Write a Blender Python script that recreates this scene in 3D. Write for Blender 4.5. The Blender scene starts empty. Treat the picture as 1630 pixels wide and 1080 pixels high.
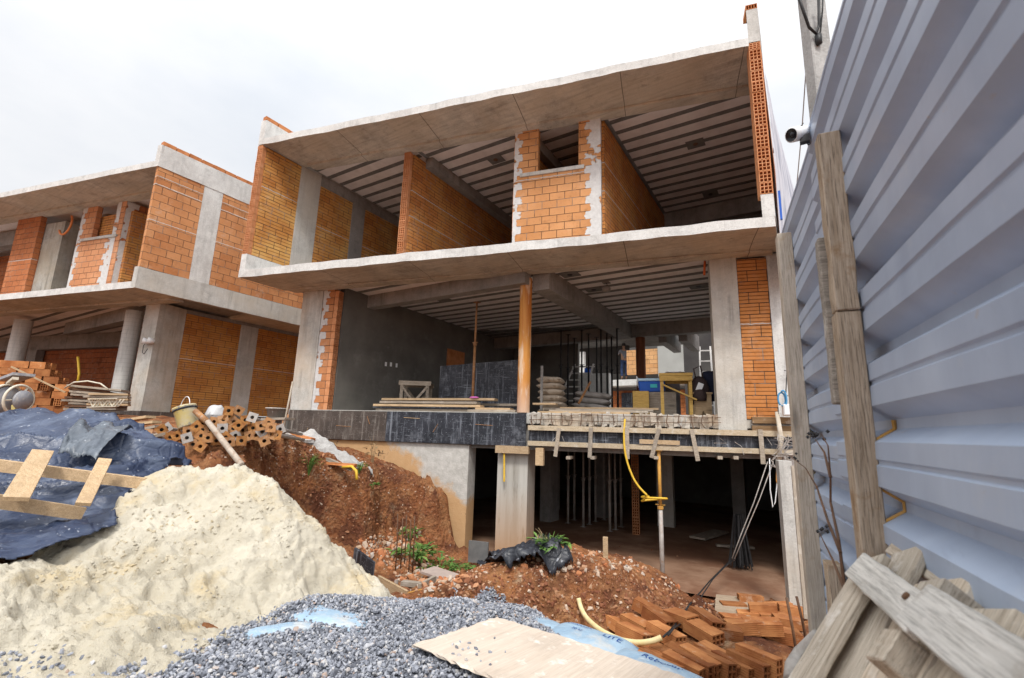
import bpy, bmesh, math, random
import numpy as np
from mathutils import Vector, Matrix, noise as mnoise

random.seed(7)
RNG = np.random.default_rng(11)
scene = bpy.context.scene
COL = scene.collection

# ------------------------------------------------------------------ camera geometry (metres, eye at the origin)
FPX = 755.917
YAW, PITCH, ROLL = 0.55238063, 0.19787784, -0.02951003
FA = 0.23320686                      # the facades are skewed by this angle to the side walls


def rotm(yaw, pitch, roll):
    cy, sy = math.cos(yaw), math.sin(yaw)
    cp, sp = math.cos(pitch), math.sin(pitch)
    cr, sr = math.cos(roll), math.sin(roll)
    Rz = Matrix(((cy, -sy, 0), (sy, cy, 0), (0, 0, 1)))
    Rx = Matrix(((1, 0, 0), (0, cp, -sp), (0, sp, cp)))
    Ry = Matrix(((cr, 0, sr), (0, 1, 0), (-sr, 0, cr)))
    return Rz @ Rx @ Ry


CR = rotm(YAW, PITCH, ROLL)
FD = Vector((math.cos(FA), math.sin(FA), 0))      # along the facade
FN = Vector((-math.sin(FA), math.cos(FA), 0))     # into the facade
UP = Vector((0, 0, 1))


def ray(u, v): return CR @ Vector(((u - 815) / FPX, 1, -(v - 540) / FPX))
def at(u, v, d): return ray(u, v) * d
def onN(u, v, n):
    r = ray(u, v); return r * (n / FN.dot(r))
def onX(u, v, x):
    r = ray(u, v); return r * (x / r.x)
def onY(u, v, y):
    r = ray(u, v); return r * (y / r.y)
def onZ(u, v, z):
    r = ray(u, v); return r * (z / r.z)
def FP(F, N, z=0.0): return FD * F + FN * N + UP * z
def FX(X, N, z=0.0): return Vector((X, (N + X * math.sin(FA)) / math.cos(FA), z))


# ------------------------------------------------------------------ mesh builder
class MB:
    def __init__(s): s.v = []; s.f = []; s.m = []

    def add(s, verts, faces, mat=0):
        o = len(s.v); s.v += [tuple(p) for p in verts]
        s.f += [tuple(i + o for i in f) for f in faces]; s.m += [mat] * len(faces)
        return s

    def hexa(s, p, mat=0):            # p: 4 bottom (ccw from above), 4 top
        return s.add(p, [(3, 2, 1, 0), (4, 5, 6, 7), (0, 1, 5, 4), (1, 2, 6, 5), (2, 3, 7, 6), (3, 0, 4, 7)], mat)

    def prism(s, poly, z0, z1, mat=0):
        n = len(poly)
        # orient ccw
        a = sum(poly[i][0] * poly[(i + 1) % n][1] - poly[(i + 1) % n][0] * poly[i][1] for i in range(n))
        if a < 0: poly = poly[::-1]
        vs = [(p[0], p[1], z0) for p in poly] + [(p[0], p[1], z1) for p in poly]
        fs = [tuple(range(n - 1, -1, -1)), tuple(range(n, 2 * n))]
        fs += [(i, (i + 1) % n, n + (i + 1) % n, n + i) for i in range(n)]
        return s.add(vs, fs, mat)

    def box(s, c, sz, M=None, mat=0, jit=0):
        x, y, z = sz[0] / 2, sz[1] / 2, sz[2] / 2
        ps = [Vector(q) for q in ((-x, -y, -z), (x, -y, -z), (x, y, -z), (-x, y, -z), (-x, -y, z), (x, -y, z), (x, y, z), (-x, y, z))]
        if jit: ps = [q + Vector((random.uniform(-jit, jit), random.uniform(-jit, jit), random.uniform(-jit, jit))) for q in ps]
        if M is not None: ps = [M @ q for q in ps]
        c = Vector(c)
        return s.hexa([q + c for q in ps], mat)

    def bar(s, a, b, w, h, up=UP, mat=0):        # rectangular bar from a to b
        a = Vector(a); b = Vector(b); d = (b - a).normalized()
        side = d.cross(Vector(up))
        if side.length < 1e-4: side = d.cross(Vector((1, 0, 0)))
        side.normalize(); u = side.cross(d).normalized()
        e = [(-w / 2, -h / 2), (w / 2, -h / 2), (w / 2, h / 2), (-w / 2, h / 2)]
        p = [a + side * x + u * y for x, y in e] + [b + side * x + u * y for x, y in e]
        return s.add(p, [(0, 1, 2, 3), (7, 6, 5, 4), (4, 5, 1, 0), (5, 6, 2, 1), (6, 7, 3, 2), (7, 4, 0, 3)], mat)

    def tube(s, pts, r, seg=8, cap=True, mat=0):
        pts = [Vector(p) for p in pts]
        rs = r if isinstance(r, (list, tuple)) else [r] * len(pts)
        rings = []; prev = None
        for i, p in enumerate(pts):
            if i == 0: d = pts[1] - p
            elif i == len(pts) - 1: d = p - pts[i - 1]
            else: d = pts[i + 1] - pts[i - 1]
            d.normalize()
            if prev is None:
                a = d.cross(UP)
                if a.length < 1e-3: a = d.cross(Vector((1, 0, 0)))
            else:
                a = prev - d * prev.dot(d)
            a.normalize(); prev = a.copy(); b = d.cross(a)
            rings.append([p + (a * math.cos(2 * math.pi * k / seg) + b * math.sin(2 * math.pi * k / seg)) * rs[i] for k in range(seg)])
        vs = [q for rg in rings for q in rg]; fs = []
        for i in range(len(pts) - 1):
            for k in range(seg):
                k2 = (k + 1) % seg
                fs.append((i * seg + k, i * seg + k2, (i + 1) * seg + k2, (i + 1) * seg + k))
        if cap:
            fs.append(tuple(range(seg - 1, -1, -1))); o = (len(pts) - 1) * seg
            fs.append(tuple(range(o, o + seg)))
        return s.add(vs, fs, mat)

    def lathe(s, prof, c=(0, 0, 0), seg=24, M=None, mat=0):   # prof [(r,z)]
        c = Vector(c); vs = []
        for r, z in prof:
            for k in range(seg):
                q = Vector((r * math.cos(2 * math.pi * k / seg), r * math.sin(2 * math.pi * k / seg), z))
                if M is not None: q = M @ q
                vs.append(q + c)
        fs = []
        for i in range(len(prof) - 1):
            for k in range(seg):
                k2 = (k + 1) % seg
                fs.append((i * seg + k, i * seg + k2, (i + 1) * seg + k2, (i + 1) * seg + k))
        return s.add(vs, fs, mat)

    def holed(s, o, du, dz, nrm, w, h, nu=3, nz=3, t=.012, depth=.05, mat=0):
        """face of a hollow brick: a lattice of thin clay webs, front flush at o, going back along -nrm"""
        o, du, dz, nrm = map(Vector, (o, du, dz, nrm))

        def b(u0, u1, z0, z1, d):
            p = []
            for zz in (z0, z1):
                for uu, dd in ((u0, 0), (u1, 0), (u1, d), (u0, d)):
                    p.append(o + du * uu + dz * zz - nrm * dd)
            s.hexa(p, mat)
        for i in range(nu + 1):
            u = (w - t) * i / nu
            b(u, u + t, 0, h, depth)
        for j in range(nz + 1):
            z = (h - t) * j / nz
            b(t * .5, w - t * .5, z, z + t, depth - .002)
        return s


def link(o, parent=None):
    COL.objects.link(o)
    if parent is not None:
        o.parent = parent
        o.matrix_parent_inverse = Matrix.Translation(-parent.location) if parent.get('_t') else Matrix.Identity(4)
    return o


def obj(name, mb, mats, parent=None, smooth=False, bevel=0, loc=None, M=None, origin=None):
    me = bpy.data.meshes.new(name)
    vs = mb.v
    if origin is not None:
        ox, oy, oz = origin
        vs = [(x - ox, y - oy, z - oz) for x, y, z in vs]
    me.from_pydata(vs, [], mb.f)
    if not isinstance(mats, (list, tuple)): mats = [mats]
    for m in mats: me.materials.append(m)
    if any(mb.m): me.polygons.foreach_set('material_index', mb.m)
    me.polygons.foreach_set('use_smooth', [smooth] * len(me.polygons))
    me.update()
    o = bpy.data.objects.new(name, me)
    if parent is not None: o.parent = parent
    if M is not None: o.matrix_local = M
    if origin is not None: o.location = origin
    if loc is not None: o.location = loc
    if bevel:
        b = o.modifiers.new('bevel', 'BEVEL'); b.width = bevel; b.segments = 1; b.limit_method = 'ANGLE'
    if smooth is True and not bevel:
        pass
    COL.objects.link(o)
    return o


def tag(o, label=None, cat=None, group=None, kind=None):
    if label: o['label'] = label
    if cat: o['category'] = cat
    if group: o['group'] = group
    if kind: o['kind'] = kind
    return o


def thing(name, label, cat, loc=(0, 0, 0), rot=None, group=None):
    o = bpy.data.objects.new(name, None)
    o.empty_display_size = .1
    COL.objects.link(o)
    o.location = loc
    if rot is not None:
        o.rotation_mode = 'QUATERNION'; o.rotation_quaternion = rot.to_quaternion()
    return tag(o, label, cat, group)


def dup(root, M=None, label=None, group=None):
    """copy a thing with its parts and sub-parts"""
    def cp(o, par):
        c = o.copy(); COL.objects.link(c)
        if par is not None:
            c.parent = par; c.matrix_parent_inverse = o.matrix_parent_inverse.copy()
        for ch in o.children: cp(ch, c)
        return c
    c = cp(root, None)
    if M is not None:
        c.rotation_mode = 'QUATERNION'
        c.location = M.to_translation(); c.rotation_quaternion = M.to_quaternion()
    if label: c['label'] = label
    if group: c['group'] = group
    return c


def frame(o, x, y, z=None):
    """matrix with origin o, local x along x, local y near y"""
    x = Vector(x).normalized(); y = Vector(y)
    z = x.cross(y).normalized(); y = z.cross(x).normalized()
    m = Matrix((x, y, z)).transposed().to_4x4(); m.translation = Vector(o)
    return m


# ------------------------------------------------------------------ numpy noise
_G = np.random.default_rng(3).random((64, 64, 8))


def vnoise(x, y, k=0):
    xi = np.floor(x).astype(int); yi = np.floor(y).astype(int)
    fx = x - xi; fy = y - yi
    fx = fx * fx * (3 - 2 * fx); fy = fy * fy * (3 - 2 * fy)
    g = _G[:, :, k % 8]
    a = g[xi % 64, yi % 64]; b = g[(xi + 1) % 64, yi % 64]; c = g[xi % 64, (yi + 1) % 64]; d = g[(xi + 1) % 64, (yi + 1) % 64]
    return (a * (1 - fx) + b * fx) * (1 - fy) + (c * (1 - fx) + d * fx) * fy - .5


def fbm(x, y, oct=4, k=0, gain=.5):
    s = 0; a = 1
    for i in range(oct):
        s = s + a * vnoise(x * 2 ** i + 17.3 * i, y * 2 ** i + 5.1 * i, k + i); a *= gain
    return s


def tps(pts):
    P = np.array(pts, float); n = len(P)
    d = np.linalg.norm(P[:, None, :2] - P[None, :, :2], axis=2)
    K = d                     # linear kernel: no overshoot
    A = np.zeros((n + 1, n + 1)); A[:n, :n] = K + np.eye(n) * -1e-3; A[:n, n] = 1; A[n, :n] = 1
    w = np.linalg.solve(A, np.concatenate([P[:, 2], [0]]))

    def f(x, y):
        sh = np.shape(x); x = np.ravel(x); y = np.ravel(y); out = np.full(x.shape, w[n])
        for i in range(n): out += w[i] * np.sqrt((x - P[i, 0]) ** 2 + (y - P[i, 1]) ** 2 + .004)
        return out.reshape(sh)
    return f


def gridmesh(name, X, Y, Z, mat, keep=None, smooth=True, parent=None, origin=None):
    n, m = X.shape
    co = np.stack([X, Y, Z], -1).reshape(-1, 3).astype(np.float32)
    if origin is not None: co = co - np.array(origin, np.float32)
    idx = np.arange(n * m).reshape(n, m)
    q = np.stack([idx[:-1, :-1], idx[1:, :-1], idx[1:, 1:], idx[:-1, 1:]], -1).reshape(-1, 4)
    if keep is not None:
        kk = (keep[:-1, :-1] & keep[1:, :-1] & keep[1:, 1:] & keep[:-1, 1:]).ravel()
        q = q[kk]
        used = np.unique(q); remap = np.full(n * m, -1); remap[used] = np.arange(len(used)); co = co[used]; q = remap[q]
    return npmesh(name, co, q, mat, smooth, parent, origin)


def npmesh(name, co, q, mat, smooth=True, parent=None, origin=None):
    me = bpy.data.meshes.new(name)
    k = q.shape[1]
    me.vertices.add(len(co)); me.vertices.foreach_set('co', np.ascontiguousarray(co, np.float32).ravel())
    me.loops.add(q.size); me.loops.foreach_set('vertex_index', np.ascontiguousarray(q, np.int32).ravel())
    me.polygons.add(len(q)); me.polygons.foreach_set('loop_start', np.arange(0, q.size, k, dtype=np.int32))
    me.polygons.foreach_set('use_smooth', np.full(len(q), smooth))
    me.materials.append(mat); me.update(calc_edges=True); me.validate()
    o = bpy.data.objects.new(name, me)
    if parent is not None: o.parent = parent
    if origin is not None: o.location = origin
    COL.objects.link(o)
    return o


# ------------------------------------------------------------------ materials
class NT:
    def __init__(s, name):
        s.mat = bpy.data.materials.new(name); s.mat.use_nodes = True
        s.t = s.mat.node_tree; s.t.nodes.clear()
        s.out = s.n('ShaderNodeOutputMaterial'); s.b = s.n('ShaderNodeBsdfPrincipled')
        s.l(s.b.outputs[0], s.out.inputs[0])
        s.tc = s.n('ShaderNodeTexCoord').outputs['Object']

    def n(s, ty, **kw):
        nd = s.t.nodes.new(ty)
        for k, v in kw.items(): setattr(nd, k, v)
        return nd

    def l(s, a, b): s.t.links.new(a, b)

    def inp(s, nd, key, val):
        if hasattr(val, 'is_linked') or isinstance(val, bpy.types.NodeSocket): s.l(val, nd.inputs[key])
        else: nd.inputs[key].default_value = val

    def math(s, op, a, b=0.0, c=None, clamp=False):
        nd = s.n('ShaderNodeMath', operation=op, use_clamp=clamp)
        s.inp(nd, 0, a); s.inp(nd, 1, b)
        if c is not None: s.inp(nd, 2, c)
        return nd.outputs[0]

    def noise(s, scale, detail=4, rough=.55, vec=None, dist=0.0):
        nd = s.n('ShaderNodeTexNoise'); s.inp(nd, 'Vector', vec or s.tc)
        nd.inputs['Scale'].default_value = scale; nd.inputs['Detail'].default_value = detail
        nd.inputs['Roughness'].default_value = rough; nd.inputs['Distortion'].default_value = dist
        return nd.outputs['Fac']

    def voro(s, scale, feature='F1', out='Distance', vec=None):
        nd = s.n('ShaderNodeTexVoronoi', feature=feature); s.inp(nd, 'Vector', vec or s.tc)
        nd.inputs['Scale'].default_value = scale
        return nd.outputs[out]

    def mapr(s, sc=(1, 1, 1), loc=(0, 0, 0), rot=(0, 0, 0), vec=None):
        nd = s.n('ShaderNodeMapping'); s.inp(nd, 'Vector', vec or s.tc)
        nd.inputs['Scale'].default_value = sc; nd.inputs['Location'].default_value = loc; nd.inputs['Rotation'].default_value = rot
        return nd.outputs[0]

    def step(s, x, a, b, lo=0.0, hi=1.0):
        nd = s.n('ShaderNodeMapRange'); nd.clamp = True
        s.inp(nd, 0, x); nd.inputs[1].default_value = a; nd.inputs[2].default_value = b
        nd.inputs[3].default_value = lo; nd.inputs[4].default_value = hi
        return nd.outputs[0]

    def ramp(s, fac, stops):
        nd = s.n('ShaderNodeValToRGB'); s.l(fac, nd.inputs[0])
        cr = nd.color_ramp
        while len(cr.elements) < len(stops): cr.elements.new(.5)
        for e, (p, c) in zip(cr.elements, stops):
            e.position = p; e.color = (*c, 1) if len(c) == 3 else c
        return nd.outputs[0]

    def mix(s, fac, a, b, mode='MIX'):
        nd = s.n('ShaderNodeMix', data_type='RGBA', blend_type=mode)
        s.inp(nd, 0, fac)
        s.inp(nd, 6, a if not isinstance(a, tuple) else (*a, 1)[:4]); s.inp(nd, 7, b if not isinstance(b, tuple) else (*b, 1)[:4])
        return nd.outputs[2]

    def bump(s, h, strength=.5, dist=.01, prev=None):
        nd = s.n('ShaderNodeBump'); s.l(h, nd.inputs['Height'])
        nd.inputs['Strength'].default_value = strength; nd.inputs['Distance'].default_value = dist
        if prev is not None: s.l(prev, nd.inputs['Normal'])
        return nd.outputs[0]

    def fin(s, color, rough=.85, normal=None, metal=0.0, spec=.3):
        s.inp(s.b, 'Base Color', color if not isinstance(color, tuple) else (*color, 1))
        s.inp(s.b, 'Roughness', rough); s.b.inputs['Metallic'].default_value = metal
        s.b.inputs['Specular IOR Level'].default_value = spec
        if normal is not None: s.l(normal, s.b.inputs['Normal'])
        return s.mat

    def sep(s, vec=None):
        nd = s.n('ShaderNodeSeparateXYZ'); s.inp(nd, 0, vec or s.tc); return nd.outputs

    def comb(s, x, y, z):
        nd = s.n('ShaderNodeCombineXYZ'); s.inp(nd, 0, x); s.inp(nd, 1, y); s.inp(nd, 2, z); return nd.outputs[0]


def m_concrete(name, base, dark, warm=None, streak=.5, seams=None, rough=.9, pits=1.0):
    t = NT(name)
    big = t.noise(1.3, 5, .6); mid = t.noise(7, 6, .65); fine = t.noise(60, 4, .6)
    st = t.noise(1.0, 5, .6, t.mapr((9, 9, .55)))
    c = t.mix(t.step(big, .38, .63), dark, base)
    c = t.mix(t.step(t.noise(2.7, 6, .7, t.mapr((1, 1, 1), (8, 2, 5))), .54, .68, 0, .55), c, tuple(x * .62 for x in dark))
    c = t.mix(t.step(mid, .42, .75, 0, .45), c, tuple(min(1, x * 1.25) for x in base))
    c = t.mix(t.step(t.noise(38, 5, .75, t.mapr((1, 1, 1), (5, 5, 1))), .50, .66, 0, .38), c, tuple(x * .55 for x in dark))
    c = t.mix(t.step(t.noise(55, 4, .7, t.mapr((1, 1, 1), (1, 8, 4))), .56, .68, 0, .4), c, tuple(min(1, x * 1.35) for x in base))
    c = t.mix(t.step(st, .5, .72, 0, streak), c, tuple(x * .55 for x in dark))
    if warm: c = t.mix(t.step(t.noise(.8, 4, .6, t.mapr((1, 1, 1), (4, 2, 7))), .42, .65, 0, .7), c, warm)
    h = t.math('ADD', t.math('MULTIPLY', mid, .6), t.math('MULTIPLY', fine, .35))
    if pits:
        v = t.voro(26); pm = t.step(v, .05, .11, 1, 0)
        pm = t.math('MULTIPLY', pm, t.step(t.noise(3.1, 2), .5, .62))
        c = t.mix(t.math('MULTIPLY', pm, .6 * pits), c, tuple(x * .3 for x in dark))
        h = t.math('SUBTRACT', h, pm)
    drip = t.math('MULTIPLY', t.step(t.noise(1, 4, .7, t.mapr((5, 5, .35), (7, 7, 2))), .55, .68), t.step(t.noise(2.2, 4), .42, .58))
    c = t.mix(t.math('MULTIPLY', drip, .45), c, tuple(x * .45 for x in dark))
    if seams:      # plywood sheet seams left on the soffit, along the facade direction
        per, wid, off = seams
        x, y, z = t.sep()
        F = t.math('ADD', t.math('MULTIPLY', x, math.cos(FA)), t.math('MULTIPLY', y, math.sin(FA)))
        F = t.math('ADD', F, t.math('MULTIPLY', t.noise(.8, 2), .03))
        fr = t.math('FRACT', t.math('ADD', t.math('DIVIDE', F, per), off))
        sm = t.math('LESS_THAN', fr, wid / per)
        c = t.mix(t.math('MULTIPLY', sm, .8), c, tuple(x * .28 for x in dark))
        # board grain running along the facade
        g = t.noise(1.0, 4, .6, t.mapr((1.2, 16, 1), rot=(0, 0, -FA)))
        c = t.mix(t.step(g, .45, .75, 0, .45), c, tuple(x * .6 for x in dark))
        h = t.math('SUBTRACT', h, t.math('MULTIPLY', sm, 1.5))
    return t.fin(c, rough, t.bump(h, .8, .018), spec=.25)


def m_brick(name, bw=.30, bh=.19, groove=0, dark=1.0, cols=None, whites=(), pale=.5, gap=(.10, .055, .035), patch=None, tint=None):
    """hollow clay brick; local x (+y) runs along the wall, z up.  groove = scored lines per course"""
    t = NT(name)
    x, y, z = t.sep()
    u = t.math('ADD', x, y)
    wob = t.math('MULTIPLY', t.math('SUBTRACT', t.noise(2.5, 2), .5), .012)
    uv = t.comb(u, t.math('ADD', z, wob), 0.0)
    br = t.n('ShaderNodeTexBrick', offset=.5, squash=1.0)
    t.l(uv, br.inputs['Vector'])
    cols = cols or ((.52, .19, .065), (.36, .105, .03))
    br.inputs['Color1'].default_value = (0, 0, 0, 1); br.inputs['Color2'].default_value = (1, 1, 1, 1)
    br.inputs['Mortar'].default_value = (.5, .5, .5, 1)
    br.inputs['Scale'].default_value = 1; br.inputs['Mortar Size'].default_value = .0065
    br.inputs['Mortar Smooth'].default_value = .3
    br.inputs['Brick Width'].default_value = bw; br.inputs['Row Height'].default_value = bh
    bx = t.math('MULTIPLY', br.outputs['Color'], 1.0)
    c = t.ramp(br.outputs['Color'], [(0, cols[1]), (.25, tuple(a * .8 + b * .2 for a, b in zip(*cols))), (.6, tuple(a * .5 + b * .5 for a, b in zip(*cols))), (1, cols[0])])
    big = t.noise(1.1, 4, .6); mid = t.noise(9, 5, .6); fine = t.noise(90, 3, .6)
    c = t.mix(t.step(big, .38, .66, 0, .55), c, tuple(v * .72 for v in cols[1]))
    c = t.mix(t.step(t.noise(3.2, 5, .7, t.mapr((1, 1, 1), (2, 6, 11))), .55, .70, 0, .6), c, tuple(v * .45 for v in cols[1]))
    c = t.mix(t.step(mid, .48, .8, 0, .45 * pale), c, (.62, .34, .19))
    c = t.mix(t.step(t.noise(24, 4, .7), .58, .70, 0, .45), c, tuple(v * .45 for v in cols[1]))
    if tint: c = t.mix(t.step(t.noise(1.6, 3, .5, t.mapr((1, 1, 1), (3, 8, 1))), .42, .62, 0, tint[1]), c, tint[0])
    h = t.math('ADD', t.math('MULTIPLY', mid, .25), t.math('MULTIPLY', fine, .12))
    if groove:
        gz = t.math('FRACT', t.math('DIVIDE', t.math('ADD', z, wob), bh / groove))
        gm = t.step(t.math('ABSOLUTE', t.math('SUBTRACT', gz, .5)), .38, .47)
        gm = t.math('MULTIPLY', gm, t.step(t.noise(1.7, 3), .3, .5, .45, 1))
        c = t.mix(t.math('MULTIPLY', gm, .62), c, tuple(v * .35 for v in cols[1]))  # groove shade put into the colour, on top of the bump
        h = t.math('SUBTRACT', h, t.math('MULTIPLY', gm, .9))
    else:
        gz = t.math('SINE', t.math('MULTIPLY', z, 2 * math.pi / (bh / 8)))
        h = t.math('ADD', h, t.math('MULTIPLY', gz, .10))
        c = t.mix(t.step(gz, .2, 1, 0, .14), c, tuple(v * .45 for v in cols[1]))
    # limewash and cement smears dragged over whole areas, chipped corners
    sm = t.math('MULTIPLY', t.step(t.noise(1.4, 4, .6, t.mapr((1, 1, 1), (11, 4, 7))), .50, .66), t.step(t.noise(10, 5, .75), .46, .64))
    c = t.mix(t.math('MULTIPLY', sm, .42 * pale + .1), c, (.58, .44, .33))
    chip = t.step(t.noise(7.5, 4, .8, t.mapr((1, 1, 1), (6, 6, 2))), .70, .72)
    c = t.mix(t.math('MULTIPLY', chip, .6), c, tuple(v * .3 for v in cols[1])); h = t.math('SUBTRACT', h, chip)
    # open joints, here and there filled
    jf = t.step(t.noise(2.2, 4, .7), .5, .6)
    jc = t.mix(t.math('MULTIPLY', jf, .6), gap, (.42, .34, .28))
    c = t.mix(br.outputs['Fac'], c, jc)
    h = t.math('SUBTRACT', h, t.math('MULTIPLY', br.outputs['Fac'], 1.1))
    rag = t.math('MULTIPLY', t.math('SUBTRACT', t.noise(14, 4, .7), .5), .05)
    for wz, wt in whites:
        d = t.math('ABSOLUTE', t.math('ADD', t.math('SUBTRACT', z, wz), rag))
        wm = t.math('MULTIPLY', t.step(d, wt * .7, wt), t.step(t.noise(3, 3), .38, .5), clamp=True)
        wm2 = t.math('SUBTRACT', 1.0, t.step(d, wt * .6, wt))
        c = t.mix(t.math('MULTIPLY', wm2, .85), c, (.58, .54, .5))
        h = t.math('ADD', h, t.math('MULTIPLY', wm2, .7))
    # splashes of cement
    sp = t.step(t.noise(5.5, 5, .7, t.mapr((1, 1, 1), (9, 3, 5))), .68, .71)
    c = t.mix(t.math('MULTIPLY', sp, .5), c, (.5, .45, .4))
    if patch:     # (list of (u0,u1)) strips of toothed mortar, z limits
        tot = None
        row = t.math('FLOOR', t.math('DIVIDE', z, bh))
        tooth = t.math('MULTIPLY', t.math('SUBTRACT', t.math('MODULO', row, 2.0), .5), .10)
        rg = t.math('MULTIPLY', t.math('SUBTRACT', t.noise(6, 4, .6), .5), .22)
        for u0, u1, side in patch:
            ue = t.math('ADD', t.math('ADD', x, tooth), rg)
            if side > 0: pm = t.math('MULTIPLY', t.math('GREATER_THAN', ue, u0), t.math('LESS_THAN', x, u1))
            else: pm = t.math('MULTIPLY', t.math('LESS_THAN', ue, u1), t.math('GREATER_THAN', x, u0))
            pm = t.math('MULTIPLY', pm, t.step(t.noise(2.2, 3, .6, t.mapr((1, 1, 1), (1, 5, 9))), .40, .43))
            tot = pm if tot is None else t.math('MAXIMUM', tot, pm)
        mc = t.mix(t.noise(12, 5, .6), (.40, .39, .38), (.70, .69, .68))
        c = t.mix(tot, c, mc)
        h = t.math('ADD', t.math('MULTIPLY', h, t.math('SUBTRACT', 1.0, tot)), t.math('MULTIPLY', tot, t.math('ADD', 1.2, t.noise(25, 4))))
    if dark != 1.0: c = t.mix(1.0, c, (dark, dark, dark), 'MULTIPLY')
    return t.fin(c, .88, t.bump(h, .95, .016), spec=.2)


def m_plain(name, c1, c2, scale=8, rough=.8, bump=.3, metal=0.0, spec=.3, spots=None, dist=.005):
    t = NT(name)
    n1 = t.noise(scale, 5, .6); n2 = t.noise(scale * 7, 4, .6)
    c = t.mix(t.step(n1, .35, .68), c1, c2)
    if spots:
        col, lo, hi, amt, sc = spots
        c = t.mix(t.step(t.noise(sc, 5, .7, t.mapr((1, 1, 1), (3, 1, 4))), lo, hi, 0, amt), c, col)
    h = t.math('ADD', n1, t.math('MULTIPLY', n2, .5))
    return t.fin(c, rough, t.bump(h, bump, dist), metal, spec)


def m_wood(name, c1, c2, axis='x', grain=1.0, stain=None, rough=.8):
    t = NT(name)
    sc = {'x': (1.0, 26, 26), 'y': (26, 1.0, 26), 'z': (26, 26, 1.0)}[axis]
    oi = t.n('ShaderNodeObjectInfo')
    off = t.n('ShaderNodeVectorMath', operation='ADD'); t.l(t.tc, off.inputs[0])
    r = t.math('MULTIPLY', oi.outputs['Random'], 37.0); t.l(t.comb(r, r, r), off.inputs[1])
    g = t.noise(2.2, 6, .65, t.mapr(sc, vec=off.outputs[0]), .6)
    g2 = t.noise(9, 5, .7, t.mapr(sc, vec=off.outputs[0]))
    b = t.noise(3, 4, .6, off.outputs[0])
    c = t.mix(t.step(g, .33, .67), c1, c2)
    c = t.mix(t.step(g2, .48, .64, 0, .65 * grain), c, tuple(v * .42 for v in c1))
    kn = t.step(t.voro(2.3, vec=t.mapr({'x': (.5, 2, 2), 'y': (2, .5, 2), 'z': (2, 2, .5)}[axis], vec=off.outputs[0])), .05, .13, 1, 0)
    c = t.mix(t.math('MULTIPLY', kn, .7), c, tuple(v * .35 for v in c1))
    c = t.mix(t.step(b, .5, .72, 0, .4), c, tuple(v * .62 for v in c1))
    if stain: c = t.mix(t.step(t.noise(7, 5, .7, off.outputs[0]), .56, .66, 0, stain[1]), c, stain[0])
    c = t.mix(1.0, c, t.mix(oi.outputs['Random'], (.82, .82, .82), (1.12, 1.1, 1.06)), 'MULTIPLY')
    return t.fin(c, rough, t.bump(t.math('ADD', g, t.math('MULTIPLY', g2, .7)), .5, .006), spec=.25)
# ------------------------------------------------------------------ shared materials
CONC = m_concrete('cast_concrete', (.52, .515, .49), (.39, .38, .355), warm=(.47, .42, .35), streak=.45)
CONC_W = m_concrete('pale_concrete', (.62, .62, .60), (.50, .49, .47), streak=.25)
CONC_STAIN = m_concrete('soil_stained_concrete', (.53, .52, .49), (.40, .385, .35), warm=(.48, .38, .28), streak=.6)
SOFFIT = m_concrete('formed_soffit', (.57, .53, .465), (.36, .325, .28), warm=(.52, .44, .34), streak=.0, seams=(1.95, .012, .3))
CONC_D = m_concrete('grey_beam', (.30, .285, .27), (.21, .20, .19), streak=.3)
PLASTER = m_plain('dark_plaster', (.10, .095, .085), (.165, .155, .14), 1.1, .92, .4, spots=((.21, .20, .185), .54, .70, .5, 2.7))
PANEL = m_plain('ceiling_fill_panel', (.66, .605, .585), (.78, .73, .71), 3, .9, .1, spots=((.50, .45, .43), .55, .75, .5, 1.3))
JOIST = m_plain('ceiling_joist_concrete', (.13, .122, .115), (.19, .18, .17), 5, .9, .3)
BR_RIB = m_brick('scored_brick', .30, .155, groove=2, cols=((.64, .31, .085), (.44, .165, .04)), whites=((1.62, .012),), tint=((.66, .41, .14), .65))
BR_RIB2 = m_brick('scored_brick_low', .30, .19, groove=3, cols=((.60, .26, .085), (.42, .15, .04)), whites=((1.55, .012),))
BR_ROOM = m_brick('room_brick', .30, .158, cols=((.66, .34, .155), (.52, .225, .08)), whites=((1.78, .014),), patch=[(1.50, 1.9, 1), (-.1, .12, -1)])
BR_SIDE = m_brick('side_brick', .30, .19, cols=((.60, .24, .10), (.40, .12, .04)), whites=((2.31, .012), (2.1, .010), (1.15, .010)))
BR_DARK = m_brick('partition_brick', .30, .155, cols=((.58, .245, .07), (.38, .13, .035)), groove=2, whites=((2.0, .012), (1.4, .014)), tint=((.56, .29, .085), .6))
CLAY = m_plain('fired_clay', (.40, .14, .045), (.56, .23, .09), 5, .85, .35, spots=((.28, .09, .03), .55, .7, .6, 14))
CLAY_PALE = m_plain('pale_clay_web', (.50, .20, .08), (.62, .30, .15), 8, .85, .3)
W_NEW = m_wood('sawn_pine', (.44, .305, .175), (.62, .46, .295), stain=((.34, .24, .15), .5))
W_OLD = m_wood('weathered_timber', (.30, .25, .20), (.46, .40, .33), stain=((.60, .56, .50), .4))
W_POST = m_wood('post_timber', (.33, .255, .18), (.54, .46, .37), 'z', 1.4, stain=((.26, .16, .08), .7))
W_GREY = m_wood('grey_pallet_timber', (.30, .27, .235), (.52, .48, .42), stain=((.70, .67, .62), .75))
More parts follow.
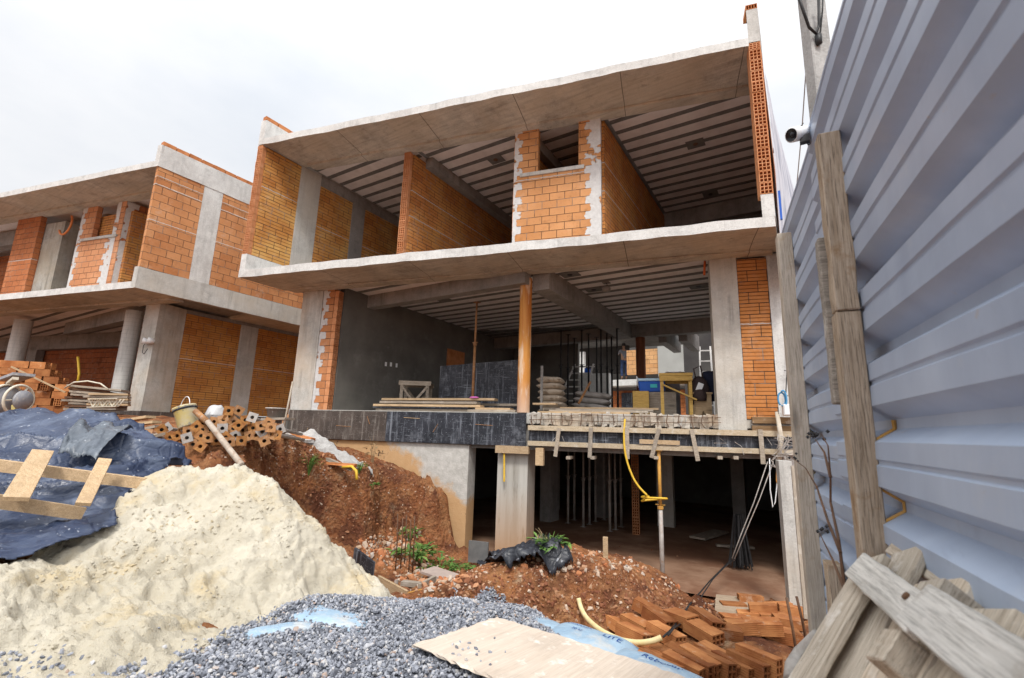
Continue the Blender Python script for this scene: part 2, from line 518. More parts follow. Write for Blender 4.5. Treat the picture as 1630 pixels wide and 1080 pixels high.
def m_film(name, a, b, scr, amt=1.0):
    t = NT(name)
    c = t.mix(t.step(t.noise(2.2, 5, .6), .4, .65), a, b)
    # worn film: blotches, vertical runs of cement water, fine scratches both ways
    c = t.mix(t.step(t.noise(3.4, 6, .75, t.mapr((1, 1, 1), (2, 9, 4))), .54, .66, 0, .55 * amt), c, tuple(x * .55 for x in scr))
    c = t.mix(t.step(t.noise(1, 5, .7, t.mapr((14, 14, .9))), .54, .66, 0, .6 * amt), c, scr)
    c = t.mix(t.step(t.noise(1, 4, .7, t.mapr((3, 3, 45), (5, 1, 1))), .60, .66, 0, .55 * amt), c, scr)
    c = t.mix(t.step(t.noise(1, 4, .7, t.mapr((50, 50, 4), (1, 7, 1))), .62, .67, 0, .6 * amt), c, scr)
    c = t.mix(t.step(t.noise(40, 4, .7), .64, .68, 0, .7 * amt), c, tuple(min(1, x * 1.4) for x in scr))
    return t.fin(c, t.step(t.noise(3, 4), .35, .65, .40, .65), t.bump(t.noise(30, 4), .25, .004), spec=.35)


FILM = m_film('black_film_plywood', (.012, .014, .020), (.028, .030, .040), (.26, .28, .32))
FILM_BR = m_film('muddy_film_plywood', (.050, .038, .032), (.085, .065, .054), (.30, .27, .24))
RUST = m_plain('rusty_steel', (.24, .115, .05), (.40, .20, .08), 9, .75, .4, spots=((.42, .40, .38), .56, .66, .5, 18))
RUST_D = m_plain('dark_rust_steel', (.09, .05, .03), (.17, .09, .05), 12, .7, .4)
STEEL_G = m_plain('mud_grey_steel', (.30, .27, .25), (.44, .41, .38), 10, .6, .3, metal=.2, spots=((.33, .19, .10), .55, .68, .6, 14))
YEL = m_plain('yellow_hose', (.62, .38, .03), (.72, .48, .06), 20, .5, .1)
YEL_P = m_plain('pale_yellow_conduit', (.66, .54, .26), (.74, .64, .38), 16, .55, .1)
BLACK_C = m_plain('black_cable', (.012, .012, .013), (.03, .03, .032), 20, .5, .1)
WHITE_P = m_plain('white_plastic', (.70, .71, .72), (.80, .80, .80), 6, .4, .05)

# ------------------------------------------------------------------ ground height field
def cpz(u, v, z):
    p = onZ(u, v, z); return (p.x, p.y, z)


LOW = [cpz(600, 1000, -1.33), cpz(600, 1075, -1.27), cpz(800, 965, -1.47), cpz(400, 1075, -1.22), cpz(720, 962, -1.52),
       cpz(900, 1060, -1.33), cpz(850, 988, -1.45), cpz(780, 1040, -1.33),
       cpz(860, 932, -1.38), cpz(920, 910, -1.30), cpz(1000, 922, -1.34), cpz(1060, 940, -1.42), cpz(1125, 965, -1.60),
       cpz(780, 898, -1.45), cpz(850, 878, -1.34), cpz(930, 874, -1.31), cpz(1000, 886, -1.38), cpz(1060, 908, -1.54),
       (-3.2, 6.4, -1.95), (-2.4, 6.7, -2.05), (-1.5, 6.4, -2.1), (-.8, 6.0, -2.1),
       cpz(890, 990, -1.66), cpz(985, 1005, -1.76), cpz(1060, 1005, -1.82), cpz(1150, 1005, -1.90),
       cpz(1000, 1060, -1.62), cpz(1100, 1078, -1.58), cpz(1250, 1078, -1.58), cpz(1250, 1000, -1.86), cpz(1200, 960, -2.04), cpz(1180, 900, -2.14),
       (.1, 2.6, -1.5), (.4, 1, -1.4), (0, 0, -1.38), (-1, 1, -1.33), (.3, 4.2, -1.7), (.3, 6, -2.0),
       (-5.6, 4.6, -1.75), (-5.5, 5.6, -1.92), (-5.0, 5.8, -2.0), (-4.2, 4.6, -1.85), (-5.2, 6.8, -2.08), (-4.3, 6.9, -2.1), (-3.6, 4.3, -1.7), (-3.6, 5.4, -1.8),
       (-3.2, 2.1, -1.34), (-3.8, 1.0, -1.22), (-4.5, 1.2, -1.12), (-3.3, 3.3, -1.5), (-4.5, 3.2, -1.6), (-2.6, .6, -1.25),
       (-6, -3, -1.2), (4, -3, -1.4), (4, 4, -1.7), (4, 9, -2.2), (-3, -4, -1.4), (-3, 9, -2.3), (-8, 9, -2.3), (-1, 9, -2.3), (-12, -2, -.8)]
HIGH = [(-6.3, 3.3, -.3), (-5.6, 2.6, -.6), (-6.9, 4.75, -.2), (-6.6, 4.2, -.25), (-6.6, 5.6, -.55), (-8, 5.5, -.15), (-7.2, 5.7, -.42), (-6.6, 6.9, -.72), (-6.05, 6.9, -.95), (-5.7, 7.0, -1.3), (-7.6, 6.6, -.45), (-7.0, 6.3, -.62),
        (-8.6, 6.1, -.2), (-10, 4.5, 0), (-10.5, 6, .0), (-12.5, 8, .08), (-11, 10, .1), (-8, 3, -.2), (-7, 1.5, -.6), (-5.2, 1.2, -1.0), (-9, 1, -.4), (-13, 3, .10), (-16, 3.2, .15), (-14, 0, -.4), (-20, 2, -.05), (-8, -3, -.9)]
fLOW = tps(LOW); fHIGH = tps(HIGH)
BANK = np.array([(-4.6, .2), (-5.0, 1.8), (-5.6, 3.0), (-6.25, 4.2), (-6.15, 5.3), (-6.2, 5.8), (-6.05, 6.3), (-5.6, 7.1), (-5.5, 12.0)])


def bank_dist(x, y):
    """signed distance to the edge of the cut bank, positive on the high side"""
    best = np.full(np.shape(x), 1e9); sg = np.ones(np.shape(x))
    for (ax, ay), (bx, by) in zip(BANK[:-1], BANK[1:]):
        dx, dy = bx - ax, by - ay; L2 = dx * dx + dy * dy
        t = np.clip(((x - ax) * dx + (y - ay) * dy) / L2, 0, 1)
        d = np.hypot(x - ax - t * dx, y - ay - t * dy)
        s = np.where((dx * (y - ay) - dy * (x - ax)) > 0, 1.0, -1.0)
        m = d < best; best = np.where(m, d, best); sg = np.where(m, s, sg)
    return best * sg


LIP = np.array([cpz(u, v, z)[:2] for u, v, z in ((740, 952, -1.5), (860, 945, -1.45), (920, 925, -1.40), (1000, 938, -1.44), (1060, 955, -1.52), (1125, 975, -1.66), (1178, 985, -1.8))])


def lip_dist(x, y):
    """signed distance to the dug edge of the mound, negative on the camera side, fading beyond its ends"""
    best = np.full(np.shape(x), 1e9); sg = np.ones(np.shape(x))
    for (ax, ay), (bx, by) in zip(LIP[:-1], LIP[1:]):
        dx, dy = bx - ax, by - ay; L2 = dx * dx + dy * dy
        t = np.clip(((x - ax) * dx + (y - ay) * dy) / L2, 0, 1)
        d = np.hypot(x - ax - t * dx, y - ay - t * dy)
        s = np.where((dx * (y - ay) - dy * (x - ax)) > 0, 1.0, -1.0)
        m = d < best; best = np.where(m, d, best); sg = np.where(m, s, sg)
    return best * sg


def ground_h(x, y, detail=True):
    x = np.asarray(x, float); y = np.asarray(y, float)
    wob = fbm(x * 1.6, y * 1.6, 4, 2) * .55
    d = bank_dist(x, y) + wob
    k = np.clip(d / .42 + .5, 0, 1); k = k * k * (3 - 2 * k)
    h = fLOW(x, y) * (1 - k) + fHIGH(x, y) * k
    dl = lip_dist(x, y) + fbm(x * 3.1, y * 3.1, 3, 6) * .25
    h = h + .13 * np.clip(dl / .10, -1, 1) * np.exp(-((dl / .42) ** 2))
    # level, quiet ground far away
    r = np.hypot(x + 4, y - 3); f = np.clip((r - 14) / 12, 0, 1)
    h = h * (1 - f) + (-.4) * f
    if detail:
        n = fbm(x * 2.2, y * 2.2, 5, 1)
        rough = .06 + .30 * np.exp(-((d / .6) ** 2))
        h = h + n * rough + np.abs(fbm(x * 7, y * 7, 3, 4)) * (.05 + .16 * np.exp(-((d / .5) ** 2))) + fbm(x * 15, y * 15, 2, 6) * .03
    N = -math.sin(FA) * x + math.cos(FA) * y
    inside = (N > 8.44) & (x > -9.7) & (x < -.05)
    h = np.where(inside, np.minimum(h, -2.3), h)
    inl = (N > 8.45) & (x < -12.9)
    return np.where(inl, np.minimum(h, .1), h)


_ux = np.arange(-9.4, 1.2, .04); _uy = np.arange(-.4, 9.6, .04)
_UG = ground_h(*np.meshgrid(_ux, _uy, indexing='ij')).tolist()


def lookup(tab, x, y, x0, y0, st):
    fx = (x - x0) / st; fy = (y - y0) / st; i = int(fx); j = int(fy)
    if fx < 0 or fy < 0 or i >= len(tab) - 1 or j >= len(tab[0]) - 1: return None
    fx -= i; fy -= j
    return (tab[i][j] * (1 - fx) + tab[i + 1][j] * fx) * (1 - fy) + (tab[i][j + 1] * (1 - fx) + tab[i + 1][j + 1] * fx) * fy


def gh(x, y):
    v = lookup(_UG, x, y, -9.4, -.4, .04)
    return v if v is not None else -.6


def axis_pts(lo, hi, step, far):
    mid = np.arange(lo, hi, step); out = []; s = step; a = hi
    while a < far: out.append(a); s *= 1.35; a += s
    neg = []; s = step; a = lo - step
    while a > -far: neg.append(a); s *= 1.35; a -= s
    return np.array(neg[::-1] + list(mid) + out + [far])


def m_soil():
    t = NT('red_soil')
    big = t.noise(.9, 5, .6); mid = t.noise(4, 6, .65); fine = t.noise(35, 5, .7)
    c = t.mix(t.step(big, .38, .62), (.215, .078, .034), (.36, .150, .06))
    c = t.mix(t.step(mid, .45, .7, 0, .75), c, (.43, .225, .105))
    c = t.mix(t.step(t.noise(2.3, 5, .65, t.mapr((1, 1, 1), (5, 1, 2))), .50, .62, 0, .8), c, (.10, .036, .022))
    c = t.mix(t.step(t.noise(14, 5, .75, t.mapr((1, 1, 1), (2, 2, 9))), .52, .66, 0, .6), c, (.085, .033, .022))
    c = t.mix(t.step(t.noise(3.3, 6, .7, t.mapr((1, 1, 1), (9, 4, 3))), .58, .68, 0, .65), c, (.50, .36, .23))
    v = t.voro(42); sp = t.step(v, .10, .18, 1, 0); sel = t.step(t.noise(13, 3), .52, .58)
    c = t.mix(t.math('MULTIPLY', sp, t.math('MULTIPLY', sel, .75)), c, (.58, .50, .42))
    v2 = t.voro(17)
    h = t.math('ADD', t.math('MULTIPLY', mid, 1.2), t.math('ADD', t.math('MULTIPLY', fine, .7), t.math('MULTIPLY', v2, .6)))
    return t.fin(c, .95, t.bump(h, 1.0, .06), spec=.15)


SOIL = m_soil()
gx = axis_pts(-9.0, .8, .04, 120.0); gy = axis_pts(.2, 9.0, .04, 150.0)
GX, GY = np.meshgrid(gx, gy, indexing='ij')
tag(gridmesh('ground', GX, GY, ground_h(GX, GY), SOIL), kind='structure')

# ------------------------------------------------------------------ main house
ZB, ZT, ZC, ZR, ZRT = 3.077, 3.239, 3.595, 6.176, 6.33
NF = 7.30                 # slab fronts
NC = 8.43                 # column line
house = thing('unfinished_house', 'largest unfinished brick and concrete house in the middle, open fronted, over a dark basement', 'house', (-5.0, 9.0, 0))
HL = Vector((-5.0, 9.0, 0))


def part(name, mb, mat, parent=None, local=None, **kw):
    """a house part: mesh in world coordinates, or in a wall's own frame when local (a Matrix) is given"""
    par = parent if parent is not None else house
    o = obj(name, mb, mat, par, **kw)
    W = local if local is not None else Matrix.Identity(4)
    # world placement of the parent chain (parents are unrotated empties or parts placed by part())
    PW = par['_w'] if False else WORLD.get(par.name, Matrix.Translation(par.location))
    o.matrix_local = PW.inverted() @ W
    WORLD[o.name] = W
    return o


WORLD = {}


def wall_frame(a, b):
    """frame with x from a to b (horizontal), z up, y to the left of x"""
    a = Vector(a); b = Vector(b); x = (b - a); x.z = 0; x.normalize()
    m = Matrix((x, UP.cross(x), UP)).transposed().to_4x4(); m.translation = a
    return m, (b - a).length


def wall(name, a, b, h, t, mat, side=1, parent=None, holes=None, L0=0.0):
    """wall standing on a..b, thickness to the side*left; holes [(u0,u1,z0,z1)]"""
    m, L = wall_frame(a, b); mb = MB()
    y0, y1 = (0, t) if side > 0 else (-t, 0)
    us = sorted({L0, L} | {q for hq in (holes or []) for q in hq[:2]})
    zs = sorted({0, h} | {q for hq in (holes or []) for q in hq[2:]})
    for i in range(len(us) - 1):
        for j in range(len(zs) - 1):
            cu, cz = (us[i] + us[i + 1]) / 2, (zs[j] + zs[j + 1]) / 2
            if any(q[0] < cu < q[1] and q[2] < cz < q[3] for q in (holes or [])): continue
            mb.box((cu, (y0 + y1) / 2, cz), (us[i + 1] - us[i], t, zs[j + 1] - zs[j]))
    o = part(name, mb, mat, parent, m)
    if holes:
        bm = bmesh.new(); bm.from_mesh(o.data); bmesh.ops.remove_doubles(bm, verts=bm.verts, dist=1e-5)
        seen = {}
        for f in bm.faces: seen.setdefault(tuple(round(c, 4) for c in f.calc_center_median()), []).append(f)
        bmesh.ops.delete(bm, geom=[f for l in seen.values() if len(l) > 1 for f in l], context='FACES')
        bm.to_mesh(o.data); bm.free()
    return o


def hole_end(o, du, nrm, w, z0, z1, bh, mat=None, name='brick_end', parent=None, depth=.10):
    mb = MB(); z = z0
    while z < z1 - .05:
        h = min(bh - .008, z1 - z)
        jj = random.uniform(-.006, .006)
        mb.holed(Vector(o) + Vector(nrm) * jj + UP * z, du, UP, nrm, w, h, t=.011, depth=depth)
        z += bh
    return part(name, mb, mat or CLAY_PALE, parent)


def quadslab(mb, xl, xr, n0, yb, z0, z1, n1=None, mat=0):
    """plan: front edge on facade line n0 between world x xl..xr, back at y=yb or facade line n1"""
    a = FX(xl, n0); b = FX(xr, n0)
    c = Vector((xr, yb, 0)) if n1 is None else FX(xr, n1)
    d = Vector((xl, yb, 0)) if n1 is None else FX(xl, n1)
    mb.prism([(p.x, p.y) for p in (a, b, c, d)], z0, z1, mat)


def two_tone(o, lo=SOFFIT):
    """undersides take the soffit material"""
    o.data.materials.append(lo); k = len(o.data.materials) - 1
    for p in o.data.polygons:
        if p.normal.z < -.7: p.material_index = k
    return o


def rough_edge(o, cuts=60, amp=.008):
    """slightly uneven cast edges"""
    bm = bmesh.new(); bm.from_mesh(o.data)
    for e in list(bm.edges):
        pass
    long_e = [e for e in bm.edges if e.calc_length() > 3]
    if long_e: bmesh.ops.subdivide_edges(bm, edges=long_e, cuts=cuts, use_grid_fill=True)
    for v in bm.verts:
        n = mnoise.noise_vector(v.co * 2.7) * amp + mnoise.noise_vector(v.co * .6) * amp
        v.co += n
    bm.to_mesh(o.data); bm.free(); o.data.update()
    return o


# roof slab and floor slab
for nm, xl, xr, z0, z1 in (('roof_slab', -9.84, -.31, ZR, ZRT), ('floor_slab', -9.985, -.15, ZB, ZT)):
    mb = MB()
    quadslab(mb, xl, xr, NF, 0, z0, z1, n1=8.34)
    o = part(nm, mb, CONC_W)
    rough_edge(two_tone(o), 90, .014)
    mb = MB(); quadslab(mb, xl, xr, 8.343, 13.3, z0 + .075, z1)
    part(nm, mb, CONC_D)
    # drop beam just behind the cantilever
    mb = MB(); quadslab(mb, xl + .2, xr - (0 if nm[0] == 'r' else .1), 8.20, 0, z0 - (.05 if nm[0] == 'r' else .03), z0 - .002, n1=8.44)
    rough_edge(part('edge_beam', mb, SOFFIT), 50, .006)


def ceiling(xl, xr, n0, yb, z, pitch=.375, y0=None, off=0.0):
    """fill panels with one joist between each pair"""
    mb = MB(); quadslab(mb, xl, xr, n0, yb, z, z + .02)
    part('ceiling_panel', mb, PANEL)
    a = FX(xl, n0).y; b = FX(xr, n0).y
    y = min(a, b) + .12 + off
    while y < yb - .05:
        x0, x1 = xl, xr
        # clip by the skewed front line
        xc = (y * math.cos(FA) - n0) / math.sin(FA)     # x where the front line has this y
        x1 = min(xr, xc)
        if x1 - x0 > .15:
            j = MB(); j.box(((x0 + x1) / 2, y, z - .006), (x1 - x0, .105, .014)); part('ceiling_joist', j, JOIST)
        y += pitch


ceiling(-9.80, -7.07, 8.46, 12.9, ZR + .04)
ceiling(-6.95, -4.72, 8.46, 12.9, ZR + .04, off=.15)
ceiling(-4.55, -3.15, 8.46, 12.9, ZR + .04, off=.05)
ceiling(-2.90, -.33, 8.46, 12.9, ZR + .04, off=.1)
ceiling(-8.62, -4.35, 8.46, 12.88, ZB + .05)
ceiling(-3.97, -.33, 8.46, 12.88, ZB + .05, off=.2)

# upper storey, left side wall: kerb, brick bays between columns, beam, parapet
XLi, XLo = -9.85, -9.985
ya = FX(XLo, NF).y
c1a, c1b = onX(480, 270, XLi).y, onX(511, 288, XLi).y
c2a, c2b = onX(563, 312, XLi).y, onX(582, 327, XLi).y


def yspan(name, x0, x1, y0, y1, z0, z1, mat, rough=0, skew=False):
    mb = MB()
    if skew: mb.prism([(x0, FX(x0, NF).y), (x1, FX(x1, NF).y), (x1, y1), (x0, y1)], z0, z1)
    else: mb.prism([(x0, y0), (x1, y0), (x1, y1), (x0, y1)], z0, z1)
    o = part(name, mb, mat)
    if rough: rough_edge(o, 30, rough)
    return o


yspan('kerb', XLo, XLi, 0, 13, ZT + .001, ZC, CONC_W, .006, True)
def mwall(name, x, y0, y1, z0, z1, t, mat, left=True):
    """wall along y with its visible face at x; body extends to -x when left"""
    return wall(name, (x, y0, z0), (x, y1, z0), z1 - z0, t, mat, side=1 if left else -1)
mwall('brick_wall', XLi, FX(XLi, NF).y + .105, c1a - .003, ZC, ZR - .02, .135, BR_RIB)
hole_end(FX(XLo, NF), (XLi - XLo) * Vector((1, .2375, 0)).normalized() / abs(XLi - XLo), -FN, abs(XLi - XLo) * 1.03, ZC + .01, ZR - .02, .155, depth=.10)
yspan('column', XLi - .135, XLi + .012, c1a, c1b, ZT, ZR, CONC)
mwall('brick_wall', XLi, c1b + .003, c2a - .003, ZT, ZR - .26, .135, BR_RIB)
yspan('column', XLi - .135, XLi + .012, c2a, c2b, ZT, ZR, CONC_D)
mwall('brick_wall', XLi, c2b + .003, 12.9, ZT, ZR - .26, .135, BR_RIB)
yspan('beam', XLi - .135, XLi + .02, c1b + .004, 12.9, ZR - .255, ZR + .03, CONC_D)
PAR = yspan('parapet', XLo, XLi, 0, 13, ZR + .002, 6.79, CONC_W, .008, True)
mb = MB(); y = FX(XLo, NF).y + .02
while y < 12.5:
    mb.box((XLo + .067, y + .145, 6.79 + .05), (.13, .285, .098), jit=.006); y += .30
part('coping_brick_course', mb, CLAY, PAR)
# right side wall
XRi, XRo = -.31, -.145
yspan('kerb', XRi, XRo, 0, 13, ZT + .001, ZC, CONC_W, .006, True)
mwall('brick_wall', XRi, FX(XRi, NF).y + .23, 13, ZC, ZR + .02, XRo - XRi, BR_SIDE, left=False)
hole_end(FX(XRi, NF), FD, -FN, (XRo - XRi) * 1.02, ZC + .01, ZR + .04, .192, depth=.22)
yspan('parapet', XRi, XRo, 0, 8.2, ZR + .06, 6.85, CONC, .006, True)
mb = MB(); mb.holed(FX(XRi, NF, 6.855), FD, UP, -FN, .17, .09, 4, 1, depth=.28); mb.box(FX(XRi + .08, NF + .31, 6.90), (.15, .02, .088))
part('coping_brick_course', mb, CLAY)
# partition between the left and the middle bay
yp = FX(-7.06, 8.36).y
mwall('partition_wall', -7.06, yp + .115, 12.9, ZT, ZR - .06, .15, BR_DARK)
hole_end(FX(-7.21, 8.36), FD, -FN, .155, ZT, ZR - .06, .155, depth=.105)
yspan('beam', -7.055, -6.86, yp + .5, 12.9, ZR - .20, ZR + .03, CONC_D)
# small room with a window opening
F0, F1 = -2.82, -1.07
ROOMW = wall('room_front_wall', FP(F0, 8.35, ZT), FP(F1, 8.35, ZT), ZR - .05 - ZT, .14, BR_ROOM, 1,
     holes=[(F0 * 0 + .50, 1.32, 5.17 - ZT, ZR - .05 - ZT)], L0=.0)
mb = MB()
m_, L_ = wall_frame(FP(F0, 8.35, 5.13), FP(F1, 8.35, 5.13))
mb.box((.78, .06, 0), (1.30, .17, .075)); rough_edge(part('window_sill', mb, CONC, ROOMW, local=m_), 10, .004)
mwall('room_side_wall', -2.95, FP(F1, 8.493).y, 12.9, ZT, ZR - .03, .14, BR_DARK)
mwall('room_side_wall', -4.56, FP(F0, 8.50).y, 12.9, ZT, ZR - .03, .14, BR_DARK)
yspan('beam', -4.55, -4.38, FP(F0, 8.9).y, 12.9, ZR - .22, ZR + .03, CONC_D)
hole_end(FP(F0 - .006, 8.485), FN * -1, -FD, .13, ZT, ZR - .06, .158, depth=.02)
# closing walls at the back of the upper storey
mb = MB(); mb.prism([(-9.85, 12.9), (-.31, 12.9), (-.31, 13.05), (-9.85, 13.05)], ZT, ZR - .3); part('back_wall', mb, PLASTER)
mb = MB(); mb.prism([(-9.85, 12.75), (-.31, 12.75), (-.31, 12.89), (-9.85, 12.89)], ZR - .42, ZR + .03); part('back_beam', mb, CONC_D)

# ground storey
mb = MB(); quadslab(mb, -9.6, -.2, NC + .01, 14.2, .20, .395); part('ground_slab', mb, CONC)
mb = MB(); mb.prism([tuple(FP(f, n).xy) for f, n in ((-7.83, NC), (-7.28, NC), (-7.28, NC + .45), (-7.83, NC + .45))], .385, ZB); rough_edge(part('column', mb, CONC_STAIN), 4, .006)
wall('brick_wall', FP(-7.277, NC + .015, .385), FP(-6.98, NC + .015, .385), ZB - .385, .16, m_brick('stub_brick', .30, .155, cols=((.60, .28, .13), (.5, .2, .08)), patch=[(-.1, .12, -1)]), 1)
hole_end(FP(-6.87, NC + .018), FN, FD, .155, .395, ZB, .155, depth=.105)
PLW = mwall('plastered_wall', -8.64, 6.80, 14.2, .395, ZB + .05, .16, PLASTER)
mb = MB()
for u, v in ((614, 580), (622, 580.5), (631, 582)):
    p = onX(u, v, -8.64); mb.box((-8.635, p.y, p.z), (.012, .055, .10))
part('outlet_box', mb, WHITE_P, PLW)
p0, p1 = onX(712, 555, -8.64), onX(737, 600, -8.64)
mb = MB(); mb.box((-8.632, (p0.y + p1.y) / 2, (p0.z + p1.z) / 2), (.03, p1.y - p0.y, p0.z - p1.z)); part('wall_opening', mb, CLAY, PLW)
mb = MB(); mb.prism([tuple(FP(f, n).xy) for f, n in ((.76, NC - .02), (1.18, NC - .02), (1.18, NC + .4), (.76, NC + .4))], .16, ZB - .005); rough_edge(part('column', mb, CONC), 4, .005)
wall('brick_wall', FP(1.185, NC, .34), FP(1.64, NC, .34), ZB - .40, .14, BR_RIB2, 1)
mb = MB(); mb.prism([tuple(FP(f, n).xy) for f, n in ((1.645, NC - .01), (1.83, NC - .01), (1.83, NC + .2), (1.645, NC + .2))], -.4, ZB - .003); part('column', mb, CONC_W)
mb = MB(); mb.prism([(-.31, 8.7), (-.15, 8.7), (-.15, 14.2), (-.31, 14.2)], .395, ZB); part('side_wall', mb, PLASTER)
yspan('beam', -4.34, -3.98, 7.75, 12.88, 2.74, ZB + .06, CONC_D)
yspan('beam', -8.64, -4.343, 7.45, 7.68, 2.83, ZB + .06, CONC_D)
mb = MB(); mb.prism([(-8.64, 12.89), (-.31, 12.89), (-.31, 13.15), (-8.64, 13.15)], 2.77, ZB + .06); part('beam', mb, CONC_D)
mb = MB(); mb.prism([(-8.64, 14.2), (-6.2, 14.2), (-6.2, 14.34), (-8.64, 14.34)], .395, ZB); part('back_wall', mb, PLASTER)
ceiling(-8.62, -.33, 8.46 + 4.9, 14.3, ZB + .05)
for u0, u1, v in ((1048, 1058, 530), (1080, 1100, 535)):
    p = onY(u0, v, 13.2); mb = MB(); mb.prism([(p.x, 13.2), (p.x + .22, 13.2), (p.x + .22, 15), (p.x, 15)], 2.62, ZB); part('beam', mb, CONC_D)
# round columns
def round_col(p, r, z0, z1, mat, seg=20, parent=None):
    mb = MB(); n = 12
    mb.lathe([(r * (1 + .012 * math.sin(i * 2.3)), z0 + (z1 - z0) * i / n) for i in range(n + 1)], (p.x, p.y, 0), seg)
    return part('round_column', mb, mat, parent, smooth=True)


def m_tubecol(name, a, b, c3, rings=False, foot=None):
    t = NT(name)
    s = t.noise(1, 5, .6, t.mapr((7, 7, .5)))
    c = t.mix(t.step(s, .36, .62), a, b)
    c = t.mix(t.step(t.noise(1, 5, .65, t.mapr((10, 10, 1.6), (3, 3, 3))), .54, .66, 0, .9), c, c3)
    c = t.mix(t.step(t.sep()[2], *(foot[:2] if foot else (.30, 1.0)), .8, 0), c, foot[2] if foot else (.58, .46, .38))
    v = t.math('FRACT', t.math('MULTIPLY', t.sep()[2], 9))
    if rings: c = t.mix(t.math('MULTIPLY', t.math('LESS_THAN', v, .06), .35), c, tuple(x * .3 for x in a))
    return t.fin(c, .6, t.bump(s, .3, .01), spec=.3)


ORANGE_COL = m_tubecol('rust_stained_column', (.40, .12, .018), (.60, .28, .065), (.66, .50, .36))
p = FP(-2.55, 8.50); round_col(p, .118, .395, 2.98, ORANGE_COL)
round_col(Vector((-3.80, 13.05, 0)), .13, .395, 2.77, m_tubecol('brown_column', (.16, .05, .02), (.24, .09, .04), (.1, .03, .015)))

# basement
mb = MB(); quadslab(mb, -9.4, -.2, NC + .1, 18, -.27, .195); part('basement_ceiling', mb, CONC_D)
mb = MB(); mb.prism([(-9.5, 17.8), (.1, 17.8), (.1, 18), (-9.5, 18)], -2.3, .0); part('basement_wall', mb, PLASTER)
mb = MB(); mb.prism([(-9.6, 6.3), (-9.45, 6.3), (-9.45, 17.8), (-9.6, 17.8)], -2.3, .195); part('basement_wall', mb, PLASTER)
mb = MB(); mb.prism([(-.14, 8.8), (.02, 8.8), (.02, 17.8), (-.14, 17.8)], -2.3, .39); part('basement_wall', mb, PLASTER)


def m_retain():
    t = NT('retaining_wall_concrete')
    x, y, z = t.sep()
    n = t.noise(2.2, 6, .65); mid = t.noise(8, 6, .65)
    c = t.mix(t.step(mid, .4, .7), (.40, .385, .355), (.54, .52, .49))
    F = t.math('ADD', t.math('MULTIPLY', x, math.cos(FA)), t.math('MULTIPLY', y, math.sin(FA)))
    # soil left clinging: boundary slopes down towards the opening
    lim = t.math('ADD', t.math('MULTIPLY', t.math('ADD', F, 3.5), -.62), -1.32)
    d = t.math('SUBTRACT', t.math('ADD', lim, t.math('MULTIPLY', t.math('SUBTRACT', n, .5), 1.1)), z)
    so = t.mix(t.noise(6, 6, .7), (.42, .23, .09), (.52, .33, .16))
    c = t.mix(t.step(d, -.08, .10, 0, .92), c, so)
    c = t.mix(t.step(t.noise(3, 5, .7, t.mapr((2, 2, 1), (8, 2, 2))), .66, .69, 0, .85), c, (.02, .02, .02))
    return t.fin(c, .9, t.bump(t.math('ADD', mid, t.math('MULTIPLY', t.noise(40, 4), .5)), .6, .015))


mb = MB(); mb.prism([tuple(FP(f, n).xy) for f, n in ((-8.4, NC), (-3.57, NC), (-3.57, NC + .35), (-8.4, NC + .35))], -2.4, -.215); part('retaining_wall', mb, m_retain())
mb = MB(); mb.prism([tuple(FP(f, n).xy) for f, n in ((-2.99, NC), (-2.42, NC), (-2.42, NC + .5), (-2.99, NC + .5))], -2.4, -.20); part('column', mb, m_tubecol('mud_splashed_column', (.34, .325, .29), (.45, .435, .40), (.25, .23, .20), foot=(-2.0, -.9, (.40, .22, .10))))
mb = MB(); mb.prism([tuple(FP(f, n).xy) for f, n in ((1.375, 7.30), (1.53, 7.30), (1.53, 7.5), (1.375, 7.5))], -2.4, -.24); rough_edge(part('column', mb, CONC), 4, .006)
mb = MB(); mb.prism([(-3.35, 12.6), (-2.95, 12.6), (-2.95, 12.8), (-3.35, 12.8)], -2.2, -.27); part('column', mb, CONC)
for q in ((-6.5, 13), (-4.9, 13), (-5.8, 11.5), (-1.6, 14)):
    mb = MB(); mb.box((q[0], q[1], -1.2), (.3, .5, 2.0)); part('column', mb, CONC_D)
# ------------------------------------------------------------------ neighbouring house on the left
MAIN = house
house = thing('unfinished_house', 'unfinished brick and concrete house at the left edge, side wall facing the gap', 'house', (-16.0, 9.0, 0))
X1 = -13.0
BR_L = m_brick('left_house_brick', .32, .19, cols=((.66, .33, .15), (.47, .18, .065)), whites=((2.33, .014), (2.12, .016), (1.2, .012)), pale=.9)
BR_LR = m_brick('left_room_brick', .30, .17, cols=((.66, .33, .17), (.54, .22, .10)), patch=[(1.30, 1.62, 1), (-.1, .14, -1)], pale=.9)
BR_LI = m_brick('left_infill_brick', .32, .19, groove=3, cols=((.62, .28, .075), (.42, .155, .04)), whites=((1.42, .012),), tint=((.60, .32, .09), .4))
for nm, xl, xr, z0, z1 in (('roof_slab', -60, X1 - .14, ZR, ZRT), ('floor_slab', -60, X1 - .005, ZB, ZT)):
    mb = MB(); quadslab(mb, xl, xr, NF, 0, z0, z1, n1=8.34); rough_edge(two_tone(part(nm, mb, CONC_W)))
    mb = MB(); quadslab(mb, xl, xr, 8.343, 14, z0 + .075, z1); part(nm, mb, CONC_D)
    mb = MB(); quadslab(mb, xl, xr - .2, 8.15, 0, z0 - .05, z0 - .002, n1=8.44); part('edge_beam', mb, SOFFIT)
mb = MB(); mb.prism([(X1 - 1.3, 7.2), (X1 - .01, 7.2), (X1 - .01, 14), (X1 - 1.3, 14)], ZB + .003, ZB + .07); part('floor_slab', mb, SOFFIT)
yspan('side_beam', X1 - .14, X1, 0, 14, ZB + .004, ZC, CONC, .008, True)
yspan('parapet', X1 - .14, X1, 0, 14, ZR - .002, 6.75, CONC_W, .008, True)
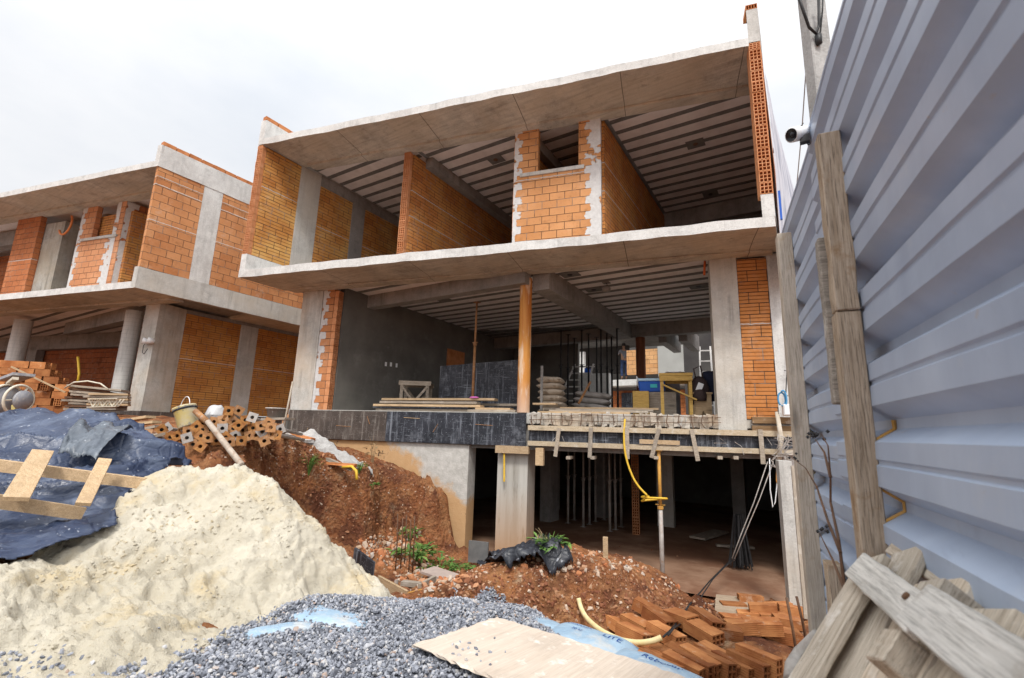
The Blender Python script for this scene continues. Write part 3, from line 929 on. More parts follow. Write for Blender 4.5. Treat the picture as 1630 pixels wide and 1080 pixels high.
mb = MB(); y = FX(X1, NF).y + .02
while y < 13.5:
    mb.box((X1 - .07, y + .145, 6.80), (.13, .285, .098), jit=.006); y += .30
part('coping_brick_course', mb, CLAY)
la, lb = onX(326, 295, -13.02).y, onX(355, 310, -13.02).y
mwall('brick_wall', X1 - .012, FX(X1, NF).y + .02, la - .003, ZC, ZR - .004, .125, BR_L)
yspan('column', X1 - .14, X1 - .008, la, lb, ZC, ZR - .006, CONC_W)
mwall('brick_wall', X1 - .012, lb + .003, 14, ZC, ZR - .004, .125, BR_L)
# ground storey: corner column, infill, column, infill
XS = -14.2
p = FX(XS, NC)
i1, i2 = onX(297, 500, XS).y, onX(385, 515, XS).y
i3 = onX(412, 522, XS).y
mb = MB(); mb.prism([FP(-12.86, NC).xy[:], FP(-12.36, NC).xy[:], (XS, i1), (XS - .55, i1)], .3, ZB); rough_edge(part('column', mb, CONC_STAIN), 6, .008)
mwall('brick_wall', XS - .01, i1 + .003, i2 - .003, .32, 2.98, .14, BR_LI)
yspan('column', XS - .16, XS, i2, i3, .3, ZB, CONC)
mwall('brick_wall', XS - .01, i3 + .003, 14, .32, 2.98, .14, BR_LI)
yspan('beam', XS - .15, XS + .01, i1 + .003, 14, 2.98, ZB + .003, CONC_D)
mb = MB(); mb.prism([FP(-70, NC - .05).xy[:], FP(-12.33, NC - .05).xy[:], (XS + .03, 14), (-70, 14)], -.6, .30); part('ground_slab', mb, FILM_BR)
# round columns and dim interior
RCOL = m_tubecol('pale_round_column', (.42, .41, .39), (.56, .55, .52), (.36, .35, .33), True, (.2, .6, (.5, .45, .4)))
round_col(Vector((-15.45, 5.36, 0)), .20, .3, 3.0, RCOL)
round_col(Vector((-20.3, 4.3, 0)), .22, .3, 3.0, RCOL)
yspan('beam', -20.3, -15.3, 5.25, 5.5, 2.75, ZB + .06, CONC_D)
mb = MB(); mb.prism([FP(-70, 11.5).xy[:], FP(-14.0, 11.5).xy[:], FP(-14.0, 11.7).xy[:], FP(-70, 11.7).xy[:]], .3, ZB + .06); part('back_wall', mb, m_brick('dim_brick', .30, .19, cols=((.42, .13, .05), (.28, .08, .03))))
mb = MB(); mb.prism([FP(-24, 11.2).xy[:], FP(-22.5, 11.2).xy[:], FP(-22.5, 11.45).xy[:], FP(-24, 11.45).xy[:]], .3, 2.7); part('column', mb, CONC_D)
mb = MB(); mb.prism([FP(-70, 11.2).xy[:], FP(-14.2, 11.2).xy[:], FP(-14.2, 11.49).xy[:], FP(-70, 11.49).xy[:]], 2.6, ZB + .04); part('beam', mb, CONC_D)
mb = MB(); mb.prism([FP(-70, 8.46).xy[:], FP(-12.9, 8.46).xy[:], FP(-14.0, 11.5).xy[:], FP(-70, 11.5).xy[:]], ZB + .05, ZB + .07); part('ceiling_panel', mb, PANEL)
for k in range(9):
    y = 4.6 + k * .42; xr = min(XS - .25, (y * math.cos(FA) - 8.46) / math.sin(FA)); j = MB(); j.box(((xr - 34) / 2, y, ZB + .043), (xr + 34, .105, .014)); part('ceiling_joist', j, JOIST)
# upper storey front: two brick blocks and a column under the roof
F0, F1 = -16.10, -13.98
wall('room_front_wall', FP(F0, 8.35, ZT), FP(F1 - .3, 8.35, ZT), ZR - .05 - ZT, .14, BR_LR, 1, holes=[(.62, 1.46, 5.14 - ZT, ZR - .05 - ZT)])
mb = MB(); m_, L_ = wall_frame(FP(F0, 8.34, 5.10), FP(F1 - .3, 8.34, 5.10)); mb.box((.95, .05, 0), (1.5, .17, .07)); part('window_sill', mb, CONC, local=m_)
mwall('room_side_wall', FP(F1 - .3, 8.35).x, FP(F1 - .3, 8.35).y + .01, 12, ZT, ZR - .05, .14, m_brick('left_room_side_brick', .30, .17, cols=((.50, .18, .07), (.38, .12, .045)), patch=[(-.1, .25, -1)]))
mb = MB(); q = FP(F0 + .62, 8.49); mb.prism([(q.x - .2, q.y), (q.x + 1.3, q.y + .3), (q.x + 1.3, q.y + 2.2), (q.x - .2, q.y + 2)], ZT, ZR - .3); part('inner_wall', mb, BR_DARK)
hole_end(FP(F0 + .60, 8.36), FN, FD, .14, 5.16, ZR - .06, .17, depth=.03)
wall('brick_wall', FP(-19.13, 8.35, ZT), FP(-18.0, 8.35, ZT), ZR - .05 - ZT, .14, m_brick('left_block_brick', .32, .17, cols=((.54, .20, .08), (.40, .13, .05)), whites=((1.5, .014),)), 1)
mb = MB(); mb.prism([FP(-17.98, 8.5).xy[:], FP(-17.1, 8.5).xy[:], FP(-17.1, 8.9).xy[:], FP(-17.98, 8.9).xy[:]], ZT, ZR - .25); part('column', mb, m_concrete('streaked_column', (.40, .385, .35), (.24, .225, .20), warm=(.36, .30, .22), streak=.8))
mb = MB(); mb.prism([FP(-27, 8.9).xy[:], FP(-16.0, 8.9).xy[:], FP(-16.0, 9.2).xy[:], FP(-27, 9.2).xy[:]], ZR - .5, ZR); part('beam', mb, CONC_D)
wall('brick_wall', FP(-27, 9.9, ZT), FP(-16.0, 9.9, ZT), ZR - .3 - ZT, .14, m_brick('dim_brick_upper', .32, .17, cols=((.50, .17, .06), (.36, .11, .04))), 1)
mb = MB(); quadslab(mb, -27, -13.2, 8.46, 11, ZR + .05, ZR + .07); part('ceiling_panel', mb, PANEL)
mb = MB(); mb.tube([FP(-16.9 + .25 * math.cos(a), 8.42 + .02 * math.sin(a), 5.75 + .33 * math.sin(a)) for a in np.linspace(.9, -2.6, 12)], .03, 8); part('drain_pipe', mb, m_plain('orange_conduit', (.60, .18, .05), (.66, .22, .07), 9, .5, .1), smooth=True)
# flood lamp on the corner column
t = thing('flood_lamp', 'pair of small white lamp heads fixed to the corner column of the left house', 'lamp', onN(236, 544, NC - .05))
for dx in (-.02, .16):
    mb = MB(); mb.lathe([(.0, -.09), (.055, -.085), (.075, .0), (.08, .06), (.06, .065), (.0, .06)], (0, 0, 0), 14, Matrix.Rotation(math.radians(80), 4, 'X') @ Matrix.Rotation(math.radians(-20), 4, 'Y'))
    o = obj('lamp_head', mb, WHITE_P, t, True); o.location = FD * dx + FN * -.06
mb = MB(); mb.box((.07, .0, 0), (.22, .04, .08)); obj('bracket', mb, CONC_W, t)
mb = MB(); mb.tube([(.0, -.03, -.02), (-.12, -.04, -.10), (-.12, -.04, -.28), (.0, -.04, -.33), (.12, -.03, -.2)], .008, 6); obj('cord', mb, BLACK_C, t, True)

# ------------------------------------------------------------------ house seen right through the ground floor
LEFT = house
house = thing('unfinished_house', 'farther house seen through the open ground floor, pale brick panel beside dark window', 'house', (-4, 24, 0))
YB = 22.0


def bpart(name, u0, u1, v0, v1, y, mat, t=.2):
    a = onY(u0, v1, y); b = onY(u1, v0, y); mb = MB()
    mb.prism([(a.x, y), (b.x, y), (b.x, y + t), (a.x, y + t)], min(a.z, b.z), max(a.z, b.z)); return part(name, mb, mat)


bpart('floor_slab', 780, 1180, 598, 620, YB - .3, CONC_W, 2)
bpart('roof_slab', 780, 1180, 520, 540, YB - .3, CONC_D, 3)
bpart('brick_wall', 998, 1048, 555, 597, YB, m_brick('far_pale_brick', .40, .20, cols=((.72, .42, .2), (.66, .34, .14))))
bpart('plastered_wall', 1048, 1100, 548, 600, YB - .1, m_plain('grey_render', (.33, .33, .31), (.40, .40, .38), 1, .9))
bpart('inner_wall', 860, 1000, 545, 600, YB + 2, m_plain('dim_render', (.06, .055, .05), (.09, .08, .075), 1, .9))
bpart('column', 905, 930, 560, 602, YB + .1, CONC_W)
bpart('ground_wall', 780, 1180, 618, 680, YB + .4, m_brick('far_brick', .40, .20, cols=((.50, .18, .06), (.36, .1, .04))))
bpart('doorway', 990, 1030, 625, 680, YB + .3, FILM)
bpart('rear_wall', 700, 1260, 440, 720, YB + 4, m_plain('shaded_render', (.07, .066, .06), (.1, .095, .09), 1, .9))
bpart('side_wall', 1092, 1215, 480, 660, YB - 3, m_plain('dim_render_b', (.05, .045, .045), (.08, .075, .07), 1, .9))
house = MAIN
tag(gridmesh('courtyard', *(lambda a: (a[0], a[1], a[0] * 0 + .10))(np.meshgrid(np.linspace(-12, 3, 4), np.linspace(14.2, 26, 4), indexing='ij')), m_plain('courtyard_concrete', (.40, .37, .33), (.48, .45, .41), 1, .9)), kind='structure')
# ------------------------------------------------------------------ formwork and things on the ground floor
def zplane(u, v, n): return onN(u, v, n)


# black shuttering board along the left half of the slab edge
t = thing('formwork_board', 'long black and muddy shuttering board along the slab edge above the retaining wall', 'formwork board', FP(-5.0, NC - .03, .08))
a, b = onN(462, 657, NC - .035), onN(838, 663, NC - .035)
c_, d_ = onN(834, 708, NC - .035), onN(497, 695, NC - .035)
Fa, Fb, Fm = a.dot(FD), b.dot(FD), -5.35
zt, zb_ = .378, -.205
for nm, f0, f1, mt in (('film_panel', Fa, Fm, FILM_BR), ('film_panel', Fm + .004, Fb, FILM)):
    mb = MB(); m_, L_ = wall_frame(FP(f0, NC - .05), FP(f1, NC - .05))
    mb.box((L_ / 2, 0, (zt + zb_) / 2), (L_, .03, zt - zb_)); o = obj(nm, mb, mt, t); o.matrix_local = Matrix.Translation(-t.location) @ m_
for k in range(6):
    mb = MB(); p = FP(Fa + .5 + k * .75 + random.uniform(-.1, .1), NC - .07, random.uniform(-.1, .3)); q = p + FD * random.uniform(-.1, .1) + UP * random.uniform(-.16, -.03)
    if k % 2: q = p + FD * .35 - UP * .015
    mb.tube([p - t.location, q - t.location], .005, 5); obj('tie_wire', mb, RUST if k % 3 else W_NEW, t)
mb = MB(); mb.box((0, 0, 0), (.16, .04, .52)); o = obj('end_board', mb, m_plain('orange_end_board', (.40, .19, .09), (.5, .28, .15), 8), t); o.matrix_local = Matrix.Translation(FP(Fa - .10, NC - .02, .02) - t.location) @ Matrix.Rotation(FA, 4, 'Z')

# timber framed shuttering of the right half
t = thing('beam_shuttering', 'shuttering with two long pine battens and short upright cleats over the basement opening', 'formwork', FP(-.4, NC - .1, 0))
tl = lambda p: p - t.location
F0, F1 = onN(842, 690, NC - .06).dot(FD), 1.86
mb = MB(); mb.bar(tl(FP(F0, NC - .05, 0.01)), tl(FP(F1, NC - .05, 0.01)), .02, .30); obj('film_panel', mb, FILM, t)
W_BAT = m_wood('cement_splashed_batten', (.46, .36, .24), (.62, .53, .40), stain=((.62, .60, .56), .5))
mb = MB(); mb.bar(tl(FP(F0, NC - .10, .125)), tl(FP(F1, NC - .10, .125)), .08, .085); obj('batten', mb, W_BAT, t)
mb = MB(); mb.bar(tl(FP(F0, NC - .10, -.145)), tl(FP(F1, NC - .10, -.145)), .08, .08); obj('batten', mb, W_BAT, t)
for (u0, v0, u1, v1) in ((890, 682, 884, 727), (940.6, 681, 938.7, 729), (998, 681, 999, 731), (1049, 683, 1037, 729), (1101, 684, 1111, 734), (1210, 684, 1215, 739)):
    mb = MB(); mb.bar(tl(onN(u0, v0, NC - .16)), tl(onN(u1, v1, NC - .16)), .065, .03, up=-FN); obj('cleat', mb, W_OLD, t)
mb = MB(); mb.bar(tl(onN(1018, 703, NC - .15)), tl(onN(1082, 705.5, NC - .15)), .025, .07); obj('cleat', mb, W_NEW, t)
for u in (907, 945, 1045, 1145, 1170):
    p = onN(u, 731, NC - .02); mb = MB(); mb.box(tl(p) + UP * .025, (.07, .3, .05), Matrix.Rotation(FA, 4, 'Z')); obj('bearer', mb, W_OLD, t)
for k in range(16):
    p = FP(random.uniform(F0, F1), NC - .09, random.uniform(-.05, .15)); mb = MB()
    mb.tube([tl(p), tl(p + FD * random.uniform(-.12, .12) - FN * .04 + UP * random.uniform(-.2, .02)), tl(p + FD * random.uniform(-.2, .2) - FN * .07 - UP * random.uniform(.02, .28))], .0035, 5)
    if k < 6: obj('tie_wire', mb, STEEL_G, t)
# pine blocks over the narrow basement column
t = thing('pine_block', 'pine bearer resting on the stained concrete column under the formwork', 'timber', onN(790, 715, NC - .1))
mb = MB(); mb.bar(Vector(), FD * .62, .11, .13); obj('bearer', mb, W_NEW, t)
mb = MB(); mb.box(FD * .82 + UP * -.1, (.14, .10, .30), Matrix.Rotation(FA, 4, 'Z')); obj('block', mb, W_NEW, t)
mb = MB(); mb.tube([FD * .16 + FN * -.02, FD * .16 - UP * .25, FD * .17 - UP * .56], .018, 8); obj('strap', mb, YEL, t)

# raw slab edge with its starter bars
house = MAIN
mb = MB()
a = FP(-2.42, NC - .015, .17)
n = 46
for k in range(n):
    f = -2.40 + k * 3.15 / n; h = random.uniform(.05, .085)
    mb.box(FP(f + .035, NC + .02 + random.uniform(-.02, .012), .285 + random.uniform(-.03, .03)), (.075, .07, .20), Matrix.Rotation(FA + random.uniform(-.2, .2), 4, 'Z') @ Matrix.Rotation(random.uniform(-.3, .3), 4, 'X'), jit=.025)
part('raw_slab_edge', mb, m_concrete('broken_concrete', (.50, .47, .42), (.36, .32, .27), warm=(.46, .34, .22), streak=.1))
mb = MB()
for k in range(17):
    f = -2.35 + k * .18; p = FP(f, NC - .045, .40)
    mb.tube([p, p - UP * .13 + FD * random.uniform(-.03, .03), p - UP * random.uniform(.2, .26) + FD * random.uniform(-.04, .04)], .006, 5)
for z in (.36, .27):
    mb.tube([FP(-2.4 + i * .32, NC - .05 + random.uniform(-.008, .008), z + random.uniform(-.012, .012)) for i in range(11)], .005, 5)
part('starter_bars', mb, RUST_D)


def lumber(label, a, b, w, h, mat, group=None, up=UP, name='plank', cat='plank', jit=0):
    a = Vector(a); b = Vector(b); L = (b - a).length
    M = frame(a, b - a, Vector(up).cross(b - a))
    mb = MB(); mb.box((L / 2, 0, 0), (L, w, h), jit=jit)
    o = obj(name, mb, mat); o.matrix_world = M
    return tag(o, label, cat, group)


# planks stacked by the round orange column (left) and in the right bay
G1 = 'planks stacked left of the orange column'
rows = [(603, 823, 650, 8.62, W_OLD, 'whitish plank at the very bottom of the stack left of the orange column'),
        (600, 748, 645, 8.60, FILM, 'thin dark board second from the bottom of the stack left of the orange column'),
        (599, 768, 641.5, 8.72, W_NEW, 'yellow pine plank poking out farthest left of the stack beside the orange column'),
        (760, 815, 645, 8.65, W_NEW, 'short pine plank tucked at the right end of the stack beside the orange column'),
        (609, 762, 637, 8.9, W_OLD, 'white splashed plank below the top of the stack left of the orange column'),
        (612, 790, 633, 9.1, W_NEW, 'topmost pale plank of the stack left of the orange column'),
        (725, 832, 633.5, 9.35, W_OLD, 'plank reaching behind the orange column under the black panel')]
for i, (u0, u1, v, n, mt, lb) in enumerate(rows):
    z = .418 + [0, .045, .10, .045, .175, .25, .17][i]
    p, q = onN(u0, v, n), onN(u1, v, n); p.z = z + .0; q.z = z + random.uniform(-.01, .01)
    if i in (1,): lumber(lb, p, q, .28, .02, mt, G1)
    else: lumber(lb, p, q, .22, .045, mt, G1)
tag(obj('glove', MB().lathe([(0, -.02), (.06, -.012), (.075, 0), (.05, .018), (0, .022)], (0, 0, 0), 10), m_plain('pink_rubber', (.62, .12, .45), (.7, .2, .55)), smooth=True, loc=FP(-3.75, 9.0, .71)), 'pink rubber glove lying on the plank stack', 'glove').scale = (1.6, .8, 1)
G2 = 'planks stacked in the right bay'
for i, (u0, u1, v, n, mt, lb, dz) in enumerate(((858, 1003, 655, 8.6, W_NEW, 'yellowish plank lowest on the slab edge right of the orange column', 0),
                                           (876, 1032, 652, 8.75, W_OLD, 'grey plank second from the bottom right of the orange column', .035),
                                           (868, 1040, 648, 9.0, W_OLD, 'long grey plank in the middle of the right bay stack', .075),
                                           (893, 1048, 644, 9.2, W_NEW, 'long pale plank on top of the right bay stack', .115),
                                           (850, 886, 638, 8.9, W_NEW, 'short pine offcut lying in front of the cement sacks', .17))):
    p, q = onN(u0, v, n), onN(u1, v, n); p.z = q.z = .414 + dz
    lumber(lb, p, q, .2, .034, mt, G2)
# black plywood panel standing on edge
p, q = onN(701, 583, 9.7), onN(836, 572, 9.9)
t = tag(obj('black_plywood', MB().hexa([Vector((p.x, p.y, .40)), Vector((q.x, q.y, .40)), Vector((q.x, q.y, .40)) + FN * .02, Vector((p.x, p.y, .40)) + FN * .02,
        p, q, q + FN * .02, p + FN * .02]), FILM), 'large scuffed black plywood panel standing on edge behind the plank stack', 'plywood panel')
p = onN(866, 560, 9.6)
tag(obj('board', MB().box((0, 0, 0), (.05, .02, .95)), CONC_D, loc=FP(-2.36, 9.1, .88)), 'pale narrow board standing just right of the orange column', 'board')

# steel props
def make_prop(h, r=.028, mat=RUST, lower=STEEL_G, split=.55, plate=.12):
    t = thing('steel_prop', 'x', 'steel prop')
    mb = MB(); mb.tube([(0, 0, 0), (0, 0, h * split)], r, 10); ot = obj('outer_tube', mb, lower, t, True)
    mb = MB(); mb.tube([(0, 0, h * split - .1), (0, 0, h - .006)], r * .78, 10); it = obj('inner_tube', mb, mat, t, True)
    mb = MB(); mb.box((0, 0, .004), (plate, plate, .007)); obj('base_plate', mb, mat, ot)
    mb = MB(); mb.box((0, 0, h - .004), (plate, plate, .007)); obj('head_plate', mb, mat, it)
    mb = MB(); mb.tube([(-.075, 0, h * split + .02), (.075, 0, h * split + .02)], .008, 6); mb.lathe([(r + .001, -.05), (r + .012, -.045), (r + .012, .0), (r + .001, .005)], (0, 0, h * split), 10); obj('collar', mb, mat, t)
    return t


pz = onN(752.5, 630, 9.35)
t = make_prop(2.83 - .40, .03, RUST, RUST, .62); t.location = (pz.x, pz.y, .40); tag(t, 'rusty telescopic prop standing alone in the left bay, before the black panel')
pz = onN(1052, 830, NC - .1)
t = make_prop(-.19 + 2.36, .035, m_plain('yellow_prop_paint', (.55, .30, .04), (.45, .22, .06), 12, .6, .3, spots=((.3, .16, .08), .5, .65, .7, 20)), STEEL_G, .6); t.location = (pz.x, pz.y, -2.36); tag(t, 'yellow topped prop holding the formwork over the basement opening')
G = 'dark props between floor and beam at the back of the ground floor'
proto = None
for i, u in enumerate((892.5, 904, 914, 926, 937, 950, 957, 966.5, 974, 983)):
    n = 12.2 + (i % 3) * .5; p = onN(u, 600, n)
    if proto is None:
        proto = make_prop(2.35, .026, BLACK_C, BLACK_C, .6); proto.location = (p.x, p.y, .40); tag(proto, 'thin dark prop in the row at the back of the ground floor', None, G)  # black material carries the shade these props stand in
    else: dup(proto, Matrix.Translation((p.x, p.y, .40)), None, G)
G = 'props standing deep in the dark basement'
proto = None
for i, (u, v) in enumerate(((882.6, 828), (904, 833), (914, 828), (928.5, 839), (938.5, 835), (948, 830.5), (971, 846), (980, 843.5), (989, 839), (962, 828))):
    p = onZ(u, v, -2.12)
    if proto is None:
        proto = make_prop(1.85, .03, STEEL_G, STEEL_G, .6); proto.location = (p.x, p.y, -2.12); tag(proto, 'slender grey prop standing deep in the dark basement', None, G)
    else: dup(proto, Matrix.Translation((p.x, p.y, -2.12)), None, G)


# cement sacks
def sack_mesh(L, W, H, seed, sag=.3):
    n, m_ = 14, 9; r = random.Random(seed); vs = []; fs = []
    def P(i, j, s):
        u = i / n * 2 - 1; v = j / m_ * 2 - 1
        e = (1 - abs(u) ** 4) ** .5 * (1 - abs(v) ** 3) ** .5 if abs(u) < 1 and abs(v) < 1 else 0
        nz = mnoise.noise(Vector((u * 2.2 + seed * 3.1, v * 2.2, s * 2))) * .22 + mnoise.noise(Vector((u * 6 + seed, v * 6, s * 5))) * .07
        return (u * L / 2 * (1 - .04 * v * v), v * W / 2 * (1 - .05 * u * u), s * H / 2 * e * (1 + nz) + (0 if e else nz * .02))
    for s in (1, -1):
        for i in range(n + 1):
            for j in range(m_ + 1): vs.append(P(i, j, s))
    k = (n + 1) * (m_ + 1)
    for i in range(n):
        for j in range(m_):
            a = i * (m_ + 1) + j; b = a + m_ + 1
            fs.append((a, b, b + 1, a + 1)); fs.append((k + a, k + a + 1, k + b + 1, k + b))
    mb = MB(); mb.add(vs, fs); return mb


def sack(label, M, dims, mat, seed, group, name='cement_sack'):
    o = obj(name, sack_mesh(*dims, seed), mat, smooth=True)
    bm = bmesh.new(); bm.from_mesh(o.data); bmesh.ops.remove_doubles(bm, verts=bm.verts, dist=.002); bm.to_mesh(o.data); bm.free()
    for p in o.data.polygons: p.use_smooth = True
    o.matrix_world = M
    return tag(o, label, 'sack', group)


PAPER = m_plain('brown_sack_paper', (.36, .29, .22), (.46, .39, .31), 5, .9, .4, spots=((.30, .09, .06), .64, .68, .7, 7))
PLAS = m_plain('grey_sack_plastic', (.22, .20, .185), (.32, .30, .28), 5, .6, .4)
p = onN(877, 640, 9.7)
pos = ['lowest', 'second from the bottom', 'third from the bottom', 'fourth from the bottom', 'second from the top', 'topmost']
for k in range(6):
    M = Matrix.Translation(Vector((p.x, p.y, .44 + .055 + k * .125)) + FD * .02 * (5 - k) * .6) @ Matrix.Rotation(FA + random.uniform(-.06, .06), 4, 'Z')
    sack('brown cement sack, %s of the six piled right of the orange column' % pos[k], M, (.52, .62, .15), PAPER, k, 'cement sacks piled six high')
p = onN(942, 636, 10.2)
for k in range(3):
    M = Matrix.Translation(Vector((p.x + .02 * k, p.y, .62 + k * .12))) @ Matrix.Rotation(FA + .15 * (k - 1), 4, 'Z') @ Matrix.Rotation(.10, 4, 'Y')
    sack('grey sagging sack, %s of the low pile behind the planks' % ('bottom', 'middle', 'top')[k], M, (.80, .5, .14), PLAS, k + 20, 'grey sacks in a low pile')
mb = MB()
tag(obj('timber_stand', mb.box((0, 0, 0), (.9, .6, .14)), W_OLD, loc=Vector((p.x, p.y, .47))), 'low timber stand under the grey sagging sacks', 'stand')
lumber('dark stick leaning on the grey sacks in the right bay', onN(921, 643, 9.6), onN(940, 608, 9.9), .035, .03, RUST, name='stick', cat='stick')

# small work table left, tall table right
def table(name, label, M, L, W, H, mat, diag=True, top=.05, leg=.06):
    t = thing(name, label, 'table' if name == 'work_table' else 'trestle', M.to_translation(), M.to_3x3())
    mb = MB()
    for k in range(4): mb.box((0, -W / 2 + W / 8 + k * W / 4, H - top / 2), (L, W / 4 - .006, top))
    obj('table_top', mb, mat, t)
    mb = MB(); mb.box((0, -W / 2 + .012, H - top - .05), (L - .02, .024, .09)); mb.box((0, W / 2 - .012, H - top - .05), (L - .02, .024, .09)); obj('apron', mb, mat, t)
    for sx in (-1, 1):
        for sy in (-1, 1):
            mb = MB(); mb.box((sx * (L / 2 - .05), sy * (W / 2 - .06), (H - top) / 2), (leg, leg, H - top - .002)); obj('leg', mb, mat, t)
    if diag:
        mb = MB(); mb.bar((-L / 2 + .06, -W / 2 - .02, H - .22), (L / 2 + .05, -W / 2 - .02, H * .38), .025, .085, up=(0, 1, 0)); obj('brace', mb, mat, t)
    return t


W_YEL = m_wood('yellow_pine', (.48, .30, .08), (.62, .42, .14))
zt = onN(1075, 597, 9.6)
t = table('work_table', 'yellow pine work table with a diagonal brace in the right bay', Matrix.Translation((zt.x, zt.y, .40)) @ Matrix.Rotation(FA, 4, 'Z'), .60, .6, zt.z - .40, W_YEL)
mb = MB()
for k in range(7): mb.box((random.uniform(-.08, .08), random.uniform(-.05, .05), .002 + k * .006), (.30, .21, .004), Matrix.Rotation(random.uniform(-.5, .5), 4, 'Z') @ Matrix.Rotation(random.uniform(-.05, .05), 4, 'X'))
tag(obj('paper_stack', mb, m_plain('paper', (.62, .63, .68), (.74, .74, .78)), loc=(zt.x - .03, zt.y - .05, zt.z + .006)), 'loose white papers on the yellow work table', 'papers')
zt = onN(664, 609, 10.1)
t = thing('sawhorse', 'weathered wooden sawhorse with braced legs beside the black panel', 'sawhorse', (zt.x, zt.y, .40), Matrix.Rotation(FA + .35, 3, 'Z'))
H = zt.z - .40
mb = MB(); mb.box((0, -.28, H - .05), (.75, .05, .10)); mb.box((0, .28, H - .05), (.75, .05, .10)); mb.box((0, 0, H - .02), (.72, .5, .03)); obj('table_top', mb, W_OLD, t)
for sx in (-.3, .3):
    for sy in (-.28, .28):
        mb = MB(); mb.box((sx, sy, H / 2 - .05), (.07, .05, H - .10)); obj('leg', mb, W_OLD, t)
        mb = MB(); mb.bar((sx, sy * 1.12, H - .12), (sx * .2, sy * 1.12, H - .42), .03, .05); obj('brace', mb, W_OLD, t)

# cool box on a plywood crate
p = onN(1020, 632, 9.6)
mb = MB(); mb.box((0, 0, .0), (.30, .35, onN(1020, 623, 9.6).z - .40))
hz = onN(1020, 623, 9.6).z
o = obj('plywood_crate', mb, W_YEL, loc=FP(p.dot(FD), 9.75, (hz + .40) / 2)); o.rotation_euler.z = FA; tag(o, 'plywood crate standing beside the yellow table', 'crate')
p = onN(1038, 625, 9.95)
mb = MB(); mb.box((0, 0, (hz + .40) / 2 - .40), (.7, .35, hz - .40 - .002))
o = obj('dark_bench', mb, W_OLD, loc=(p.x + .1, p.y, .40)); o.rotation_euler.z = FA; tag(o, 'low dark bench under the blue cool box', 'bench')
t = thing('cool_box', 'bright blue cool box with a pale lid beside the yellow table', 'cool box', FP(p.dot(FD), 9.95, hz + .004), Matrix.Rotation(FA, 3, 'Z'))
BLUE = m_plain('blue_plastic', (.01, .085, .42), (.02, .11, .50), 6, .4, .05)
hh = onN(1036, 609, 9.95).z - hz
mb = MB(); mb.add([(x * (.24 + .02 * k), y * (.17 + .015 * k), z) for k, z in ((0, 0), (1, hh)) for x, y in ((-1, -1), (1, -1), (1, 1), (-1, 1))], [(3, 2, 1, 0), (4, 5, 6, 7), (0, 1, 5, 4), (1, 2, 6, 5), (2, 3, 7, 6), (3, 0, 4, 7)]); bd = obj('body', mb, BLUE, t, bevel=.02)
mb = MB(); mb.box((0, 0, hh + .03), (.54, .39, .055)); obj('lid', mb, m_plain('pale_lid', (.40, .60, .75), (.5, .68, .8), 6, .4, .05), t, bevel=.015)
mb = MB(); mb.tube([(-.27, -.19, .12), (-.28, -.22, .3), (-.28, .15, .3), (-.27, .18, .12)], .012, 6); obj('handle', mb, WHITE_P, t, True)
mb = MB(); mb.box((.04, -.188, hh * .55), (.13, .006, .07)); obj('sticker', mb, m_plain('teal_sticker', (.05, .5, .55), (.08, .55, .6)), bd)
# rucksack and stool
zz = onN(1112, 592, 9.5)
t = thing('rucksack', 'dark rucksack with a white tag hanging above the plywood stool', 'rucksack', FP(zz.dot(FD), 9.5, zz.z - .62), Matrix.Rotation(FA, 3, 'Z'))
BAGM = m_plain('dark_cloth', (.035, .022, .022), (.06, .04, .038), 7, .8, .4)
o = obj('bag', MB().lathe([(0, 0), (.15, .01), (.18, .12), (.17, .32), (.13, .45), (.07, .52), (0, .54)], (0, 0, 0), 18), BAGM, t, True); o.scale = (1, .6, 1)
mb = MB(); mb.lathe([(0, 0), (.11, .01), (.12, .1), (.10, .2), (0, .23)], (0, -.09, .06), 14); obj('pocket', mb, BAGM, t, True)
mb = MB(); mb.tube([(-.06, -.05, .5), (-.09, -.09, .66), (.03, -.07, .72), (.07, -.04, .5)], .014, 6); obj('strap', mb, BAGM, t, True)
mb = MB(); mb.box((.0, -.125, .32), (.10, .006, .15), Matrix.Rotation(.4, 4, 'Y')); obj('tag', mb, WHITE_P, t)
p = onN(1119, 645, 9.4); zt_ = onN(1119, 627, 9.4).z
t = thing('stool', 'plywood stool with a notched front panel under the rucksack', 'stool', FP(p.dot(FD), 9.4, .40), Matrix.Rotation(FA, 3, 'Z'))
h = zt_ - .40
mb = MB(); mb.add([(-.15, 0, 0), (-.06, 0, 0), (0, 0, .12), (.06, 0, 0), (.15, 0, 0), (.15, 0, h), (-.15, 0, h)] + [(-.15, .02, 0), (-.06, .02, 0), (0, .02, .12), (.06, .02, 0), (.15, .02, 0), (.15, .02, h), (-.15, .02, h)],
                  [(0, 1, 2, 6), (2, 3, 4, 5), (2, 5, 6), (13, 9, 8, 7), (12, 11, 10, 9), (13, 12, 9), (0, 6, 13, 7), (4, 11, 12, 5), (1, 0, 7, 8), (2, 1, 8, 9), (3, 2, 9, 10), (4, 3, 10, 11)]); obj('front_panel', mb, W_NEW, t)
mb = MB(); mb.box((0, .18, h + .012), (.34, .40, .022)); obj('seat', mb, W_NEW, t)
mb = MB(); mb.box((0, .34, h / 2), (.3, .02, h - .004)); obj('back_panel', mb, W_NEW, t)
o = obj('jacket', sack_mesh(.22, .6, .16, 77), m_plain('navy_cloth', (.012, .016, .035), (.025, .03, .06), 6, .9, .4), smooth=True)
o.matrix_world = Matrix.Translation(onN(1130, 615, 9.7)) @ Matrix.Rotation(FA, 4, 'Z') @ Matrix.Rotation(1.4, 4, 'X'); tag(o, 'dark jacket hanging behind the right concrete column', 'jacket')
p = onN(1095, 640, 10.2)
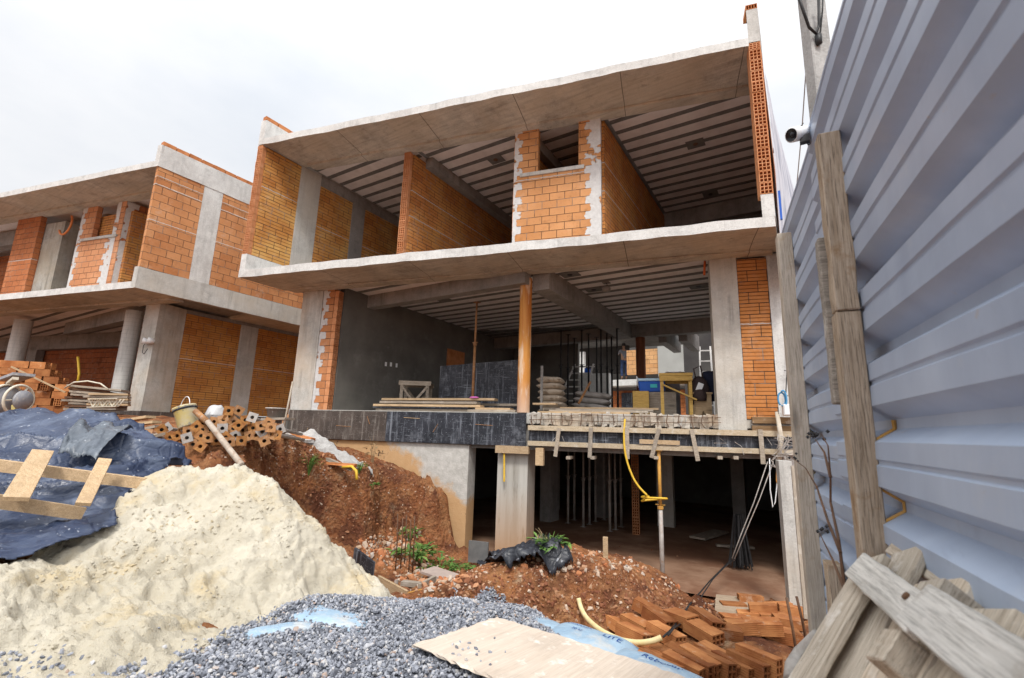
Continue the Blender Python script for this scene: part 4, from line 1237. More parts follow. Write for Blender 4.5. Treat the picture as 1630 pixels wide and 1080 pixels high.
o = obj('grey_board', MB().box((0, 0, 0), (.42, .02, .85)), m_plain('grey_sheet', (.20, .20, .22), (.28, .28, .30), 3), loc=FP(p.dot(FD) - .35, 10.2, .83)); o.rotation_euler = (.1, 0, FA); tag(o, 'grey sheet leaning under the yellow work table', 'board')
# white ladder and trestle at the back
def ladder(label, a, b, w, n, mat, name='ladder'):
    a = Vector(a); b = Vector(b); t = thing(name, label, 'ladder', a); d = b - a; s = FD * w / 2
    for q in (-1, 1):
        mb = MB(); mb.bar(s * q, d + s * q * .8, .05, .03, up=FN); obj('rail', mb, mat, t)
    for k in range(n):
        f = (k + .6) / n; mb = MB(); mb.bar(d * f - s * .97, d * f + s * .97, .03, .04); obj('rung', mb, mat, t)
    return t


W_WHITE = m_plain('white_painted_wood', (.58, .56, .54), (.68, .66, .64), 8)
ladder('white wooden ladder leaning at the back, between the dark props', onN(905, 645, 14.5), onN(930, 580, 15.2), .75, 6, W_WHITE)
_a, _b = onN(1124, 592, 16), onN(1122, 552, 16.3)
_a = _a + (_a - _b) * ((_a.z - .10) / (_b.z - _a.z))
ladder('white metal frame standing in the back window behind the right column', _a, _b, .40, 8, W_WHITE, 'scaffold')['category'] = 'scaffold'
p = onN(935, 596, 16); tag(obj('paint_tin', MB().lathe([(0, 0), (.1, 0), (.1, .2), (0, .2)], (0, 0, 0), 14), BLUE, loc=FP(p.dot(FD), 16, p.z)), 'small blue tin on the ledge behind the dark props', 'tin')
p = FP(p.dot(FD), 16, p.z)
tag(obj('ledge_wall', MB().box((0, 0, 0), (1.6, .3, p.z - .1)), CONC_W, loc=(p.x, p.y + .05, .1 + (p.z - .1) / 2 - .002)), 'low pale wall under the small blue tin', 'wall')
lumber('loose red conduit hanging from the slab beside the right column', onN(1122, 416, 8.6), onN(1121, 438, 8.55), .03, .03, m_plain('red_conduit', (.6, .12, .03), (.66, .16, .05)), name='conduit_stub', cat='conduit')
lamp = thing('pendant_lampholder', 'round lampholder hanging under the ground floor ceiling', 'lampholder', onZ(965, 450, ZB + .03))
mb = MB(); mb.lathe([(.0, -.20), (.08, -.19), (.09, -.12), (.06, -.10)], (0, 0, 0), 12); obj('cup', mb, CONC_D, lamp, True)
mb = MB(); mb.tube([(0, 0, 0), (.02, 0, -.06), (0, 0, -.11)], .008, 6); obj('cord', mb, BLACK_C, lamp, True)
mb = MB(); mb.box((0, 0, -.006), (.14, .14, .015)); obj('rose', mb, CONC_D, lamp)
G = 'square boxes in the joist ceilings'
for i, (u, v, z, lb) in enumerate(((907, 437, ZB + .04, 'ground floor ceiling near the lampholder'), (945, 461, ZB + .04, 'ground floor ceiling just behind the lampholder'), (1112, 456, ZB + .04, 'ground floor ceiling beside the right column'), (1107, 229, ZR + .03, 'upper right room ceiling, the nearer one'), (1131, 309, ZR + .03, 'upper right room ceiling, the farther one'), (789, 254, ZR + .03, 'ceiling of the bay left of the small brick room'), (703, 476, ZB + .04, 'ground floor ceiling left of the rusty prop'))):
    p = onZ(u, v, z); t = thing('ceiling_box', 'dark square electrical box in the ' + lb, 'electrical box', p, None, G)
    mb = MB(); mb.box((0, 0, -.004), (.36, .30, .012)); pt_ = obj('patch', mb, JOIST, t)
    mb = MB(); mb.lathe([(0, -.02), (.05, -.02), (.055, -.008)], (0, 0, 0), 10); obj('box', mb, RUST_D if i in (3, 5) else BLACK_C, pt_)
# ------------------------------------------------------------------ foreground heaps
def hit(u, v, h=gh, d0=.8, d1=20.0):
    r = ray(u, v); d = d0
    while d < d1:
        p = r * d
        if p.z < h(p.x, p.y): return p
        d += .02
    return r * d1


def atz(u, v, d): p = at(u, v, d); return (p.x, p.y, p.z)


SANDP = [atz(265, 741, 4.15), atz(322, 733, 4.35), atz(380, 742, 4.3), atz(430, 760, 4.2), atz(480, 803, 4.1), atz(520, 848, 4.02), atz(570, 903, 3.98), atz(628, 958, 4.0),
         atz(235, 765, 3.95), atz(190, 810, 3.65), atz(150, 850, 3.4), atz(80, 884, 3.05), atz(0, 903, 2.75), atz(-60, 890, 2.75),
         cpz(-60, 1130, -1.14), cpz(90, 1120, -1.18), cpz(230, 1090, -1.21), cpz(330, 1050, -1.22), cpz(400, 1020, -1.25), cpz(430, 1000, -1.27), cpz(500, 968, -1.34), cpz(60, 1030, -1.10), cpz(200, 1020, -1.14), (-4.6, .5, -.75), (-5.2, .9, -.75),
         atz(300, 800, 3.95), atz(330, 880, 3.55), atz(440, 900, 3.6), atz(250, 900, 3.3), atz(150, 940, 2.95), atz(380, 960, 3.25), atz(500, 930, 3.6), atz(240, 960, 3.0), atz(80, 980, 2.65),
         # beyond the ridge it falls away
         (-5.2, 3.3, -1.35), (-4.6, 3.6, -1.6), (-4.0, 3.6, -1.7), (-3.5, 3.9, -1.75), (-5.4, 2.6, -.95), (-5.2, 1.9, -.85), (-4.9, 1.3, -1.1), (-4.4, .8, -1.3), (-5.8, 3.2, -1.2), (-2.9, 3.6, -1.8)]
fS = tps(SANDP)
sx_, sy_ = np.meshgrid(np.arange(-6.2, -2.2, .014), np.arange(.2, 4.2, .014), indexing='ij')
SZ = fS(sx_, sy_)
SZ = SZ + fbm(sx_ * 2.1, sy_ * 2.1, 3, 5) * .11 + np.abs(fbm(sx_ * 6, sy_ * 6, 4, 1)) * -.06
SZ = SZ + fbm(sx_ * 14, sy_ * 14, 3, 3) * .045 - .10 * np.clip(np.abs(fbm(sx_ * 9, sy_ * 9, 3, 6)) - .20, 0, 1) + np.clip(fbm(sx_ * 26, sy_ * 26, 2, 2), 0, 1) * .03
SG = ground_h(sx_, sy_)
# slumped ledges: the damp crust breaks in steps across the lower slope
_l = SZ * 7.5 + fbm(sx_ * 2.6, sy_ * 2.6, 4, 1) * 2.2; _fr = _l - np.floor(_l)
SZ = SZ + .045 * (np.clip(_fr / .82, 0, 1) - np.clip((_fr - .82) / .18, 0, 1) - .4) * np.clip(fbm(sx_ * 1.7, sy_ * 1.7, 3, 7) * 3 + .55, 0, 1)
# little slumps along the foot
SZ = SZ + .04 * np.clip(fbm(sx_ * 4, sy_ * 4, 2, 6), 0, 1) * np.exp(-((SZ - SG) / .15) ** 2)


def m_sand():
    t = NT('pale_building_sand')
    a = t.noise(1.3, 5, .6); b = t.noise(9, 6, .7); f = t.noise(60, 5, .75)
    c = t.mix(t.step(a, .40, .60), (.57, .525, .43), (.47, .425, .335))
    c = t.mix(t.step(t.noise(2.1, 5, .65, t.mapr((1, 1, 1), (7, 3, 1))), .52, .68, 0, .7), c, (.55, .43, .24))
    c = t.mix(t.step(b, .55, .75, 0, .4), c, (.46, .39, .27))
    c = t.mix(t.step(f, .60, .75, 0, .30), c, (.42, .35, .25))
    c = t.mix(t.step(t.noise(30, 3, .6), .70, .74, 0, .45), c, (.33, .25, .16))
    h = t.math('ADD', t.math('MULTIPLY', b, 1.1), t.math('ADD', t.math('MULTIPLY', f, .55), t.math('MULTIPLY', t.noise(26, 5, .7), .8)))
    c = t.mix(t.step(t.noise(38, 4, .75, t.mapr((1, 1, 1), (1, 6, 2))), .60, .68, 0, .5), c, (.36, .28, .17))
    h = t.math('ADD', t.math('MULTIPLY', h, .5), t.math('ADD', t.math('MULTIPLY', t.voro(24), .35), t.math('MULTIPLY', t.noise(110, 3, .7), .6)))
    return t.fin(c, .97, t.bump(h, .75, .022), spec=.1)


SANDM = m_sand()
o = gridmesh('sand_pile', sx_, sy_, SZ, SANDM, keep=(SZ > SG - .03), origin=(-4.2, 2.2, -1.3))
tag(o, 'big heap of pale yellowish sand at lower left', 'sand heap')


_SL = SZ.tolist()


def sand_h(x, y):
    v = lookup(_SL, x, y, -6.2, .2, .014)
    return v if v is not None else -9


# ------------------------------------------------------------------ dark tarpaulin over a heap on the left
TP = [atz(0, 654, 4.9), atz(60, 653, 5.0), atz(120, 654, 5.1), atz(180, 664, 5.15), atz(230, 692, 5.05), atz(270, 708, 5.0), atz(302, 730, 4.95), atz(262, 742, 4.6),
      atz(0, 700, 4.5), atz(100, 700, 4.7), atz(200, 720, 4.6), atz(0, 745, 4.0), atz(100, 760, 4.05), atz(200, 765, 4.15), atz(0, 800, 3.45), atz(100, 812, 3.5), atz(160, 830, 3.5),
      atz(0, 868, 2.95), atz(20, 875, 2.92), atz(90, 850, 3.15), atz(-120, 700, 4.3), atz(-120, 800, 3.3), atz(-120, 880, 2.7), atz(-120, 655, 4.8),
      (-7.3, 2.4, -.35), (-7.0, 3.0, -.45), (-7.6, 1.5, -.3), (-6.4, 3.3, -.5), (-5.9, 3.3, -.7), (-8.3, 1.2, -.6)]
fT = tps(TP)
tx_, ty_ = np.meshgrid(np.arange(-8.2, -3.9, .016), np.arange(-.6, 3.4, .016), indexing='ij')
base = fT(tx_, ty_)
# folds run down the slope and fan out; a second set of creases crosses them
ang = np.arctan2(ty_ - 4.2, tx_ + 9.2); rad = np.hypot(tx_ + 9.2, ty_ - 4.2)
w1 = fbm(tx_ * 1.1, ty_ * 1.1, 3, 2)
def ridge(a): return 1 - np.abs(2 * (a - np.floor(a)) - 1)
f1 = np.abs(fbm(ang * 7 + w1 * 1.2, rad * .7, 3, 3)) * -.24
f2 = np.abs(fbm(tx_ * 1.9 + w1 * 2, ty_ * .9, 3, 6)) * -.16
f3 = np.abs(fbm(tx_ * 5 + w1 * 3, ty_ * 3.2 - tx_, 3, 1)) * -.06
_q = at(265, 690, 5.0) - at(0, 770, 3.9); fd = np.array([_q.x, _q.y]); fd = fd / np.hypot(*fd); ac = tx_ * fd[1] * -1 + ty_ * fd[0] * -1; al = tx_ * fd[0] + ty_ * fd[1]
ph = ac * 2.3 + w1 * 1.6 + al * .25
rg = ridge(ph) ** 3; rg2 = ridge(ph * 2.37 + 1.3 * vnoise(al * 1.1, ac * 2.0, 5)) ** 4
TZ = base + .0 + f1 * .35 + f2 * .35 + f3 * .35 + rg * .15 * np.clip(.5 + vnoise(al * .8, ac * .8, 1) * 1.6, 0, 1) + rg2 * .07 * np.clip(.5 + vnoise(al * .9, ac * 1.4, 3) * 2, 0, 1) + np.abs(fbm(tx_ * 9, ty_ * 9, 2, 3)) * .008
# outline of the sheet, in plan
OUT = [p[:2] for p in (atz(-60, 650, 5.0), atz(120, 651, 5.25), atz(190, 668, 5.25), atz(250, 695, 5.15), atz(308, 733, 4.98), atz(270, 750, 4.5), atz(220, 790, 4.0), atz(150, 845, 3.4), atz(88, 852, 3.08), atz(20, 878, 2.88), atz(-100, 860, 2.75), atz(-200, 720, 3.9))]


def inpoly(x, y, poly):
    c = np.zeros(np.shape(x), bool); n = len(poly)
    for i in range(n):
        x0, y0 = poly[i]; x1, y1 = poly[(i + 1) % n]
        c ^= ((y0 > y) != (y1 > y)) & (x < (x1 - x0) * (y - y0) / (y1 - y0 + 1e-12) + x0)
    return c


tw = fbm(tx_ * 3, ty_ * 3, 3, 4) * .12
keep = inpoly(tx_ + tw, ty_ + tw, OUT)


def m_tarp(name, a, b, pale_streak):
    t = NT(name)
    n = t.noise(3, 6, .7); w = t.noise(1, 5, .7, t.mapr((6, 2, 3), rot=(0, 0, .8)))
    c = t.mix(t.step(n, .4, .65), a, b)
    c = t.mix(t.step(w, .52, .72, 0, .55), c, pale_streak)  # paler streaks along the folds paint their sheen into the colour
    c = t.mix(t.step(t.noise(22, 3, .6), .66, .70, 0, .6), c, (.45, .47, .52))
    v = t.voro(7, 'DISTANCE_TO_EDGE'); v = t.step(v, 0, .12)
    h = t.math('ADD', t.math('MULTIPLY', w, 1.2), t.math('ADD', t.math('MULTIPLY', v, .25), t.math('MULTIPLY', t.noise(14, 4, .6), .4)))
    return t.fin(c, t.step(n, .3, .7, .30, .48), t.bump(h, .7, .02), spec=.45)


TARP = m_tarp('navy_tarpaulin', (.022, .034, .072), (.042, .060, .112), (.17, .21, .29))
o = gridmesh('tarpaulin', tx_, ty_, TZ, TARP, keep=keep, origin=(-5.8, 1.8, -.4))
sm = o.modifiers.new('thick', 'SOLIDIFY'); sm.thickness = .006
tag(o, 'dark navy tarpaulin spread over the heap at far left', 'tarpaulin')


def tarp_h(x, y):
    x = np.array([x]); y = np.array([y]); return float(fT(x, y)[0] + .05)


# a paler dusty flap lying folded on it
fl = []; nu, nv = 26, 14
c4 = [at(112, 712, 4.55), at(208, 706, 4.75), at(150, 742, 4.1), at(88, 745, 4.1)]
for i in range(nu + 1):
    for j in range(nv + 1):
        u, v = i / nu, j / nv
        p = (c4[0] * (1 - u) + c4[1] * u) * (1 - v) + (c4[3] * (1 - u) + c4[2] * u) * v
        p = Vector((p.x, p.y, tarp_h(p.x, p.y) + .10 + .09 * math.sin(v * 3.1) + .10 * mnoise.noise(Vector((u * 3, v * 3, 4))) + .05 * abs(mnoise.noise(Vector((u * 9, v * 5, 1))))))
        fl.append(p)
mb = MB(); mb.add(fl, [(i * (nv + 1) + j, (i + 1) * (nv + 1) + j, (i + 1) * (nv + 1) + j + 1, i * (nv + 1) + j + 1) for i in range(nu) for j in range(nv)])
o = obj('plastic_sheet', mb, m_tarp('dusty_tarpaulin', (.07, .085, .105), (.12, .14, .17), (.36, .40, .44)), smooth=True); o.modifiers.new('thick', 'SOLIDIFY').thickness = .006
tag(o, 'dusty grey folded plastic sheet on the navy tarpaulin', 'plastic sheet')
# timber ladder frame lying on the tarpaulin
t = thing('nailed_rails', 'two pine rails nailed together by short cross boards, lying on the navy tarpaulin', 'timber frame', at(100, 775, 3.6))
tl = lambda p: p - t.location
r1a, r1b = at(-60, 734, 3.55), at(230, 770, 3.95)
r2a, r2b = at(-60, 790, 3.0), at(132, 818, 3.42)
mb = MB(); mb.bar(tl(r1a), tl(r1b), .06, .085); obj('rail', mb, W_NEW, t)
mb = MB(); mb.bar(tl(r2a), tl(r2b), .06, .085); obj('rail', mb, W_NEW, t)
nrm = (r1b - r1a).cross(r2a - r1a).normalized()
if nrm.z < 0: nrm = -nrm
for (ua, va, ub, vb, da, db, w) in ((62, 735, 22, 806, 3.62, 3.02, .125), (161, 749, 130, 812, 3.72, 3.30, .085)):
    a, b = at(ua, va, da), at(ub, vb, db)
    e = (b - a).normalized() * .04
    mb = MB(); mb.bar(tl(a - e) + nrm * .062, tl(b + e) + nrm * .062, w, .026, up=nrm); obj('cross_board', mb, W_NEW, t)

# ------------------------------------------------------------------ gravel
GPOLY = [hit(u, v).xy[:] for u, v in ((60, 1140), (250, 1060), (360, 1022), (420, 1000), (455, 972), (490, 955), (560, 950), (640, 965), (720, 955), (800, 962), (850, 985), (905, 1020), (980, 1062), (1060, 1110), (1100, 1180), (600, 1300), (200, 1250))]
gx_, gy_ = np.meshgrid(np.arange(-4.2, -.2, .03), np.arange(.6, 4.4, .03), indexing='ij')
BUMPS = [(hit(520, 990).xy, .42, .10), (hit(690, 980).xy, .5, .06), (hit(800, 1000).xy, .4, .05)]


def gravel_h(x, y):
    h = ground_h(x, y, False) + .045 + fbm(np.asarray(x) * 2.5, np.asarray(y) * 2.5, 3, 3) * .05
    for c, r, a in BUMPS: h = h + a * np.exp(-((x - c[0]) ** 2 + (y - c[1]) ** 2) / r ** 2)
    return h


GZ = gravel_h(gx_, gy_)
_GL = GZ.tolist()


def grav_h(x, y):
    v = lookup(_GL, x, y, -4.2, .6, .03)
    return v if v is not None else -9
gw = fbm(gx_ * 4, gy_ * 4, 3, 1) * .14
gin = inpoly(gx_ + gw, gy_ + gw, GPOLY)
GRAVM = None


def m_gravel():
    t = NT('blue_grey_crushed_stone')
    oi = t.n('ShaderNodeAttribute'); oi.attribute_name = 'tone'; r = oi.outputs['Fac']
    c = t.ramp(r, [(0, (.10, .108, .13)), (.45, (.225, .24, .28)), (.8, (.37, .385, .425)), (.95, (.48, .47, .46)), (1, (.34, .23, .17))])
    c = t.mix(t.step(t.noise(60, 3), .45, .7, 0, .35), c, (.42, .43, .46))
    return t.fin(c, .8, t.bump(t.noise(90, 3), .4, .004), spec=.3)


def stones(name, xs, ys, zs, size, mat, seed, flat=.65, dark=None):
    """one mesh of many irregular stones"""
    r = np.random.default_rng(seed); n = len(xs)
    ph = (1 + 5 ** .5) / 2
    ico = np.array([(-1, ph, 0), (1, ph, 0), (-1, -ph, 0), (1, -ph, 0), (0, -1, ph), (0, 1, ph), (0, -1, -ph), (0, 1, -ph), (ph, 0, -1), (ph, 0, 1), (-ph, 0, -1), (-ph, 0, 1)]) / 1.9
    tri = np.array([(0, 11, 5), (0, 5, 1), (0, 1, 7), (0, 7, 10), (0, 10, 11), (1, 5, 9), (5, 11, 4), (11, 10, 2), (10, 7, 6), (7, 1, 8), (3, 9, 4), (3, 4, 2), (3, 2, 6), (3, 6, 8), (3, 8, 9), (4, 9, 5), (2, 4, 11), (6, 2, 10), (8, 6, 7), (9, 8, 1)])
    s = size if np.ndim(size) else np.full(n, size)
    s = s * r.uniform(.65, 1.35, n)
    V = ico[None] * (1 + r.uniform(-.38, .38, (n, 12, 1)))
    V = V * np.stack([r.uniform(.75, 1.3, n), r.uniform(.6, 1.0, n), r.uniform(flat * .7, flat * 1.2, n)], 1)[:, None]
    q = r.normal(size=(n, 4)); q[:, 1:3] *= .45; q /= np.linalg.norm(q, axis=1)[:, None]
    a, b, c, d = q.T
    Rm = np.stack([np.stack([1 - 2 * (c * c + d * d), 2 * (b * c - a * d), 2 * (b * d + a * c)], 1), np.stack([2 * (b * c + a * d), 1 - 2 * (b * b + d * d), 2 * (c * d - a * b)], 1), np.stack([2 * (b * d - a * c), 2 * (c * d + a * b), 1 - 2 * (b * b + c * c)], 1)], 1)
    V = np.einsum('nij,nkj->nki', Rm, V) * (s[:, None, None] * .5) + np.stack([xs, ys, zs], 1)[:, None]
    co = V.reshape(-1, 3); F = (tri[None] + np.arange(n)[:, None, None] * 12).reshape(-1, 3)
    o = npmesh(name, co, F, mat, False)
    at_ = o.data.attributes.new('tone', 'FLOAT', 'FACE')
    if len(o.data.polygons) == n * 20: at_.data.foreach_set('value', np.repeat(r.random(n), 20).astype(np.float32))
    return o


GM = m_gravel()
o = gridmesh('gravel_bed', gx_, gy_, GZ - .012, m_plain('gravel_grit', (.10, .11, .135), (.21, .22, .25), 60, .9, .8, dist=.01), keep=gin)
tag(o, kind='structure')
r_ = np.random.default_rng(5)
n = 62000
qx = r_.uniform(-4.0, -.4, n); qy = r_.uniform(.9, 4.3, n)
jw = fbm(qx * 4, qy * 4, 3, 1) * .14
m_ = inpoly(qx + jw, qy + jw, GPOLY)
# nothing under the plywood sheet is needed close to the eye
m_ &= np.hypot(qx, qy) > 1.7
qx, qy = qx[m_], qy[m_]
sz = r_.choice([.012, .017, .021, .025, .031], len(qx), p=[.2, .3, .27, .16, .07])
o = stones('gravel', qx, qy, gravel_h(qx, qy) + r_.uniform(-.006, .014, len(qx)), sz, GM, 6)
tag(o, 'blue grey crushed stone spread across the foreground', 'gravel', kind='stuff')
# stray stones on the sand foot and on brown earth at the lower left
SC = []
rr_ = random.Random(31)
while len(SC) < 2600:
    u = rr_.uniform(-20, 640); v = rr_.uniform(735, 1075)
    p = at(u, v, 1)
    d = 2.0; ok = None
    while d < 4.7:
        q = p * d
        if q.z < sand_h(q.x, q.y): ok = q; break
        d += .03
    if ok is None: SC.append(None); continue
    if sand_h(ok.x, ok.y) < gh(ok.x, ok.y): SC.append(None); continue
    SC.append((ok.x, ok.y, sand_h(ok.x, ok.y)))
SC = np.array([q for q in SC if q])
cl = fbm(SC[:, 0] * 3, SC[:, 1] * 3, 3, 2)
o = stones('sand_clods', SC[:, 0], SC[:, 1], SC[:, 2] - .002, np.where(cl > .10, .024, .011), SANDM, 14, .8)
tag(o, 'small damp clods of sand all over the sand heap', 'sand clods', kind='stuff')
SP = []
for k in range(900):
    u = random.uniform(-20, 480); v = random.uniform(1000, 1110)
    w_ = math.exp(-((u - 40) / 90) ** 2) * (v > 1040) + .30 * max(0, (u - 180) / 300) + .04
    if random.random() > w_: continue
    p = hit(u, v, lambda x, y: max(gh(x, y), sand_h(x, y))); SP.append(p)
o = stones('stray_gravel', np.array([p.x for p in SP]), np.array([p.y for p in SP]), np.array([p.z + .004 for p in SP]), .024, GM, 9)
tag(o, 'stray grey stones on the sand edge at lower left', 'gravel', kind='stuff')

# ------------------------------------------------------------------ plywood sheet in front
PLY = m_wood('pale_worn_plywood', (.55, .46, .38), (.66, .58, .50), 'y', .3, stain=((.74, .70, .65), .9))
A, B, C2 = onZ(790, 986, -1.24), onZ(688, 1046, -1.205), onZ(1082, 1082, -1.23)
ex = (C2 - A).normalized(); ey = (B - A) - ex * (B - A).dot(ex); wy = ey.length; ey.normalize()
M = frame(A, ex, ey)
mb = MB(); nx, ny = 40, 20
for s_ in (0, 1):
    for i in range(nx + 1):
        for j in range(ny + 1):
            x, y = i / nx * 1.5, j / ny * wy
            e = .012 if i in (0, nx) or j in (0, ny) else 0
            mb.v.append((x + random.uniform(-e, e), y + random.uniform(-e, e), .012 * math.sin(x * 2.1 + y) + s_ * .014 * 1))
k = (nx + 1) * (ny + 1)
for i in range(nx):
    for j in range(ny):
        a = i * (ny + 1) + j; b = a + ny + 1
        mb.f += [(a, a + 1, b + 1, b), (k + a, k + b, k + b + 1, k + a + 1)]; mb.m += [0, 0]
for i in range(nx):
    for j in (0, ny):
        a = i * (ny + 1) + j; b = a + ny + 1; mb.f.append((a, b, k + b, k + a) if j == 0 else (b, a, k + a, k + b)); mb.m.append(0)
for j in range(ny):
    for i in (0, nx):
        a = i * (ny + 1) + j; b = a + 1; mb.f.append((b, a, k + a, k + b) if i == 0 else (a, b, k + b, k + a)); mb.m.append(0)
flip = M.to_3x3().col[2].z < 0
if flip:
    mb.v = [(x, y, -z) for x, y, z in mb.v]
o = obj('plywood_sheet', mb, PLY); o.matrix_world = M; tag(o, 'pale worn plywood sheet lying on the gravel at bottom centre', 'plywood sheet')
PN = M.to_3x3().col[2] * (-1 if flip else 1)
SP = []
for (u, v) in ((720, 1035), (727, 1040), (736, 1043), (745, 1041), (746, 1032), (732, 1030), (757, 1042), (762, 1046), (780, 1048), (731, 1052), (765, 1062), (780, 1068), (804, 1047), (787, 1024), (720, 1050), (742, 1060), (758, 1052)):
    r = ray(u, v); p = r * (A.dot(PN) / r.dot(PN)) + PN * .028; SP.append(p)
o = stones('loose_gravel', np.array([p.x for p in SP]), np.array([p.y for p in SP]), np.array([p.z for p in SP]), .022, GM, 12)
tag(o, 'few dark stones scattered on the plywood sheet', 'gravel', kind='stuff')

# ------------------------------------------------------------------ pale blue sacks at the gravel edge
SACKB = m_plain('pale_blue_woven_plastic', (.26, .38, .50), (.36, .48, .58), 5, .45, .8, spots=((.52, .52, .50), .50, .66, .8, 6), spec=.4, dist=.02)


def printed(o, lines, M, col):
    for s, x, y, size in lines:
        cu = bpy.data.curves.new('sack_print', 'FONT'); cu.body = s; cu.size = size; cu.extrude = 0; cu.align_x = 'CENTER'; cu.align_y = 'CENTER'
        tmp = bpy.data.objects.new('tmp', cu); COL.objects.link(tmp)
        dg = bpy.context.evaluated_depsgraph_get(); me = bpy.data.meshes.new_from_object(tmp.evaluated_get(dg)); bpy.data.objects.remove(tmp)
        bm = bmesh.new(); bm.from_mesh(me)
        bmesh.ops.triangulate(bm, faces=bm.faces)
        bmesh.ops.subdivide_edges(bm, edges=[e for e in bm.edges if e.calc_length() > .03], cuts=2)
        # lay it on the sack's own surface
        for v in bm.verts:
            px, py = v.co.x + x, v.co.y + y
            ok, loc, nr, _ = o.ray_cast(Vector((px, py, 1)), Vector((0, 0, -1)))
            v.co = Vector((px, py, (loc.z if ok else 0) + .003))
        bm.to_mesh(me); bm.free(); me.materials.append(col)
        q = bpy.data.objects.new('sack_print', me); COL.objects.link(q); q.parent = o


INK = m_plain('blue_ink', (.01, .05, .22), (.03, .10, .32), 30, .7, 0)
edge = (C2 - A).normalized()


def bluesack(label, p, ang, dims, seed, lines=(), tilt=0):
    M = Matrix.Translation(p) @ Matrix.Rotation(ang, 4, 'Z') @ Matrix.Rotation(tilt, 4, 'Y')
    o = sack(label, M, dims, SACKB, seed, None, 'plastic_sack')
    bpy.context.view_layer.update()
    if lines: printed(o, lines, M, INK)
    return o


ea = math.atan2(edge.y, edge.x)
pc = onZ(936, 1026, -1.385)
bluesack('pale blue printed sack lying between plywood sheet and red earth', pc, ea + .05, (.60, .40, .13), 41, [('LITE', .15, .06, .075), ('ARGAMASSA', -.12, .10, .035), ('20 kg', -.10, .03, .04)], .03)
pc = onZ(1040, 1078, -1.375)
bluesack('pale blue printed sack nearest the bricks, half under the plywood sheet', pc, ea - .05, (.58, .38, .13), 43, [('Rebocar', .02, .07, .075)], .04)
pc = onZ(836, 1000, -1.41)
bluesack('pale blue sack half buried in gravel left of the printed sacks', pc, ea + .02, (.62, .40, .12), 45)
pc = hit(530, 985, grav_h); pc.z -= .015
bluesack('pale blue sack showing through the gravel beside the sand heap', pc, .25, (.58, .30, .09), 47, (), .06)
pc = hit(447, 1005, grav_h); pc.z += .0
bluesack('crumpled blue sack end between the sand heap and the gravel', pc, 1.15, (.40, .13, .07), 49, (), .05)

# ------------------------------------------------------------------ hollow bricks lying at the lower right
def brick_mesh(L, W, H, nu=2, nz=3):
    mb = MB(); d = .05; t = .010
    # outer shell, open ended
    for s in (-1, 1):
        mb.box((0, s * (W / 2 - t / 2), 0), (L, t, H)); mb.box((0, 0, s * (H / 2 - t / 2)), (L, W - 2 * t - .0005, t))
    for i in range(1, nu): mb.box((0, -W / 2 + W * i / nu, 0), (L - .002, t, H - 2 * t - .0005))
    for j in range(1, nz): mb.box((0, 0, -H / 2 + H * j / nz), (L - .004, W - 2 * t - .0005, t))
    return mb


CLAY_W = m_brick('loose_brick_clay', 9, 9, cols=((.56, .22, .085), (.40, .13, .045)), pale=.6, gap=(.4, .15, .05))
for p_ in (): pass


def m_loose():
    t = NT('loose_clay')
    oi = t.n('ShaderNodeObjectInfo'); r = oi.outputs['Random']
    off = t.n('ShaderNodeVectorMath', operation='ADD'); t.l(t.tc, off.inputs[0]); k = t.math('MULTIPLY', r, 23.0); t.l(t.comb(k, k, k), off.inputs[1]); vec = off.outputs[0]
    c = t.mix(t.step(t.noise(4, 5, .6, vec), .35, .65), (.27, .095, .032), (.50, .225, .085))
    c = t.mix(t.step(t.noise(9, 5, .65, t.mapr((.6, 5, 5), vec=vec)), .5, .7, 0, .6), c, (.28, .08, .03))
    c = t.mix(t.step(t.noise(6, 5, .7, t.mapr((1, 1, 1), (4, 4, 4), vec=vec)), .60, .68, 0, .5), c, (.56, .42, .30))
    c = t.mix(1.0, c, t.mix(r, (.62, .58, .56), (1.15, 1.14, 1.12)), 'MULTIPLY')
    y = t.sep()[1]; z = t.sep()[2]
    g = t.math('SINE', t.math('MULTIPLY', t.math('ADD', y, z), 420.0))
    return t.fin(c, .88, t.bump(t.math('ADD', t.math('MULTIPLY', g, .3), t.noise(40, 4)), .5, .004), spec=.2)


LOOSE = m_loose()
GB = 'hollow bricks tipped on the ground at lower right'
bm_tall = obj('hollow_brick', brick_mesh(.29, .095, .145), LOOSE)          # standing on the narrow side
near = onZ(1158, 1041, -1.44); far = onZ(1091, 1011, -1.44)
bx = (near - far).normalized()
s0, s1 = onZ(1035, 1052, -1.44), onZ(1262, 1052, -1.44)
n = 12
first = True
def place_brick(src, p, xdir, roll=0.0, pitch=0.0, label='', group=GB):
    o = src.copy() if src.users_collection and src.get('_used') else src
    if o is not src: COL.objects.link(o)
    src['_used'] = 1
    x = Vector(xdir); x.z = 0; x.normalize()
    M = frame(p, x, UP.cross(x)) @ Matrix.Rotation(pitch, 4, 'Y') @ Matrix.Rotation(roll, 4, 'X')
    o.matrix_world = M; o.name = 'hollow_brick'
    if '_used' in o and o is not src: del o['_used']
    return tag(o, label, 'brick', group)


